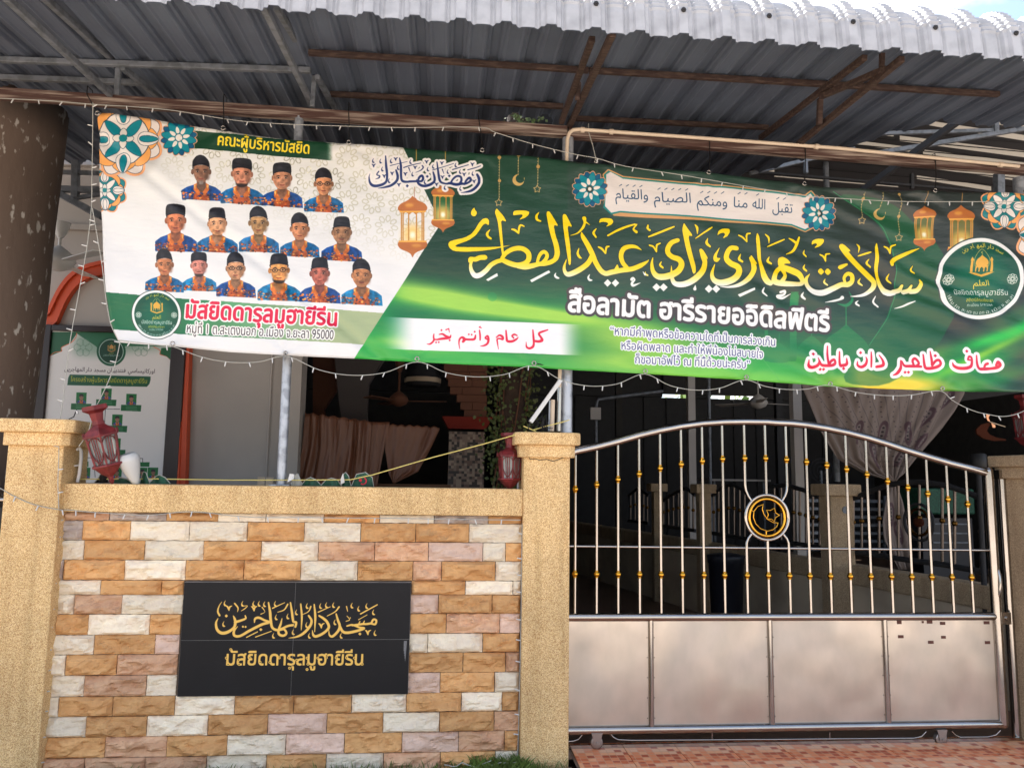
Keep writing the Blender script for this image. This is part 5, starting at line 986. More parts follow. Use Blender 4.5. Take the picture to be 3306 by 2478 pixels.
ties = [((322,373),(280,305),'black'),((725,420),(721,330),'black'),((1128,466),(1125,356),'black'),((1556,491),(1545,378),'black'),((1922,526),(1900,425),'cord'),((2283,562),(2291,462),'black'),((2590,598),(2600,485),'black'),((3010,620),(3020,520),'black'),((925,1143),(912,1150),'black'),((1722,1174),(1822,1188),'black')]
TL = ['black tie at the upper left corner of the banner', 'black tie above the green header ribbon of the banner', 'black tie above the white part of the banner, near its diagonal edge', 'black tie above the hanging gold stars of the banner', 'white tie just right of the bend of the cream pipe', 'black tie above the Arabic phrase panel of the banner', 'black tie above the right rosette of the phrase panel', 'black tie above the right pair of printed lanterns', 'black tie holding the banner to the post on the wall coping', 'black tie holding the banner to the post on the middle pillar']
for (a, b, c), lb in zip(ties, TL):
    mb = MB(); p0 = BP(*a)+Vector((0, -.03, 0)); p1 = P(*b, PYY-.032 if b[1] < 700 else .11); mb.tube([p0, (p0+p1)/2+Vector((.004, 0, -.004)), p1], .003, 5)
    if b[1] < 600: mb.tube([p1, p1+Vector((0, 0, .05)), p1+Vector((0, .065, .055)), p1+Vector((0, .065, -.0)), p1], .0028, 5)
    o = link('tie_cord', mb, M[c]); tag(o, lb, 'cord', 'ties of the banner')

# ------------------------------------------------------------------ awning roof
ZR0, SL = 3.765, .085
def roofz(Y): return ZR0+SL*(Y+.84)
def PR(x, y, dz=0.0):                                # point of the sloping roof plane seen at x, y
    d = ray(x, y); t = (ZR0+dz+SL*(CAMP[1]+.84)-CAMP[2])/(d[2]-SL*d[1]); return Vector(CAMP+d*t)
PER = .2; PR_ = [(0, 0), (.06, .2), (.2, .26), (.34, .22), (.40, 0), (.44, .1), (.48, .52), (.56, .58), (.60, 1), (.80, 1), (.84, .58), (.92, .52), (.96, .1)]; RH = .04
SEC = []
for i in range(6): SEC.append((-1.059+.0018*i, 3.482+.021*i, 0, rad(85)))
for i in range(1, 23):
    a = rad(85-80*i/22); SEC.append((-.85-.2*math.sin(a), 3.57+.2*math.cos(a), .007*(i % 2) if 1 < i < 20 else 0, a))
def edge_back(X): return 2.15 if X < -.9 else 3.2 if X < 1.5 else max(.32, 3.2-(X-1.5)*1.7)
aw = thing('awning', (.5, -.5, 3.7), 'corrugated metal awning roof with a rounded silver front edge', 'awning')
hole = (PR(1742, 350), PR(1768, 392))
def sheet_part(x0, n, inner, nm, m):
    xs = []
    for k in range(n):
        for u, h in PR_: xs.append((x0+(k+u)*PER, h*RH))
    xs.append((x0+n*PER, 0)); mb = MB(); off = -.006 if inner else 0; ny = 14
    for X, h in xs:
        col_ = []
        for j, (y, z, c, a) in enumerate(SEC):
            ny_, nz_ = -math.sin(a), math.cos(a); col_.append((X, y+ny_*(h+c+off), z+nz_*(h+c+off)))
        Yb = edge_back(X)
        for j in range(1, ny+1): y = -.80+(Yb+.80)*j/ny; col_.append((X, y, roofz(y)+h+off))
        mb.v += col_
    C = len(SEC)+ny; L = len(xs)
    for i in range(L-1):
        for j in range(C-1):
            q = mb.v[i*C+j]; mx_, my_ = q[0], q[1]
            if hx0 < mx_ < hx1 and hy0 < my_ < hy1: continue
            mb.f.append((i*C+j, (i+1)*C+j, (i+1)*C+j+1, i*C+j+1))
    mb.sm = [False]*len(mb.f); mb.mi = [0]*len(mb.f)
    return link(nm, mb, m, aw, fix=False)
ha, hb = PR(1625, 345), PR(1762, 398); hx0, hx1 = min(ha.x, hb.x), max(ha.x, hb.x)+.04; hy0, hy1 = min(ha.y, hb.y)-.1, max(ha.y, hb.y)+.1
x = -3.9
while x < 5.3:
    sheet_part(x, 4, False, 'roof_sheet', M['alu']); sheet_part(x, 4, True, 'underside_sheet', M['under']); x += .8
mb = MB(); mb.lathe((0, 0, 0), [(.012, 0), (.012, .004), (.006, .005), (.006, .012)], 8, (0, -1, 0)); sme = mb.mesh('screw'); fixn(sme); sme.materials.append(M['dark'])
k = 0; x = -3.9+.7*PER
while x < 5:
    if k % 2 == 0: o = bpy.data.objects.new('screw', sme); COL.objects.link(o); o.parent = aw; o.location = Vector((x, -1.052-RH, 3.60))-aw.location
    x += PER; k += 1
fr = aw
def bar(a, b, w_, m, nm='rafter', h_=None, par=None):
    if nm in ('rafter', 'purlin', 'strut'): w_ *= .88
    mb = MB(); mb.beam(a, b, w_, h_ or w_); return bevel(link(nm, mb, M[m], par or fr), .003, 1)
g, r_ = 'grey_iron', 'rust_iron'
XL, XM, X1, X2 = -1.93, -.82, .73, 2.16
bar(PX(20, -6, XL), PX(355, 305, XL), .036, g); bar(PX(130, -18, XL-.02), PX(392, 218, XL-.02), .036, g); bar(P(383, 222, .12), P(377, 306, .12), .032, g, 'strut')
bar(PX(846, 12, XM), PX(1010, 342, XM), .034, g); bar(PX(893, 25, XM-.02), PX(1024, 248, XM-.02), .034, g); bar(P(1016, 246, .12), P(1008, 345, .12), .03, g, 'strut'); bar(PR(1024, 248, -.05), PR(1110, 400, -.05), .034, g)
bar(PR(395, 218, -.05), PR(520, 320, -.05), .034, g)
bar(PX(1978, 108, X1), PX(1838, 408, X1), .036, r_); bar(PX(1912, 125, X1-.06), PX(1812, 395, X1-.06), .034, r_); bar(PX(1868, 265, X1-.03), PX(1864, 325, X1-.03), .03, r_, 'strut')
bar(PX(2912, 190, X2), PX(2565, 476, X2), .036, r_); bar(PX(2792, 185, X2-.1), PX(2455, 445, X2-.1), .034, r_); bar(PX(2862, 222, X2), PX(2650, 312, X2-.1), .034, r_); bar(PX(2648, 318, X2-.05), PX(2645, 402, X2-.05), .032, r_, 'strut'); bar(PX(2848, 172, X2), PX(2846, 232, X2), .026, r_, 'strut')
bar(PR(0, 193, -.03), PR(1004, 228, -.03), .036, g, 'purlin'); bar(PR(0, 250, -.03), PR(462, 268, -.03), .036, g, 'purlin')
bar(PR(996, 170, -.03), PR(1900, 228, -.03), .034, r_, 'purlin'); bar(PR(1902, 228, -.03), PR(3225, 305, -.03), .034, r_, 'purlin')
bar(PR(1066, 304, -.03), PR(1818, 344, -.03), .034, r_, 'purlin'); bar(PR(1845, 382, -.03), PR(2480, 412, -.03), .034, r_, 'purlin')
ob = bar(P(3150, 350, .9), P(2770, 625, 1.6), .055, 'dark', 'rafter')

# ------------------------------------------------------------------ hall behind: roof with pale strips, trusses, walls
hr = thing('hall_roof', (4, 5, 4.6), 'high dark sheet roof of the hall with pale translucent strips', 'roof')
ZH = 4.75
from mathutils.geometry import tessellate_polygon
SL_ = ((2960,338,3330,400,15),(3000,390,3330,440,13),(2815,386,2945,395,8),(2675,403,2885,424,12),(2905,438,3330,490,15),(2660,440,2950,477,11),(2980,483,3330,528,12),(2560,470,2800,500,8),(2960,522,3330,572,13),(2200,478,2420,500,8),(2160,503,2500,543,9),(2500,560,2900,592,9),(2960,566,3200,602,10))
loops = [[Vector((.6, .75, ZH)), Vector((16, .75, ZH)), Vector((16, 12, ZH)), Vector((.6, 12, ZH))]]
for s_ in SL_:
    x0, y0, x1, y1, th = s_; q = [PZ(x0, y0, ZH), PZ(x1, y1, ZH), PZ(x1, y1+th*1.4, ZH), PZ(x0, y0+th*1.15, ZH)]
    if all(.65 < v.x < 15.9 and .8 < v.y < 11.9 for v in q): loops.append(q)
mb = MB(); fl_ = [v for l_ in loops for v in l_]; tri = tessellate_polygon(loops); mb.add(fl_, [tuple(t) for t in tri]); mb.add([(-9, 2.3, ZH+.1), (.6, 2.3, ZH+.1), (.6, 12, ZH+.1), (-9, 12, ZH+.1)], [(0, 1, 2, 3)]); link('roof_sheet', mb, M['hall_sheet'], hr)
def strip(x0, y0, x1, y1, th, mt='translucent', dz=-.012, nm='pale_strip'):
    a, b, c, d = PZ(x0, y0, ZH+dz), PZ(x1, y1, ZH+dz), PZ(x1, y1+th*1.5, ZH+dz), PZ(x0, y0+th*1.2, ZH+dz); mb = MB(); mb.add([a, b, c, d, a+Vector((0,0,.004)), b+Vector((0,0,.004)), c+Vector((0,0,.004)), d+Vector((0,0,.004))], [(0,1,2,3),(7,6,5,4),(0,4,5,1),(1,5,6,2),(2,6,7,3),(3,7,4,0)]); link(nm, mb, M[mt], hr)
for q in loops[1:]: mb = MB(); mb.add(q, [(0, 1, 2, 3)]); link('pale_strip', mb, M['translucent'], hr)
for k in range(9):
    y0 = 338+k*30; strip(2180+(k % 3)*30, y0+20, 3330, y0+20+105-k*1.2, 1.6, 'dark', -.03, 'roof_rib')
tf = thing('hall_truss', (3, 1.6, 4.2), 'grey steel truss bars crossing under the striped hall roof', 'truss')
for a, b, w_ in (((2220,466),(3330,300),.036),((2508,440),(3205,421),.03),((2800,500),(3330,412),.036),((3214,322),(3214,432),.042),((2504,432),(2504,478),.035),((3310,332),(3215,337),.03),((2420,560),(2760,480),.03),((2600,520),(2602,560),.03)): bar(P(*a, 1.5), P(*b, 1.5), w_, g, 'bar', par=tf)
for a, b, w_, m_ in (((2480,440),(2960,520),.035,r_),((2760,500),(3306,560),.04,r_),((2200,590),(3306,640),.03,'dark'),((3225,560),(3225,640),.07,'grey_iron'),((2944,560),(2944,610),.03,'dark'),((2330,545),(3200,620),.02,'dark')): bar(P(*a, 2.1), P(*b, 2.1), w_, m_, 'bar', par=tf)
tf2 = thing('porch_truss', (-2, 1.7, 3.6), 'dark steel porch truss seen between the palm trunk and the banner', 'truss')
for a, b, w_ in (((180,555),(335,560),.03),((190,610),(335,614),.045),((245,520),(243,640),.05),((190,625),(330,700),.05),((240,640),(335,625),.03),((200,420),(420,470),.03),((190,365),(480,380),.035),((400,360),(520,440),.04)): bar(P(*a, 1.7), P(*b, 1.7), w_, 'grey_iron', 'bar', par=tf2)
# far wall with a slit of daylight above it
fw = thing('hall_wall', (4, 12, 0), 'dark ribbed metal wall at the far end of the hall', 'wall')
z1 = P(2300, 1287, 12).z; mb = MB()
xx = -9.0
while xx < 16: mb.box(xx, xx+.34, 12.0, 12.05, -.1, z1); mb.box(xx+.34, xx+.5, 11.96, 12.05, -.1, z1); xx += .5
link('ribbed_sheet', mb, M['dark'], fw)
mb = MB(); z2 = P(2300, 1277, 12).z; mb.box(-9, P(2135, 1280, 12).x, 11.9, 12.1, z1+.002, ZH+.2); mb.box(P(2450, 1280, 12).x, 16, 11.9, 12.1, z1+.002, ZH+.2); mb.box(P(2228, 1280, 12).x, P(2285, 1280, 12).x, 11.9, 12.1, z1+.002, z2+.2); link('gable_sheet', mb, M['dark'], fw)
mb = MB(); mb.box(P(2134, 1280, 12).x, P(2449, 1280, 12).x, 11.8, 11.95, z2, ZH+.3); link('eave_board', mb, M['dark'], fw)
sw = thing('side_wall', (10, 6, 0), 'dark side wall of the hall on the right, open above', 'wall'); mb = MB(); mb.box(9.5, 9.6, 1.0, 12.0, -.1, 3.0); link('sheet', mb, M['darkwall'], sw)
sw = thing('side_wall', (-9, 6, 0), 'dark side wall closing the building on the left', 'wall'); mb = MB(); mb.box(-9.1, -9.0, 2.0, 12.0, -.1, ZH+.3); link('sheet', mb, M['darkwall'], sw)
def col(px0, px1, Y, z0, z1_, m, label, nm='hall_column'):
    a, b = P(px0, 1500, Y).x, P(px1, 1500, Y).x; t = thing(nm, ((a+b)/2, Y, z0), label, 'column'); w_ = (b-a); mb = MB()
    if nm == 'hall_pipe': mb.tube([((a+b)/2, Y, z0), ((a+b)/2, Y, z1_)], w_/2, 12)
    else: mb.box(a, b, Y, Y+w_, z0, z1_)
    link('shaft', mb, M[m], t)
col(2225, 2248, 6.2, 0, ZH, 'plaster', 'slim pale square column left of the gate medallion'); col(2287, 2298, 6.6, 0, ZH, 'grey_iron', 'thin grey pipe just right of the slim pale column', 'hall_pipe')
col(2567, 2595, 3.6, 0, ZH, 'plaster', 'wide pale steel column standing left of the gathered curtain'); col(2692, 2710, 3.0, 1.5, ZH, 'grey_iron', 'grey pipe hanging in front of the gathered curtain', 'hall_pipe')
col(1990, 2010, 9.5, 0, ZH, 'darkwall', 'dim dark column at the back left of the hall')
col(2512, 2532, 7.5, 0, ZH, 'dark', 'dim grey column behind the medallion bars')
mb = MB(); mb.tube([P(1925,1500,6), P(1924,1330,6), P(1926,1300,6), P(1932,1288,6), P(2010,1278,6), P(2140,1262,6)], .022, 8); o = link('conduit', mb, M['grey_iron']); tag(o, 'bent grey conduit at the back left of the hall', 'conduit')
mb = MB(); a = P(1921, 1335, 5.9); mb.box(a.x-.07, a.x+.07, 5.85, 5.93, a.z-.08, a.z+.08); o = link('junction_box', mb, M['plaster']); tag(o, 'small pale junction box on the bent conduit in the hall', 'box')
def fan(px_, py_, Y, label, s=1.0, mt='plaster', ang=.3, blades=3, rod=.35):
    c = P(px_, py_, Y); t = thing('ceiling_fan', c, label, 'fan'); mb = MB(); mb.lathe(c, [(.02*s, .12*s), (.05*s, .10*s), (.11*s, .05*s), (.13*s, .0), (.10*s, -.05*s), (.03*s, -.08*s)][::-1], 16); link('motor', mb, M[mt], t)
    mb = MB(); mb.tube([c+Vector((0, 0, .1*s)), c+Vector((0, 0, rod))], .012, 8); mb.lathe(c+Vector((0, 0, rod-.12)), [(.02, 0), (.05*s, .05), (.07*s, .12)], 12); link('rod', mb, M[mt], t)
    for i in range(blades):
        a = ang+i*2*math.pi/blades; d = Vector((math.cos(a), math.sin(a), 0)); e = Vector((-d.y, d.x, .12)); p = c+Vector((0, 0, -.01)); mb = MB(); w_ = .07*s
        v = [p+d*.12*s-e*w_*.6, p+d*.6*s-e*w_*1.1, p+d*.62*s+e*w_, p+d*.12*s+e*w_*.6]; mb.hexa([x_ for x_ in v]+[x_+Vector((0, 0, .008)) for x_ in v]); link('blade', mb, M[mt], t)
fan(2448, 1300, 7.0, 'dim ceiling fan hanging above the arched gate rail', 1.1, 'plaster', .2, 3, .5)
fan(1287, 1292, 3.3, 'dim brown ceiling fan inside the dark opening above the brown curtain', .75, 'brick', -.1, 3, .4)
fan(188, 842, 1.75, 'white ceiling fan beside the palm trunk under the porch', .95, 'white', -.62, 3, .3)

# ------------------------------------------------------------------ driveway side wall with railings
Q1, Q2 = PZ(3192, 1892, .8), PZ(2817, 1834, .8); ddir = (Q2-Q1); ddir.z = 0; ddir.normalize(); nrm = Vector((-ddir.y, ddir.x, 0))
if nrm.dot(Vector((0, -1, 0)))+nrm.dot(Vector((-1, 0, 0))) < 0: nrm = -nrm
def PL(x, y, off=0.0):
    o_ = Q1+nrm*off; d = Vector(ray(x, y)); c = Vector(CAMP); t = (o_-c).dot(nrm)/d.dot(nrm); return c+d*t
dw = thing('driveway_wall', Q1*1.0-Vector((0, 0, .8)), 'low beige wall with pebble coping running back along the right side of the drive', 'wall')
A0 = Q1-ddir*.75; B0 = Q1+ddir*9.0; A0.z = B0.z = 0
def wbox(a, b, o0, o1, z0, z1): p = [a+nrm*o0, b+nrm*o0, b+nrm*o1, a+nrm*o1]; return MB().hexa([(q_.x, q_.y, z0) for q_ in p]+[(q_.x, q_.y, z1) for q_ in p])
link('wall_face', wbox(A0, B0, -.12, -.03, 0, .64), M['beige'], dw); bevel(link('coping', wbox(A0, B0, -.16, 0, .64, .8), M['pebble2'], dw), .01)
def rpillar(x0, x1, ytop, label):
    a = PL(x0, 1700, .02); b = PL(x1, 1700, .02); c = (a+b)/2; wd = (x1-x0)/FPX*(c-Vector(CAMP)).length/2*.82; zt = PL((x0+x1)/2, ytop, .02).z; t = thing('wall_pillar', (c.x, c.y, 0), label, 'pillar')
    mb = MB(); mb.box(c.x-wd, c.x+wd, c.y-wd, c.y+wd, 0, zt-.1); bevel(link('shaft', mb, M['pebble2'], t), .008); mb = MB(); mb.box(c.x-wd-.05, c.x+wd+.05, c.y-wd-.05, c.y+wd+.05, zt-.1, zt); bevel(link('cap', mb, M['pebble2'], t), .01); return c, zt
pc = rpillar(2660, 2745, 1562, 'pebble pillar in the driveway wall behind the arched gate')
t = thing('wall_lamp_disc', PL(2728, 1645, .2), 'round steel disc fitting on the driveway wall pillar', 'fitting'); mb = MB(); mb.lathe(t.location, [(.018, 0), (.03, .008), (.03, .02)], 16, (0, -1, 0)); link('disc', mb, M['grey_iron'], t)
def railing(arc, bot, bars, label, medal=None, mt='steel'):
    pts = [PL(x, y, -.08) for x, y in arc]; t = thing('railing', pts[0], label, 'railing'); mb = MB(); mb.tube(pts, .022, 8); link('top_rail', mb, M['dark'], t)
    pbm = [PL(x, y, -.08) for x, y in bot]; mb = MB(); mb.tube(pbm, .022, 8); link('bottom_rail', mb, M['dark'], t)
    for x in bars:
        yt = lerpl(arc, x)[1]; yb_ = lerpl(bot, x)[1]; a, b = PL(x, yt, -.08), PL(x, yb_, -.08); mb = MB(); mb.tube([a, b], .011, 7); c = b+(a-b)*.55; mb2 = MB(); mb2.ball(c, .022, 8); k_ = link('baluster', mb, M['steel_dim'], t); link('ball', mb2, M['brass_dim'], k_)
    if medal:
        c = PL(*medal[:2], -.08); e = ddir
        for rr, mt_ in ((medal[2], 'dark'), (medal[2]*.72, 'brass_dim')):
            mb = MB(); mb.tube([c+e*rr*math.cos(a)+Vector((0, 0, rr*math.sin(a))) for a in np.linspace(0, 2*math.pi, 25)[:-1]], .012, 6, closed=True); link('medallion_ring', mb, M[mt_], t)
        mb = MB(); mb.ball(c, .04, 10); link('boss', mb, M['copper'], t)
railing([(2745,1612),(2800,1590),(2860,1567),(2920,1556),(2980,1556),(3060,1568),(3130,1592),(3200,1622)], [(2745,1778),(2900,1802),(3050,1822),(3200,1850)], [2755,2782,2838,2900,2968,3042,3082,3168], 'arched railing with medallion right of the driveway wall pillar', (2966, 1685, .14))
railing([(2480,1570),(2540,1566),(2590,1580),(2645,1602)], [(2480,1745),(2560,1752),(2660,1768)], [2500,2522,2562,2582,2602,2624,2646], 'arched railing left of the driveway wall pillar')
railing([(2300,1600),(2330,1572),(2365,1562),(2400,1580),(2420,1600)], [(2300,1720),(2420,1740)], [2304,2320,2336,2352,2370,2388,2404], 'arched railing further back, left of the medallion')
railing([(2135,1620),(2180,1590),(2215,1575),(2245,1598)], [(2130,1695),(2245,1712)], [2142,2158,2174,2190,2206,2222,2238], 'arched railing at the back of the drive')
railing([(2030,1600),(2060,1575),(2095,1600)], [(2030,1680),(2095,1688)], [2036,2050,2064,2078,2090], 'farthest arched railing on the dark left side')
rpillar(2250, 2295, 1562, 'dim pebble pillar behind the sixth gate bar'); rpillar(2105, 2140, 1560, 'dim pebble pillar deep in the drive')
t = thing('rubbish_bin', PZ(2345, 1990, .0), 'tall dark blue-black plastic bin standing in the drive', 'bin'); c = P(2345, 1900, 3.1); t.location = (c.x, 3.1, 0); mb = MB(); mb.lathe((c.x, 3.1, 0), [(.14, 0), (.165, .70), (.175, .71), (.175, .76)], 20); link('body', mb, M['bin'], t); mb = MB(); mb.lathe((c.x, 3.1, .76), [(.18, 0), (.18, .02), (.12, .035), (.04, .04)], 20); link('lid', mb, M['bin'], t)

# curtain gathered in the middle
cc = CV(2.6, 0, P(2560, 1500, 2.6).x, P(3150, 1500, 2.6).x, P(2800, 1900, 2.6).z, P(2800, 1200, 2.6).z, 260, (.43, .385, .355))
rg = random.Random(4)
for i in range(11):
    x = 2620+i*44
    for k in range(16): cc.fill([cv_circle(x+(2880-x)*k/18+3*math.sin(k), 1265+k*16, 2.2)], (.26, .22, .22))
    cc.stroke([(x+14, 1270, 2), (x+14+(2880-x)*.35, 1370, 2.5), (x+10+(2880-x)*.6, 1470, 2)], (.3, .26, .26), al=.8)
for x, y, rr, a in ((2772,1395,42,1.9),(2850,1400,44,1.75),(2930,1400,40,1.6),(2822,1470,46,1.3),(2905,1478,36,2.1),(2990,1350,44,2.2),(2970,1430,40,2.2),(3060,1290,40,2.2),(2880,1660,40,1.5),(2905,1720,40,1.3)):
    petal(cc, x-rr*math.cos(a), y-rr*math.sin(a), 0, rr*2, rr*.5, a, (.28, .20, .22), None); petal(cc, x-rr*.7*math.cos(a), y-rr*.7*math.sin(a), 0, rr*1.3, rr*.25, a, (.42, .38, .37), None)
    for k in range(4): cc.fill([cv_circle(x+(k-1.5)*rr*.3*math.cos(a), y+(k-1.5)*rr*.3*math.sin(a), 3)], (.15, .12, .13))
M['curtain'] = print_mat('leaf_print_cloth', cc, .8)
cur = thing('curtain', P(2885, 1550, 2.6), 'taupe leaf-print curtain gathered and knotted in the hall behind the gate', 'curtain')
def drape(left, right, n, m_, y0, y1, amp, nm, folds, mt, par, Y, uvc=None, dy=0):
    mb = MB()
    for k in range(m_+1):
        y = y0+(y1-y0)*k/m_; xl_, _ = lerpl(left, y, 1); xr_, _ = lerpl(right, y, 1)
        for i in range(n+1):
            s_ = i/n; x = xl_+(xr_-xl_)*s_; p = P(x, y+(s_*dy+2.5*math.sin(s_*40))*(1-k/m_), Y) if dy else P(x, y, Y); f = amp*.55*math.sin(s_*folds*2*math.pi+4.5*noise.noise((s_*2.3, k*.03, 1)))*(.6+.4*math.sin(s_*9+k*.03))+amp*1.3*noise.noise((s_*folds*1.1+k*.012, k*.04, 2))+amp*.5*noise.noise((s_*folds*3+k*.05, k*.1, 5)); mb.v.append((p.x, p.y+f, p.z))
    for k in range(m_):
        for i in range(n): mb.f.append((k*(n+1)+i, k*(n+1)+i+1, (k+1)*(n+1)+i+1, (k+1)*(n+1)+i))
    mb.sm = [True]*len(mb.f); mb.mi = [0]*len(mb.f); o = link(nm, mb, mt, par, fix=False); md = o.modifiers.new('t', 'SOLIDIFY'); md.thickness = .004
    if uvc: set_uv(o, uvc)
    return o
drape([(2585,1235),(2600,1280),(2645,1390),(2700,1480),(2790,1528),(2880,1552)], [(3118,1235),(3105,1275),(3040,1380),(2965,1475),(2920,1530),(2890,1552)], 90, 40, 1236, 1552, .035, 'drape', 11, M['curtain'], cur, 2.6, cc)
drape([(2876,1553),(2860,1600),(2845,1680),(2850,1740),(2900,1838)], [(2892,1553),(2915,1620),(2930,1700),(2936,1800),(2938,1838)], 24, 24, 1553, 1838, .03, 'tail', 3, M['curtain'], cur, 2.6, cc)
# ------------------------------------------------------------------ prayer-hall front behind the wall (left)
YW = 2.25
bw = thing('building_front', (-3, YW, 0), 'grey plaster building front with orange arch moulding and dark framed notice board', 'building')
xe = P(968, 1400, YW).x
mb = MB(); mb.box(-9, xe, YW, YW+.2, -.1, 4.6); mb.box(P(925, 1400, YW).x, xe+.01, YW-.1, YW-.001, -.1, 4.1); link('wall', mb, M['plaster'], bw)
def arcpoly(outer, inner, y0, y1, nm, m, par):
    o = chaikin_open([(P(x, y, YW).x, P(x, y, YW).z) for x, y in outer]); i_ = chaikin_open([(P(x, y, YW).x, P(x, y, YW).z) for x, y in inner]); n = len(o); mb = MB()
    for k in range(n-1): a, b, c, d = o[k], o[k+1], i_[k+1], i_[k]; mb.hexa([(a[0], y0, a[1]), (b[0], y0, b[1]), (c[0], y0, c[1]), (d[0], y0, d[1]), (a[0], y1, a[1]), (b[0], y1, b[1]), (c[0], y1, c[1]), (d[0], y1, d[1])])
    return link(nm, mb, m, par)
def chaikin_open(p, n=2):
    p = [np.array(q, float) for q in p]
    for _ in range(n):
        o = [p[0]]
        for a, b in zip(p, p[1:]): o += [a*.75+b*.25, a*.25+b*.75]
        p = o+[p[-1]]
    return p
arcpoly([(100,1022),(162,1020),(178,985),(205,930),(240,888),(285,862),(345,848)], [(100,1058),(188,1058),(205,1015),(228,965),(258,925),(292,903),(345,890)], YW-.06, YW, 'arch_moulding', M['orange'], bw)
arcpoly([(100,1022),(162,1020),(178,985),(205,930),(240,888),(285,862),(345,848)], [(100,1032),(170,1031),(186,995),(213,940),(247,899),(289,873),(345,860)], YW-.085, YW-.058, 'arch_fillet', M['orange'], bw)
bar(P(594, 1040, YW-.06), P(575, 1620, YW-.06), P(622, 1300, YW).x-P(570, 1300, YW).x, 'orange', 'door_moulding', .09, bw); bar(P(588, 1040, YW-.11), P(569, 1620, YW-.11), .04, 'orange', 'door_moulding_bead', .03, bw)
bar(P(330, 530, YW-.03), P(180, 528, YW-.03), .05, 'plaster', 'cornice', .04, bw); bar(P(340, 738, YW-.03), P(150, 730, YW-.03), .05, 'plaster', 'cornice', .05, bw)
# notice board with its printed poster
cp = CV(2.14, 0, P(120, 1300, 2.14).x, P(575, 1300, 2.14).x, P(350, 1640, 2.14).z, P(350, 1055, 2.14).z, 420, (.86, .85, .84))
q8 = crop(150, 1050, .20344); q7 = crop(150, 1250, .24131)
cp.fill([q8([(70,105),(2010,105),(1990,330),(1700,330),(1250,330),(1100,450),(900,450),(780,330),(480,130),(380,280),(240,350),(240,410),(50,490)])], (.04, .34, .2), al=1); cp.fill([q8([(480,125),(1990,300),(1990,350),(780,480),(430,460)])], (.25, .48, .36), al=.5, blur=14)
cp.stroke([a+(2.4,) for a in q8([(480,125),(460,200),(380,280),(240,350),(240,410),(130,430),(50,490)])], (.85, .42, .25)); cp.stroke([a+(2.4,) for a in q8([(1700,340),(1800,400),(1800,460),(1900,490),(1965,545)])], (.85, .42, .25))
cp.fill([q8([(1820,360),(1985,345),(1965,545),(1900,490),(1800,455)])], (.06, .36, .2))
for cx_ in (580, 1500):
    for i in range(6): a = i*math.pi/3; x, y = q8([(cx_+90*math.cos(a), 350+90*math.sin(a))])[0]; cp.stroke([(x+11*math.cos(t), y+11*math.sin(t), 1.6) for t in np.linspace(0, 2*math.pi, 13)], (.35, .5, .42), al=.7)
ex, ey = q8([(1025, 415)])[0]; cp.fill([cv_circle(ex, ey, 47)], (.05, .33, .22)); cp.fill([cv_circle(ex, ey, 40)], (.75, .82, .78)); cp.fill([cv_circle(ex, ey, 38)], (.03, .24, .17)); mosque(cp, ex+1, ey-13, .24, (.75, .55, .3)); cp.text(arabic('\u0627\u0644\u0639\u0644\u0645'), (ex-7, ey+8), (ex+8, ey+8), 9, (.8, .7, .3)); cp.text('\u0e21\u0e31\u0e2a\u0e22\u0e34\u0e14\u0e14\u0e32\u0e23\u0e38\u0e25\u0e21\u0e39\u0e2e\u0e32\u0e22\u0e35\u0e23\u0e35\u0e19', (ex-26, ey+15), (ex+26, ey+15), 9, (.8, .8, .78))
for s_, x0, x1 in (('\u0627\u0648\u0631\u0643\u0627\u0646\u064a\u0633\u0627\u0633\u064a', 1290, 1715), ('\u0641\u0646\u062a\u062f\u0628\u064a\u0631\u0627\u0646', 965, 1250), ('\u0645\u0633\u062c\u062f', 750, 935), ('\u062f\u0627\u0631', 620, 715), ('\u0627\u0644\u0645\u0647\u0627\u062c\u0631\u064a\u0646', 285, 600)):
    a, b = q8([(x0, 722+(x0-285)*.025), (x1, 722+(x1-285)*.025)]); cp.text(arabic(s_), a, b, 20, (.12, .08, .12), bold=.4)
cp.fill([q8([(370,780),(1650,812),(1650,860),(1630,930),(1590,975),(330,948),(345,830)])], (.04, .32, .2)); a, b = q8([(380, 890), (1590, 920)]); cp.text('\u0e42\u0e04\u0e23\u0e07\u0e2a\u0e23\u0e49\u0e32\u0e07\u0e1c\u0e39\u0e49\u0e1a\u0e23\u0e34\u0e2b\u0e32\u0e23\u0e21\u0e31\u0e2a\u0e22\u0e34\u0e14\u0e14\u0e32\u0e23\u0e38\u0e25\u0e21\u0e39\u0e2e\u0e32\u0e22\u0e35\u0e23\u0e35\u0e19', a, b, 22, (.82, .74, .2), bold=.4)
def card(cx_, ty, by, f):
    cp.fill([f([(cx_-70, ty), (cx_+68, ty+3), (cx_+60, by-20), (cx_-76, by-25)])], (.06, .42, .2)); x, y = f([(cx_-4, (ty+by)/2-18)])[0]; bust(cp, x, y, .2, (.62, .45, .38), 1, 0, 0, 0, int(cx_)); cp.fill([f([(cx_-140, by-20), (cx_+130, by-15), (cx_+122, by+70), (cx_-145, by+60)])], (.05, .37, .2))
    for k in range(3): a, b = f([(cx_-80, by+5+k*20), (cx_+70, by+8+k*20)]); cp.stroke([a+(1.2,), b+(1.2,)], (.4, .6, .45))
for cx_, ty, by in ((470, 68, 235), (805, 15, 180), (1138, 85, 252), (950, 362, 530), (925, 680, 850)): card(cx_, ty, by, q7)
for cx_ in (520, 940, 1280, 1425): cp.fill([q7([(cx_-70, 1070), (cx_+68, 1073), (cx_+60, 1210), (cx_-76, 1205)])], (.06, .42, .2)); x, y = q7([(cx_, 1140)])[0]; bust(cp, x, y, .2, (.6, .43, .36), 1, 0, 0, 0, cx_)
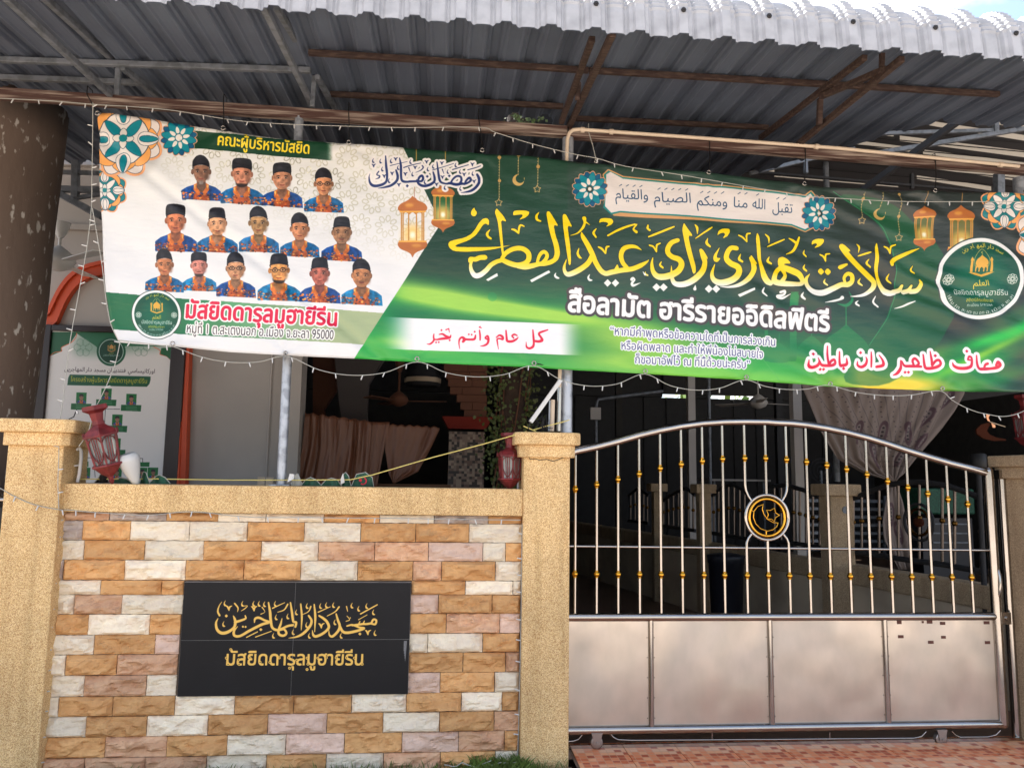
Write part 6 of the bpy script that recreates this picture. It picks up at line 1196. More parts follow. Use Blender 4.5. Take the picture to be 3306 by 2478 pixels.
for l in ([(790,260),(772,550)], [(600,285),(980,292)], [(490,940),(1285,950),(1285,1000)], [(640,1070),(650,1200)]): cp.stroke([a+(1.6,) for a in q7(l)], (.15, .15, .15), sm=False)
cp.fill([q7([(1190,1000),(1378,1000),(1372,1060),(1190,1060)])], (.05, .4, .2)); cp.fill([q7([(480,990),(560,990),(560,1060),(480,1060)])], (.05, .4, .2))
M['poster'] = print_mat('notice_poster', cp, .45)
nb = thing('notice_board', (-2.4, 2.16, 1.2), 'dark framed notice board with a white and green organisation chart behind the red lantern', 'notice board')
tl, tr_, br_, bl_ = P(160, 1068, 2.14), P(556, 1078, 2.14), P(520, 1640, 2.14), P(128, 1640, 2.14); x0_, x1_ = min(tl.x, bl_.x), max(tr_.x, br_.x)
mb = MB(); mb.box((tl.x+bl_.x)/2, (tr_.x+br_.x)/2, 2.14, 2.145, bl_.z, tl.z); o = link('poster', mb, M['poster'], nb); set_uv(o, cp)
xa, xb = (tl.x+bl_.x)/2, (tr_.x+br_.x)/2
mb = MB(); mb.box(xa-.11, xa, 2.12, 2.22, bl_.z, tl.z+.05); mb.box(xb, xb+.115, 2.12, 2.22, bl_.z, tl.z+.05); mb.box(xa, xb, 2.12, 2.22, tl.z, tl.z+.05); bevel(link('frame', mb, M['darkwood'], nb), .006)
# dark opening, inner rooms, brown curtain, brick pier
ir = thing('inner_wall', (-.3, 4.2, 0), 'dim inner partition with curved openings seen through the dark doorway', 'wall')
def pp_(l, Y): return [(P(x, y, Y).x, P(x, y, Y).z) for x, y in l]
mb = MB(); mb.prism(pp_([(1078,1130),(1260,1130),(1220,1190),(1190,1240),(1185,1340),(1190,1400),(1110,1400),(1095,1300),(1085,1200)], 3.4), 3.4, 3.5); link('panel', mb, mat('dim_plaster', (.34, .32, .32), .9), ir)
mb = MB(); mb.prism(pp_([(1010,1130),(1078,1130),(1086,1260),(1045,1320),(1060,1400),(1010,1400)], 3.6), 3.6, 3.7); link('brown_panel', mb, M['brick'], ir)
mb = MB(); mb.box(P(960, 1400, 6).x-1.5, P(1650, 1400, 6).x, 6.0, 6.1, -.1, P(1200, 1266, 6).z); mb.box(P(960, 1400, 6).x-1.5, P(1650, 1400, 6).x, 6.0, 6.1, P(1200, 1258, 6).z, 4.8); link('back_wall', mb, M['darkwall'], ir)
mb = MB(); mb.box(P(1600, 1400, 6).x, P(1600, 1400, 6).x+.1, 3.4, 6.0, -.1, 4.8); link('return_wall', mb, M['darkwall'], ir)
shc = thing('chandelier_shade', P(1370, 1215, 3.9), 'large dark cylindrical shade hanging inside the dark opening', 'lamp shade'); mb = MB(); c = P(1365, 1215, 3.9); mb.lathe(c, [(.17, -.11), (.19, -.1), (.19, .0), (.17, .02), (.16, .14)], 10); link('shade', mb, M['dark'], shc); mb = MB(); mb.lathe(c, [(.192, -.07), (.194, -.07), (.194, -.02), (.192, -.02)], 10); link('band', mb, M['beige'], shc)
drape([(980,1335),(975,1450),(955,1560)], [(1140,1352),(1135,1450),(1115,1562)], 60, 20, 1338, 1562, .05, 'left_fold', 8, M['brown_cloth'], None, 2.35) if 0 else None
bc = thing('brown_curtain', P(1200, 1360, 2.35), 'brown satin curtain sagging along the opening beside the brick pier', 'curtain')
drape([(985,1330),(975,1450),(950,1575)], [(1200,1360),(1195,1450),(1185,1575)], 110, 20, 1332, 1575, .028, 'gathered_part', 7, M['brown_cloth'], bc, 2.35, dy=28)
drape([(1200,1362),(1195,1450),(1183,1575)], [(1258,1366),(1240,1450),(1215,1575)], 24, 16, 1362, 1575, .012, 'flat_part', 2, M['brown_cloth'], bc, 2.35)
drape([(1250,1368),(1243,1450),(1255,1530),(1270,1558)], [(1418,1377),(1385,1450),(1350,1520),(1272,1560)], 60, 24, 1369, 1559, .018, 'sagging_part', 4, M['brown_cloth'], bc, 2.35, dy=9)
pr = thing('brick_pier', P(1500, 1580, 2.7), 'dim brown brick pier with a red ledge above small mosaic tiles', 'pier')
Yp = 2.75; bxl = P(1435, 1300, Yp).x; bxr = P(1572, 1300, Yp).x; zb0 = P(1500, 1347, Yp).z
k = 0; z = zb0
while z < 3.1:
    x = bxl-.1 if z > zb0+.55 else bxl+(.18-(z-zb0)*.5 if z-zb0 < .2 else .05-.1*((z-zb0-.2)/.35)); off = (k % 2)*.11; x = max(x, bxl-.1)
    while x < bxr-.01:
        x2 = min(x+.22-(off if off else 0)+(.11 if k % 3 == 2 else 0), bxr); off = 0; mb = MB(); mb.box(x+.002, x2-.002, Yp+.01*noise.noise((x*9, z*9, 0)), Yp+.12, z+.002, z+.068); link('brick', mb, M['brick'], pr); x = x2
    z += .07; k += 1
a, b = P(1427, 1347, Yp-.1), P(1592, 1350, Yp-.1); mb = MB(); mb.hexa([(a.x+.06, Yp-.05, zb0-.105), (b.x-.06, Yp-.05, zb0-.105), (b.x-.06, Yp+.15, zb0-.105), (a.x+.06, Yp+.15, zb0-.105), (a.x, Yp-.1, zb0), (b.x, Yp-.1, zb0), (b.x, Yp+.15, zb0), (a.x, Yp+.15, zb0)]); link('ledge', mb, M['darkred'], pr)
def mosaicmat():
    m = bpy.data.materials.new('mosaic'); m.use_nodes = True; n = m.node_tree.nodes; l = m.node_tree.links; b = n['Principled BSDF']; b.inputs['Roughness'].default_value = .4
    t = n.new('ShaderNodeTexCoord'); s_ = n.new('ShaderNodeVectorMath'); s_.operation = 'SCALE'; s_.inputs['Scale'].default_value = 42; l.new(t.outputs['Object'], s_.inputs[0]); f = n.new('ShaderNodeVectorMath'); f.operation = 'FLOOR'; l.new(s_.outputs[0], f.inputs[0]); w_ = n.new('ShaderNodeTexWhiteNoise'); l.new(f.outputs[0], w_.inputs['Vector'])
    r = n.new('ShaderNodeValToRGB'); r.color_ramp.interpolation = 'CONSTANT'; e = r.color_ramp.elements; e[0].color = (*lin((.12, .07, .06)), 1); e[1].position = .22; e[1].color = (*lin((.46, .38, .33)), 1); k = e.new(.55); k.color = (*lin((.54, .47, .41)), 1); k = e.new(.8); k.color = (*lin((.36, .27, .23)), 1); l.new(w_.outputs['Value'], r.inputs[0]); l.new(r.outputs[0], b.inputs['Base Color']); return m
mb = MB(); mb.box(P(1447, 1500, Yp).x, P(1563, 1500, Yp).x, Yp-.001, Yp+.12, 0, zb0-.13); link('mosaic_facing', mb, mosaicmat(), pr)
ld = thing('window_ledge', P(1330, 1575, 2.5), 'dim tan ledge below the brown curtain', 'ledge'); a, b = P(1190, 1560, 2.5), P(1455, 1562, 2.5); mb = MB(); mb.box(a.x, b.x, 2.45, 2.6, a.z-.4, a.z); link('slab', mb, mat('tan_ledge', (.36, .25, .17), .8), ld)
# sockets on the plaster wall
for i, (x, y) in enumerate(((843, 1555), (870, 1556))): mb = MB(); a = P(x, y, YW-.11); mb.box(a.x-.028, a.x+.028, YW-.115, YW-.1, a.z-.04, a.z+.04); o = link('wall_socket', mb, M['pvc']); tag(o, ('left', 'right')[i]+' of two cream sockets on the grey wall beside the thin post', 'socket', 'sockets low on the grey wall')
mb = MB(); mb.tube([P(885, 1040, YW-.02), P(858, 1570, YW-.02)], .008, 6); o = link('wall_cable', mb, M['plaster']); tag(o, 'thin grey cable running down the plaster wall', 'cable')

# ------------------------------------------------------------------ trunks
def trunk(pts, label, nm='palm_tree', m='trunk'):
    t = thing(nm, pts[0][0], label, 'tree'); mb = MB(); P_ = []; R_ = []
    for (a, ra), (b, rb) in zip(pts, pts[1:]):
        for k in range(8): f = k/8; P_.append(a.lerp(b, f)+Vector((.012*noise.noise((f*4, ra, a.z)), 0, 0))); R_.append((ra+(rb-ra)*f)*(1+.03*noise.noise((a.z*5+f*9, 1, 1))))
    P_.append(pts[-1][0]); R_.append(pts[-1][1]); mb.tube(P_, R_, 28); link('trunk', mb, M[m], t); return t
e1 = P(205, 330, .95); e2 = P(88, 1350, .95); e3 = P(-20, 1900, .95)
big = trunk([(Vector((e3.x-.42, .95, -.1)), .42), (Vector((e2.x-.36, .95, e2.z)), .36), (Vector((e1.x-.37, .95, e1.z)), .37), (Vector((e1.x-.30, .95, e1.z+.20)), .33), (Vector((e1.x-.28, .95, 6.5)), .25)], 'thick lichen-flecked palm trunk standing behind the leftmost pillar')
TR = Vector((P(1655, 1400, 1.75).x, 1.75, 0)); t2 = trunk([(TR-Vector((0, 0, .1)), .105), (Vector((TR.x-.01, 1.75, 2.2)), .10), (Vector((P(1670, 370, 1.9).x, 1.9, 4.6)), .09), (Vector((TR.x+.05, 1.95, 6.5)), .07)], 'slim trunk overgrown with round-leaved creeper behind the middle pillar', 'tree', 'bark_dark')
mb = MB(); rg = random.Random(3)
for i in range(4200):
    z = rg.uniform(.6, 4.9); a = rg.uniform(-math.pi, .2); rr = .105+abs(rg.gauss(0, .05)); side = 1 if math.cos(a) > .1 or rg.random() < .6 else 0
    c = Vector((TR.x-.01+rr*math.cos(a)*1.25, 1.75+rr*math.sin(a), z)); r = rg.uniform(.008, .02)*(1.2 if i % 5 == 0 else 1); u = Vector((rg.gauss(0, 1), rg.gauss(0, .4), rg.gauss(0, 1))).normalized(); v = Vector((rg.gauss(0, .5), 1, rg.gauss(0, .6))).cross(u).normalized()
    if noise.noise((math.cos(a)*2, z*1.7, 3)) < -.25 and rg.random() < .8: continue
    mb.add([c+u*r, c+v*r*.8, c-u*r, c-v*r*.8], [(0, 1, 2, 3)])
o = link('creeper_leaves', mb, M['leaf'], t2, fix=False); o['kind'] = 'stuff'
mb = MB()
for i in range(26):
    a0 = rg.uniform(0, 6.28); z0 = rg.uniform(.8, 3.5); pts = [Vector((TR.x+(.12+.02*math.sin(k))*math.cos(a0+k*.25), 1.75+.12*math.sin(a0+k*.25), z0+k*.18)) for k in range(7)]; mb.tube(pts, .005, 5)
for i in range(9):                                   # loose tendrils
    x = rg.uniform(-.22, .22); mb.tube([Vector((TR.x+x, 1.62, 2.0-i*.05)), Vector((TR.x+x+.05, 1.55, 1.7)), Vector((TR.x+x*1.2, 1.55, 1.45-.05*i))], .0022, 4)
link('creeper_stems', mb, M['brick'], t2)
pt = thing('palm_tree', (P(2010, -80, 14).x, 14, 0), 'palm crown whose frond tips show above the silver roof edge', 'tree'); c0 = Vector((P(2010, -80, 14).x, 14, P(2010, -30, 14).z)); mb = MB(); mb.tube([Vector((c0.x, 14, 0)), c0], [.2, .13], 12); link('trunk', mb, M['trunk'], pt)
for f in range(16):
    a = f*.42+.2; rg = random.Random(f); L = rg.uniform(1.3, 2.0); up = rg.uniform(.0, .8); mb = MB(); pts = []
    for k in range(9): s_ = k/8; pts.append(c0+Vector((math.cos(a)*L*s_, math.sin(a)*L*s_, up*s_-1.6*s_*s_*.75)))
    for k in range(8):
        for sg in (-1, 1):
            for h in range(3):
                b = pts[k].lerp(pts[k+1], h/3); sd_ = Vector((-math.sin(a), math.cos(a), 0))*sg; tip = b+sd_*.32*(1.1-k/9)+(pts[k+1]-pts[k])*1.0+Vector((0, 0, -.12)); w_ = Vector((0, 0, .014))+(pts[k+1]-pts[k]).normalized()*.018; mb.add([b-w_, b+w_, tip], [(0, 1, 2)])
    mb.tube(pts, .012, 5); link('frond', mb, M['palm'], pt, fix=False)

# ------------------------------------------------------------------ red wall lanterns
def red_lantern(loc, rot, sc, label, tilt=0.0, bulb=True):
    t = thing('wall_lantern', loc, label, 'lantern', 'red metal lanterns on the pillars'); o8 = math.pi/6
    def L(nm, mb, m, par=t): k_ = link(nm, mb, m, par); k_.matrix_parent_inverse = Matrix(); return k_
    mb = MB(); mb.lathe((0, 0, 0), [(.001, .20), (.066, .20), (.068, .178), (.038, .16), (.030, .12), (.034, .098)], 6, rot=o8, smooth=False); L('top_bracket', mb, M['red_lamp'])
    mb = MB(); mb.lathe((0, 0, 0), [(.028, .10), (.045, .085), (.072, .07), (.088, .052), (.094, .045), (.094, .036), (.08, .034)], 6, rot=o8, smooth=False); L('roof', mb, M['red_lamp'])
    mb = MB()
    for k in range(6):
        a = o8+k*math.pi/3; e = Vector((math.cos(a), math.sin(a), 0)); a2 = a+math.pi/3; e2 = Vector((math.cos(a2), math.sin(a2), 0)); R_ = .080; rb = .066
        mb.beam(e*R_+Vector((0, 0, .036)), e*rb+Vector((0, 0, -.115)), .009, .009); mb.lathe(e*.09+Vector((0, 0, .045)), [(.006, 0), (.005, .012), (.001, .024)], 6)
        for f in (.33, .5, .67): mb.beam((e*(1-f)+e2*f)*R_+Vector((0, 0, .034)), (e*(1-f)+e2*f)*rb+Vector((0, 0, -.113)), .004 if f != .5 else .005, .004)
        arc = [(e*(1-f)+e2*f)*(R_+.001-(R_-rb)*h)+Vector((0, 0, .034-.149*h)) for f, h in ((.06, .55), (.2, .78), (.5, .93), (.8, .78), (.94, .55))]; mb.tube(arc, .0035, 5)
        arc = [(e*(1-f)+e2*f)*(R_+.001-(R_-rb)*h)+Vector((0, 0, .034-.149*h)) for f, h in ((.04, .2), (.2, .06), (.5, .0), (.8, .06), (.96, .2))]; mb.tube(arc, .003, 5)
    L('cage', mb, M['red_lamp'])
    mb = MB(); mb.lathe((0, 0, 0), [(.073, .034), (.060, -.114)], 6, rot=o8, smooth=False); L('glass', mb, M['glass'])
    if bulb: mb = MB(); mb.ball((0, 0, -.01), .026, 10); mb.tube([(0, 0, .0), (0, 0, .05)], .012, 8); L('bulb', mb, M['bulb'])
    mb = MB(); mb.lathe((0, 0, 0), [(.082, -.113), (.084, -.122), (.070, -.130), (.045, -.16), (.018, -.18), (.012, -.20), (.016, -.205), (.005, -.225), (.001, -.235)], 6, rot=o8, smooth=False); L('base', mb, M['red_lamp'])
    t.rotation_euler = rot; t.scale = (sc, sc, sc); return t
lc = P(332, 1428, -.02); red_lantern(lc, (rad(6), rad(-15), rad(18)), 1.0, 'red metal lantern tilted and hanging loose beside the leftmost pillar cap')
lc = P(1646, 1490, .14); red_lantern(lc+Vector((0, 0, .0)), (0, 0, rad(12)), .82, 'red metal lantern upright at the left side of the middle pillar')
lc = P(3312, 1362, .5); red_lantern(lc, (0, 0, rad(10)), .9, 'red metal lantern cut by the right edge of the picture')
mb = MB(); mb.tube([P(1672, 1580, .14), P(1672, 1500, .14), P(1690, 1490, .14)], .008, 6); o = link('lamp_pipe', mb, M['galv']); tag(o, 'short grey pipe below the upright red lantern', 'pipe')
mb = MB(); mb.tube([P(248,1452,.1), P(256,1444,.1), P(262,1455,.1), P(262,1480,.1), P(256,1530,.1), P(250,1556,.1)], .0095, 8); mb.tube([P(240, 1503, .1), P(262, 1500, .1)], .005, 6); o = link('lamp_conduit', mb, M['white']); tag(o, 'white conduit bending down from the tilted lantern to the coping', 'conduit')
mb = MB(); mb.tube([P(222,1353,.0), P(238,1345,.0), P(244,1330,.0), P(248,1322,.0)], .003, 5); o = link('lamp_cable', mb, M['black']); tag(o, 'black cable looping from the leftmost pillar cap to its lantern', 'cable')
mb = MB(); mb.tube([P(248, 1325, -.02), P(251, 1335, -.02)], .006, 6); mb.tube([P(307, 1306, -.02), P(313, 1322, -.02)], .006, 6); o = link('lamp_plugs', mb, M['white']); tag(o, 'two white plastic stubs on top of the tilted lantern', 'plug')

# ------------------------------------------------------------------ things on the middle pillar cap and on the coping
def tubes(nm, segs, r, m, label, cat, n=10): mb = MB(); [mb.tube([P(*a), P(*b)], r, n) for a, b in segs]; o = link(nm, mb, M[m]); return tag(o, label, cat)
tubes('steel_tube', [((1806,1247,.12),(1803,1391,.12))], .014, 'steel', 'shiny upright steel tube just left of the middle pillar post', 'tube', 12)
tubes('tube_stub', [((1785,1290,.10),(1782,1391,.10))], .0125, 'pvc', 'shorter pinkish-white tube standing left of the shiny tube', 'tube')
tubes('tube_stub', [((1777,1292,.13),(1774,1391,.13))], .009, 'galv', 'leftmost thin grey tube standing on the middle pillar cap', 'tube')
tubes('short_pipe', [((1808,1187,.11),(1806,1250,.11))], .011, 'pvc', 'cream pipe piece taped to the middle post below the banner', 'pipe')
mb = MB(); mb.beam(P(1810, 1226, .04), P(1713, 1362, .02), .022, .022); o = link('lamp_tube', mb, M['white']); tag(o, 'white square tube leaning left from the middle post', 'tube')
for z_ in (1193, 1200, 1228): pass
mb = MB(); rg = random.Random(8)
for k in range(7): a = P(1735+k*5, 1392, .02); mb.tube([a, a+Vector((.02*math.sin(k), -.03, .05+.008*k)), a+Vector((-.05+.03*math.cos(k*2), .02, .08-.01*k)), a+Vector((.04, .03, .02))], .0025, 4)
mb.tube([P(1712,1362,.0), P(1706,1382,.0), P(1722,1400,.0)], .004, 5); o = link('wire_tangle', mb, M['black']); tag(o, 'dark tangle of wire on the middle pillar cap below the white tube', 'wire')
mb = MB(); mb.tube([P(1720,1388,.0), P(1760,1376,.02), P(1815,1362,.05), P(1838,1355,.08)], .003, 5); mb.tube([P(1690,1375,.0), P(1712,1384,0), P(1730,1392,0)], .003, 5); o = link('loose_wire', mb, M['yellow_string']); tag(o, 'loose pale wire tied round the tubes on the middle pillar', 'wire')
ys = thing('yellow_cord', P(1200, 1520, .1), 'yellow cord from the coping up to the middle pillar', 'cord'); mb = MB(); mb.tube([P(255,1546,.13), P(500,1545,.12), P(730,1549,.12), P(960,1549,.11), P(1130,1548,.1), P(1200,1533,.1), P(1400,1475,.09), P(1560,1433,.05), P(1675,1400,-.03), P(1700,1392,-.03)], .0032, 5); link('cord', mb, M['yellow_string'], ys)
mb = MB(); a, b = P(440, 1563, .07), P(412, 1474, .03); ax = (b-a).normalized(); mb.lathe(a, [(.012, 0), (.022, .02), (.045, .09), (.056, .135), (.055, .155), (.036, .172)], 16, ax); o = link('cone_cup', mb, M['white']); tag(o, 'white plastic cone lying against the tilted red lantern on the coping', 'cone')
def bunting(l, label, Y=.12, m='green_cloth'):
    t = thing('bunting_flag', P(*l[0], Y), label, 'bunting', 'folded green bunting lying along the coping'); n = len(l); pts = [P(x, y, Y) for x, y in l]; zb_ = 1.437; mb = MB()
    for k in range(n-1): a, b = pts[k], pts[k+1]; ya, yb2 = .014*math.sin(k*1.7), .014*math.sin((k+1)*1.7); mb.add([(a.x, a.y+ya, zb_), (b.x, b.y+yb2, zb_), (b.x, b.y+yb2, b.z), (a.x, a.y+ya, a.z), (a.x, a.y+ya+.004, zb_), (b.x, b.y+yb2+.004, zb_), (b.x, b.y+yb2+.004, b.z), (a.x, a.y+ya+.004, a.z)], [(0,1,2,3),(7,6,5,4),(3,2,6,7),(0,4,5,1),(0,3,7,4),(1,5,6,2)])
    link('cloth', mb, M[m], t); mb = MB(); mb.tube([(p.x, p.y+.014*math.sin(k*1.7), p.z) for k, p in enumerate(pts)], .0026, 5); link('piping', mb, M['cord'], t)
    return t
bunting([(305,1556),(315,1540),(325,1530),(337,1526),(345,1535),(350,1556)], 'black-green bunting loop right of the leftmost pillar', m='black')
bunting([(352,1556),(368,1546),(390,1540),(412,1545),(425,1556)], 'black-green bunting fold behind the white cone')
bunting([(450,1560),(455,1535),(464,1522),(474,1524),(482,1560)], 'narrow tall loop of bunting right of the white cone')
bunting([(484,1556),(500,1537),(515,1532),(535,1540),(548,1560)], 'wide green bunting fold with a white mark, left of the orange moulding')
bunting([(940,1562),(950,1535),(962,1528),(970,1545),(975,1562)], 'grey-white folds of bunting right of the thin post', m='cord')
bunting([(972,1566),(985,1548),(1003,1540),(1022,1548),(1036,1566)], 'first full green bunting fold right of the thin post')
bunting([(1036,1566),(1050,1550),(1070,1542),(1090,1548),(1100,1566)], 'second full green bunting fold right of the thin post')
bunting([(1102,1568),(1106,1532),(1116,1524),(1126,1535),(1132,1568)], 'tall narrow bunting loop left of the red star flag')
fl = bunting([(1134,1568),(1150,1530),(1180,1524),(1202,1540),(1206,1572)], 'green bunting flag with a small red crescent and star')
mb = MB(); c = P(1172, 1552, .085); mb.tube([c+Vector((.018*math.cos(a), 0, .018*math.sin(a))) for a in np.linspace(-2.2, 1.2, 12)], .004, 5); mb.ball(c+Vector((-.014, 0, .004)), .009, 8); link('crescent_print', mb, mat('red_print', (.75, .12, .2), .6), fl)
mb = MB(); a = P(1100, 1545, .08); mb.add([a, a+Vector((.02, 0, -.02)), a+Vector((.012, -.01, .03)), a+Vector((0, .004, -.03)), a+Vector((.022, .004, -.02)), a+Vector((.014, -.006, .03))], [(0, 1, 2), (5, 4, 3), (0, 3, 4, 1), (1, 4, 5, 2), (2, 5, 3, 0)]); o = link('paper_scrap', mb, M['white']); tag(o, 'white paper scrap stuck among the bunting folds', 'paper')
mb = MB(); a = P(928, 1556, .07); b = P(950, 1530, .07); mb.add([a, P(935, 1528, .07), b, P(948, 1545, .06), a+Vector((0, .004, 0)), P(935, 1528, .074), b+Vector((0, .004, 0)), P(948, 1545, .064)], [(0, 1, 2, 3), (7, 6, 5, 4), (0, 4, 5, 1), (1, 5, 6, 2), (2, 6, 7, 3), (3, 7, 4, 0)]); o = link('paper_scrap', mb, M['white']); tag(o, 'curled white paper scrap at the foot of the thin post', 'paper')

# ------------------------------------------------------------------ hanging crescent on the right, steel rail at far left
hc = thing('crescent_ornament', P(3200, 1390, .3), 'copper crescent ornament hanging from a peach ribbon under the light string', 'ornament')
out = [(3192,1363),(3165,1370),(3150,1385),(3152,1400),(3172,1415),(3205,1423),(3245,1422)]; inn = [(3244,1417),(3215,1412),(3192,1402),(3183,1390),(3190,1375),(3200,1368)]
mb = MB(); mb.prism([(P(x, y, .3).x, P(x, y, .3).z) for x, y in out+inn], .29, .305); link('crescent', mb, M['copper'], hc)
mb = MB()
for l in ([(3184,1335),(3195,1338),(3190,1348),(3195,1360),(3188,1358),(3183,1345)], [(3200,1365),(3212,1372),(3212,1380),(3204,1380)]): mb.prism([(P(x, y, .28).x, P(x, y, .28).z) for x, y in l], .276, .28)
link('ribbon', mb, M['ribbon'], hc)
mb = MB(); mb.tube([P(3195, 1361, .28), P(3245, 1377, .28)], .003, 5); link('stick', mb, M['beige'], hc)
tubes('steel_rail', [((-260,1606,.1),(42,1613,.1))], .013, 'steel', 'horizontal steel rail meeting the leftmost pillar from the left', 'rail', 12)
lw = thing('side_gate_sheet', P(-40, 1800, .14), 'black sheet below the steel rail left of the leftmost pillar', 'sheet'); a, b = P(-300, 1630, .14), P(20, 1905, .14); mb = MB(); mb.box(a.x-.6, -2.24, .13, .15, .42, 1.30); link('sheet', mb, M['black'], lw)
lw = thing('side_wall_base', (-3, .15, 0), 'pebble wall foot left of the leftmost pillar', 'wall'); mb = MB(); mb.box(-5, -2.24, .05, .25, -.1, .42); link('wall', mb, M['pebble'], lw)

# ------------------------------------------------------------------ strings of small lights
def lights(pts, label, step=.105, seed=1, up=False, side=None, r=.0023):
    t = thing('light_string', pts[0], label, 'light string', 'strings of small white lights'); pts = [Vector(p) for p in pts]; q = []
    for i in range(len(pts)-1):
        a, b = pts[max(i-1, 0)], pts[min(i+2, len(pts)-1)]; p, n_ = pts[i], pts[i+1]
        for k in range(6): f = k/6; q.append(.5*((2*p)+(-a+n_)*f+(2*a-5*p+4*n_-b)*f*f+(-a+3*p-3*n_+b)*f**3))
    q.append(pts[-1]); mb = MB(); mb.tube(q, r, 5); link('wire', mb, M['cord'], t); rg = random.Random(seed); acc = .04; nb_ = 0
    for a, b in zip(q, q[1:]):
        L = (b-a).length; acc += L
        if acc > step*rg.uniform(.85, 1.2):
            acc = 0; d = (b-a).normalized(); w_ = Vector((0, 0, -1)) if abs(d.z) < .6 else Vector((rg.choice((-1, 1)) if side is None else side, 0, .2)); w_ = (w_+Vector((rg.uniform(-.4, .4), -.2, .25 if rg.random() < .2 else 0))).normalized(); mb = MB(); mb.tube([a, a+w_*.012, a+w_*.027], [.0032, .0036, .0028], 6); link('bulb', mb, M['white'], t); nb_ += 1
    return t
F_ = -.045
lights([P(x, y, .10) for x, y in ((-60,315),(0,318),(150,325),(300,337))]+[P(x, y, .03) for x, y in ((430,345),(560,357),(700,380),(800,393),(950,402),(1100,407),(1300,412),(1545,411))]+[P(x, y, F_) for x, y in ((1600,428),(1720,465),(1850,497),(1930,512),(2020,537),(2200,565),(2400,600),(2600,632),(2720,641),(2900,650),(3100,651),(3330,651))], 'light string running along the beam and across the top of the banner', seed=2)
def sag(anch, ys, Yf=F_):
    out = []
    for (a, b), s_ in zip(zip(anch, anch[1:]), ys):
        for k in range(4): f = k/4; out.append((a[0]+(b[0]-a[0])*f, a[1]+(b[1]-a[1])*f+s_*4*f*(1-f)))
    out.append(anch[-1]); return [P(x, y, Yf) for x, y in out]
lights(sag([(383,1098),(563,1120),(925,1150),(1347,1168),(1722,1180),(2080,1207),(2404,1226),(2673,1243),(3033,1261),(3195,1338),(3330,1312)], [0,34,52,42,52,42,22,24,14,16]), 'light string sagging in loops under the lower edge of the banner', seed=3)
lights([P(x, y, -.03) for x, y in ((300,332),(299,450),(297,560),(295,670),(283,780),(270,860),(248,980),(225,1110),(208,1250),(192,1380),(190,1470),(187,1560),(190,1640))], 'left strand of lights dropping from the beam to the leftmost pillar', seed=4)
lights([P(x, y, -.06) for x, y in ((298,672),(315,770),(330,860),(340,950),(356,1040),(380,1095),(386,1110),(370,1180),(350,1230),(322,1290),(300,1330),(292,1370),(282,1400),(255,1440))], 'right strand of lights dropping past the banner corner to the tilted lantern', seed=5)
lights([P(x, y, -.035) for x, y in ((-40,1560),(0,1575),(40,1598),(110,1628),(195,1645))]+[P(x, y, .004) for x, y in ((215,1645),(330,1655),(480,1662),(620,1651),(800,1668),(1000,1670),(1250,1672),(1450,1675),(1680,1678))], 'light string across the leftmost pillar and under the coping', seed=6, step=.1)
lights([P(x, y, .012) for x, y in ((190,1665),(172,1830),(158,2000),(146,2200),(132,2380),(126,2470))], 'light string down the left edge of the stone wall', seed=7, side=1, step=.085)
lights([P(x, y, .012) for x, y in ((1686,1690),(1684,1830),(1682,2000),(1678,2200),(1674,2350),(1671,2440))], 'light string down the right edge of the stone wall', seed=8, side=-1, step=.085)
mb = MB(); rg = random.Random(12); a = P(1668, 2455, -.03)
pts = [a+Vector((-.03*k+.02*rg.uniform(-1, 1), -.03*rg.random(), -.02+.03*rg.random())) for k in range(14)]; mb.tube(pts, .0028, 5); o = link('loose_cable', mb, M['cord']); tag(o, 'loose white cable lying in the grass at the foot of the middle pillar', 'cable')

# ------------------------------------------------------------------ more things seen in the hall and beyond
hg = thing('far_hedge', (5, 15, 0), 'green foliage glimpsed through the slit above the far hall wall', 'hedge'); mb = MB(); rg = random.Random(5)
for i in range(1500):
    c = Vector((rg.uniform(0, 13), rg.uniform(14, 16), rg.uniform(2, 6.5))); u = Vector((rg.gauss(0, 1), rg.gauss(0, 1), rg.gauss(0, 1))).normalized()*.16; v = Vector((rg.gauss(0, 1), rg.gauss(0, 1), rg.gauss(0, 1))).normalized()*.1; mb.add([c+u, c+v, c-u, c-v], [(0, 1, 2, 3)])
o = link('foliage', mb, M['palm'], hg, fix=False); o['kind'] = 'stuff'
tb = thing('long_table', P(2380, 1600, 8), 'long folding table with pale top edge at the back of the hall', 'table'); a, b = P(2290, 1545, 8), P(2480, 1543, 8); mb = MB(); mb.box(a.x, b.x, 7.9, 8.6, a.z-.03, a.z); link('table_top', mb, M['plaster'], tb)
for xx in (a.x+.08, b.x-.08): mb = MB(); mb.beam((xx, 8, 0), (xx, 8, a.z-.03), .03, .03); link('leg', mb, M['grey_iron'], tb)
sb = thing('stacked_shelf', P(2660, 1700, 5.2), 'grey slatted shelf stack behind the driveway railing', 'shelf')
for k in range(7): a, b = P(2600, 1615+k*26, 5.6), P(2860, 1618+k*26, 5.6); mb = MB(); mb.box(a.x, b.x, 5.6, 5.9, a.z-.018, a.z+.018); link('shelf_board', mb, M['grey_iron'], sb)
for x_ in (2604, 2856): a = P(x_, 1600, 5.6); b = P(x_, 1790, 5.6); mb = MB(); mb.beam(a, b, .03, .03); link('upright', mb, M['grey_iron'], sb)
gc = thing('green_cover', P(3040, 1600, 4.6), 'dark green cloth cover over equipment behind the right railing', 'cover'); a, b = P(2965, 1575, 4.6), P(3150, 1660, 4.6); mb = MB(); mb.box(a.x, b.x, 4.6, 5.2, b.z, a.z); bevel(link('cloth', mb, M['green_cloth'], gc), .02)
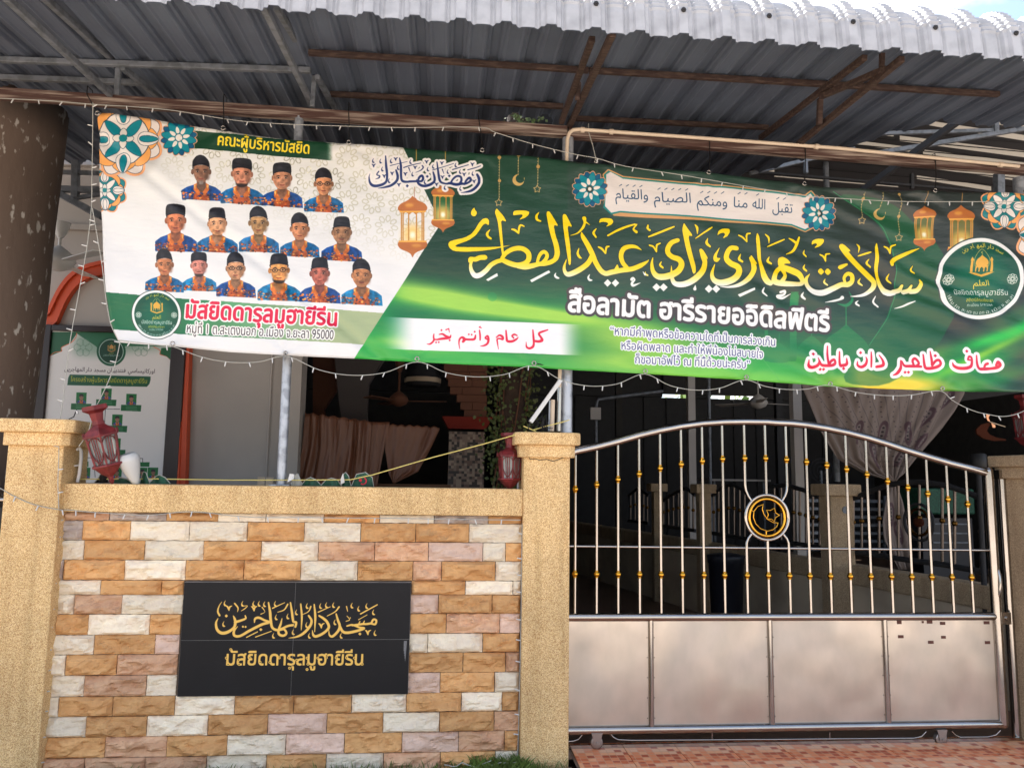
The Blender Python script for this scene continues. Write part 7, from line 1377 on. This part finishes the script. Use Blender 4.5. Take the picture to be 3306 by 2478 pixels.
eq = thing('equipment_rack', P(3090, 1720, 4.7), 'black equipment rack standing under the green cover', 'rack'); a, b = P(2975, 1668, 4.7), P(3145, 1800, 4.7); mb = MB(); mb.box(a.x, b.x, 4.7, 5.2, 0, a.z-.01); link('body', mb, M['bin'], eq)
for k in range(3): c, d = P(3010, 1690+k*30, 4.7), P(3130, 1691+k*30, 4.7); mb = MB(); mb.box(c.x, d.x, 4.68, 4.7, c.z-.008, c.z+.008); link('shelf_edge', mb, M['grey_iron'], eq)
rf = thing('round_fan', P(2651, 1518, 6.5), 'dim round fan guard beside the wide pale column', 'fan'); c = P(2651, 1518, 6.5); mb = MB()
for rr in (.17, .12, .06): mb.tube([c+Vector((rr*math.cos(a), 0, rr*math.sin(a))) for a in np.linspace(0, 2*math.pi, 21)[:-1]], .01, 5, closed=True)
link('guard', mb, M['dark'], rf); mb = MB(); mb.tube([c, Vector((c.x, c.y+.05, 0))], .02, 6); link('stand', mb, M['grey_iron'], rf)
sp = thing('spotlight', P(3155, 1490, .9), 'small black spotlight fitting just above the right end of the gate', 'lamp'); c = P(3158, 1500, .9); mb = MB(); mb.lathe(c+Vector((0, 0, -.02)), [(.05, 0), (.055, .01), (.055, .09), (.045, .10)], 12); link('body', mb, M['black'], sp); mb = MB(); mb.tube([c+Vector((0, .0, -.02)), c+Vector((0, .02, -1.45))], .018, 8); link('stem', mb, M['dark'], sp)

# ------------------------------------------------------------------ grass
mb = MB(); rg = random.Random(21)
for i in range(3600):
    if rg.random() < .5: x = rg.gauss(rg.choice((.40, .33, .22, .47)), .07)
    else: x = rg.uniform(-2.2, .7)
    y = rg.uniform(-.30, .03) if i % 3 else rg.uniform(-.08, .02); dens = noise.noise((x*4, 1, 2))
    if dens < -.05 and not (.0 < x < .6) and rg.random() < .8: continue
    h = rg.uniform(.02, .06)*(1.2 if .2 < x < .5 else .75); z = -.005-.01+.12*min(0, (y)/.42)*.3; a = rg.uniform(0, 6.28); b = Vector((math.cos(a), math.sin(a), 0))*.0022; ln = Vector((rg.gauss(0, .35), rg.gauss(0, .3), 1))*h
    p = Vector((x, y, z)); mb.add([p-b, p+b, p+ln*.6+b*.6, p+ln+Vector((ln.x*.3, ln.y*.3, 0))], [(0, 1, 2), (0, 2, 3)])
o = link('grass', mb, M['grass'], fix=False); tag(o, 'sparse green grass along the foot of the stone wall', 'grass'); o['kind'] = 'stuff'
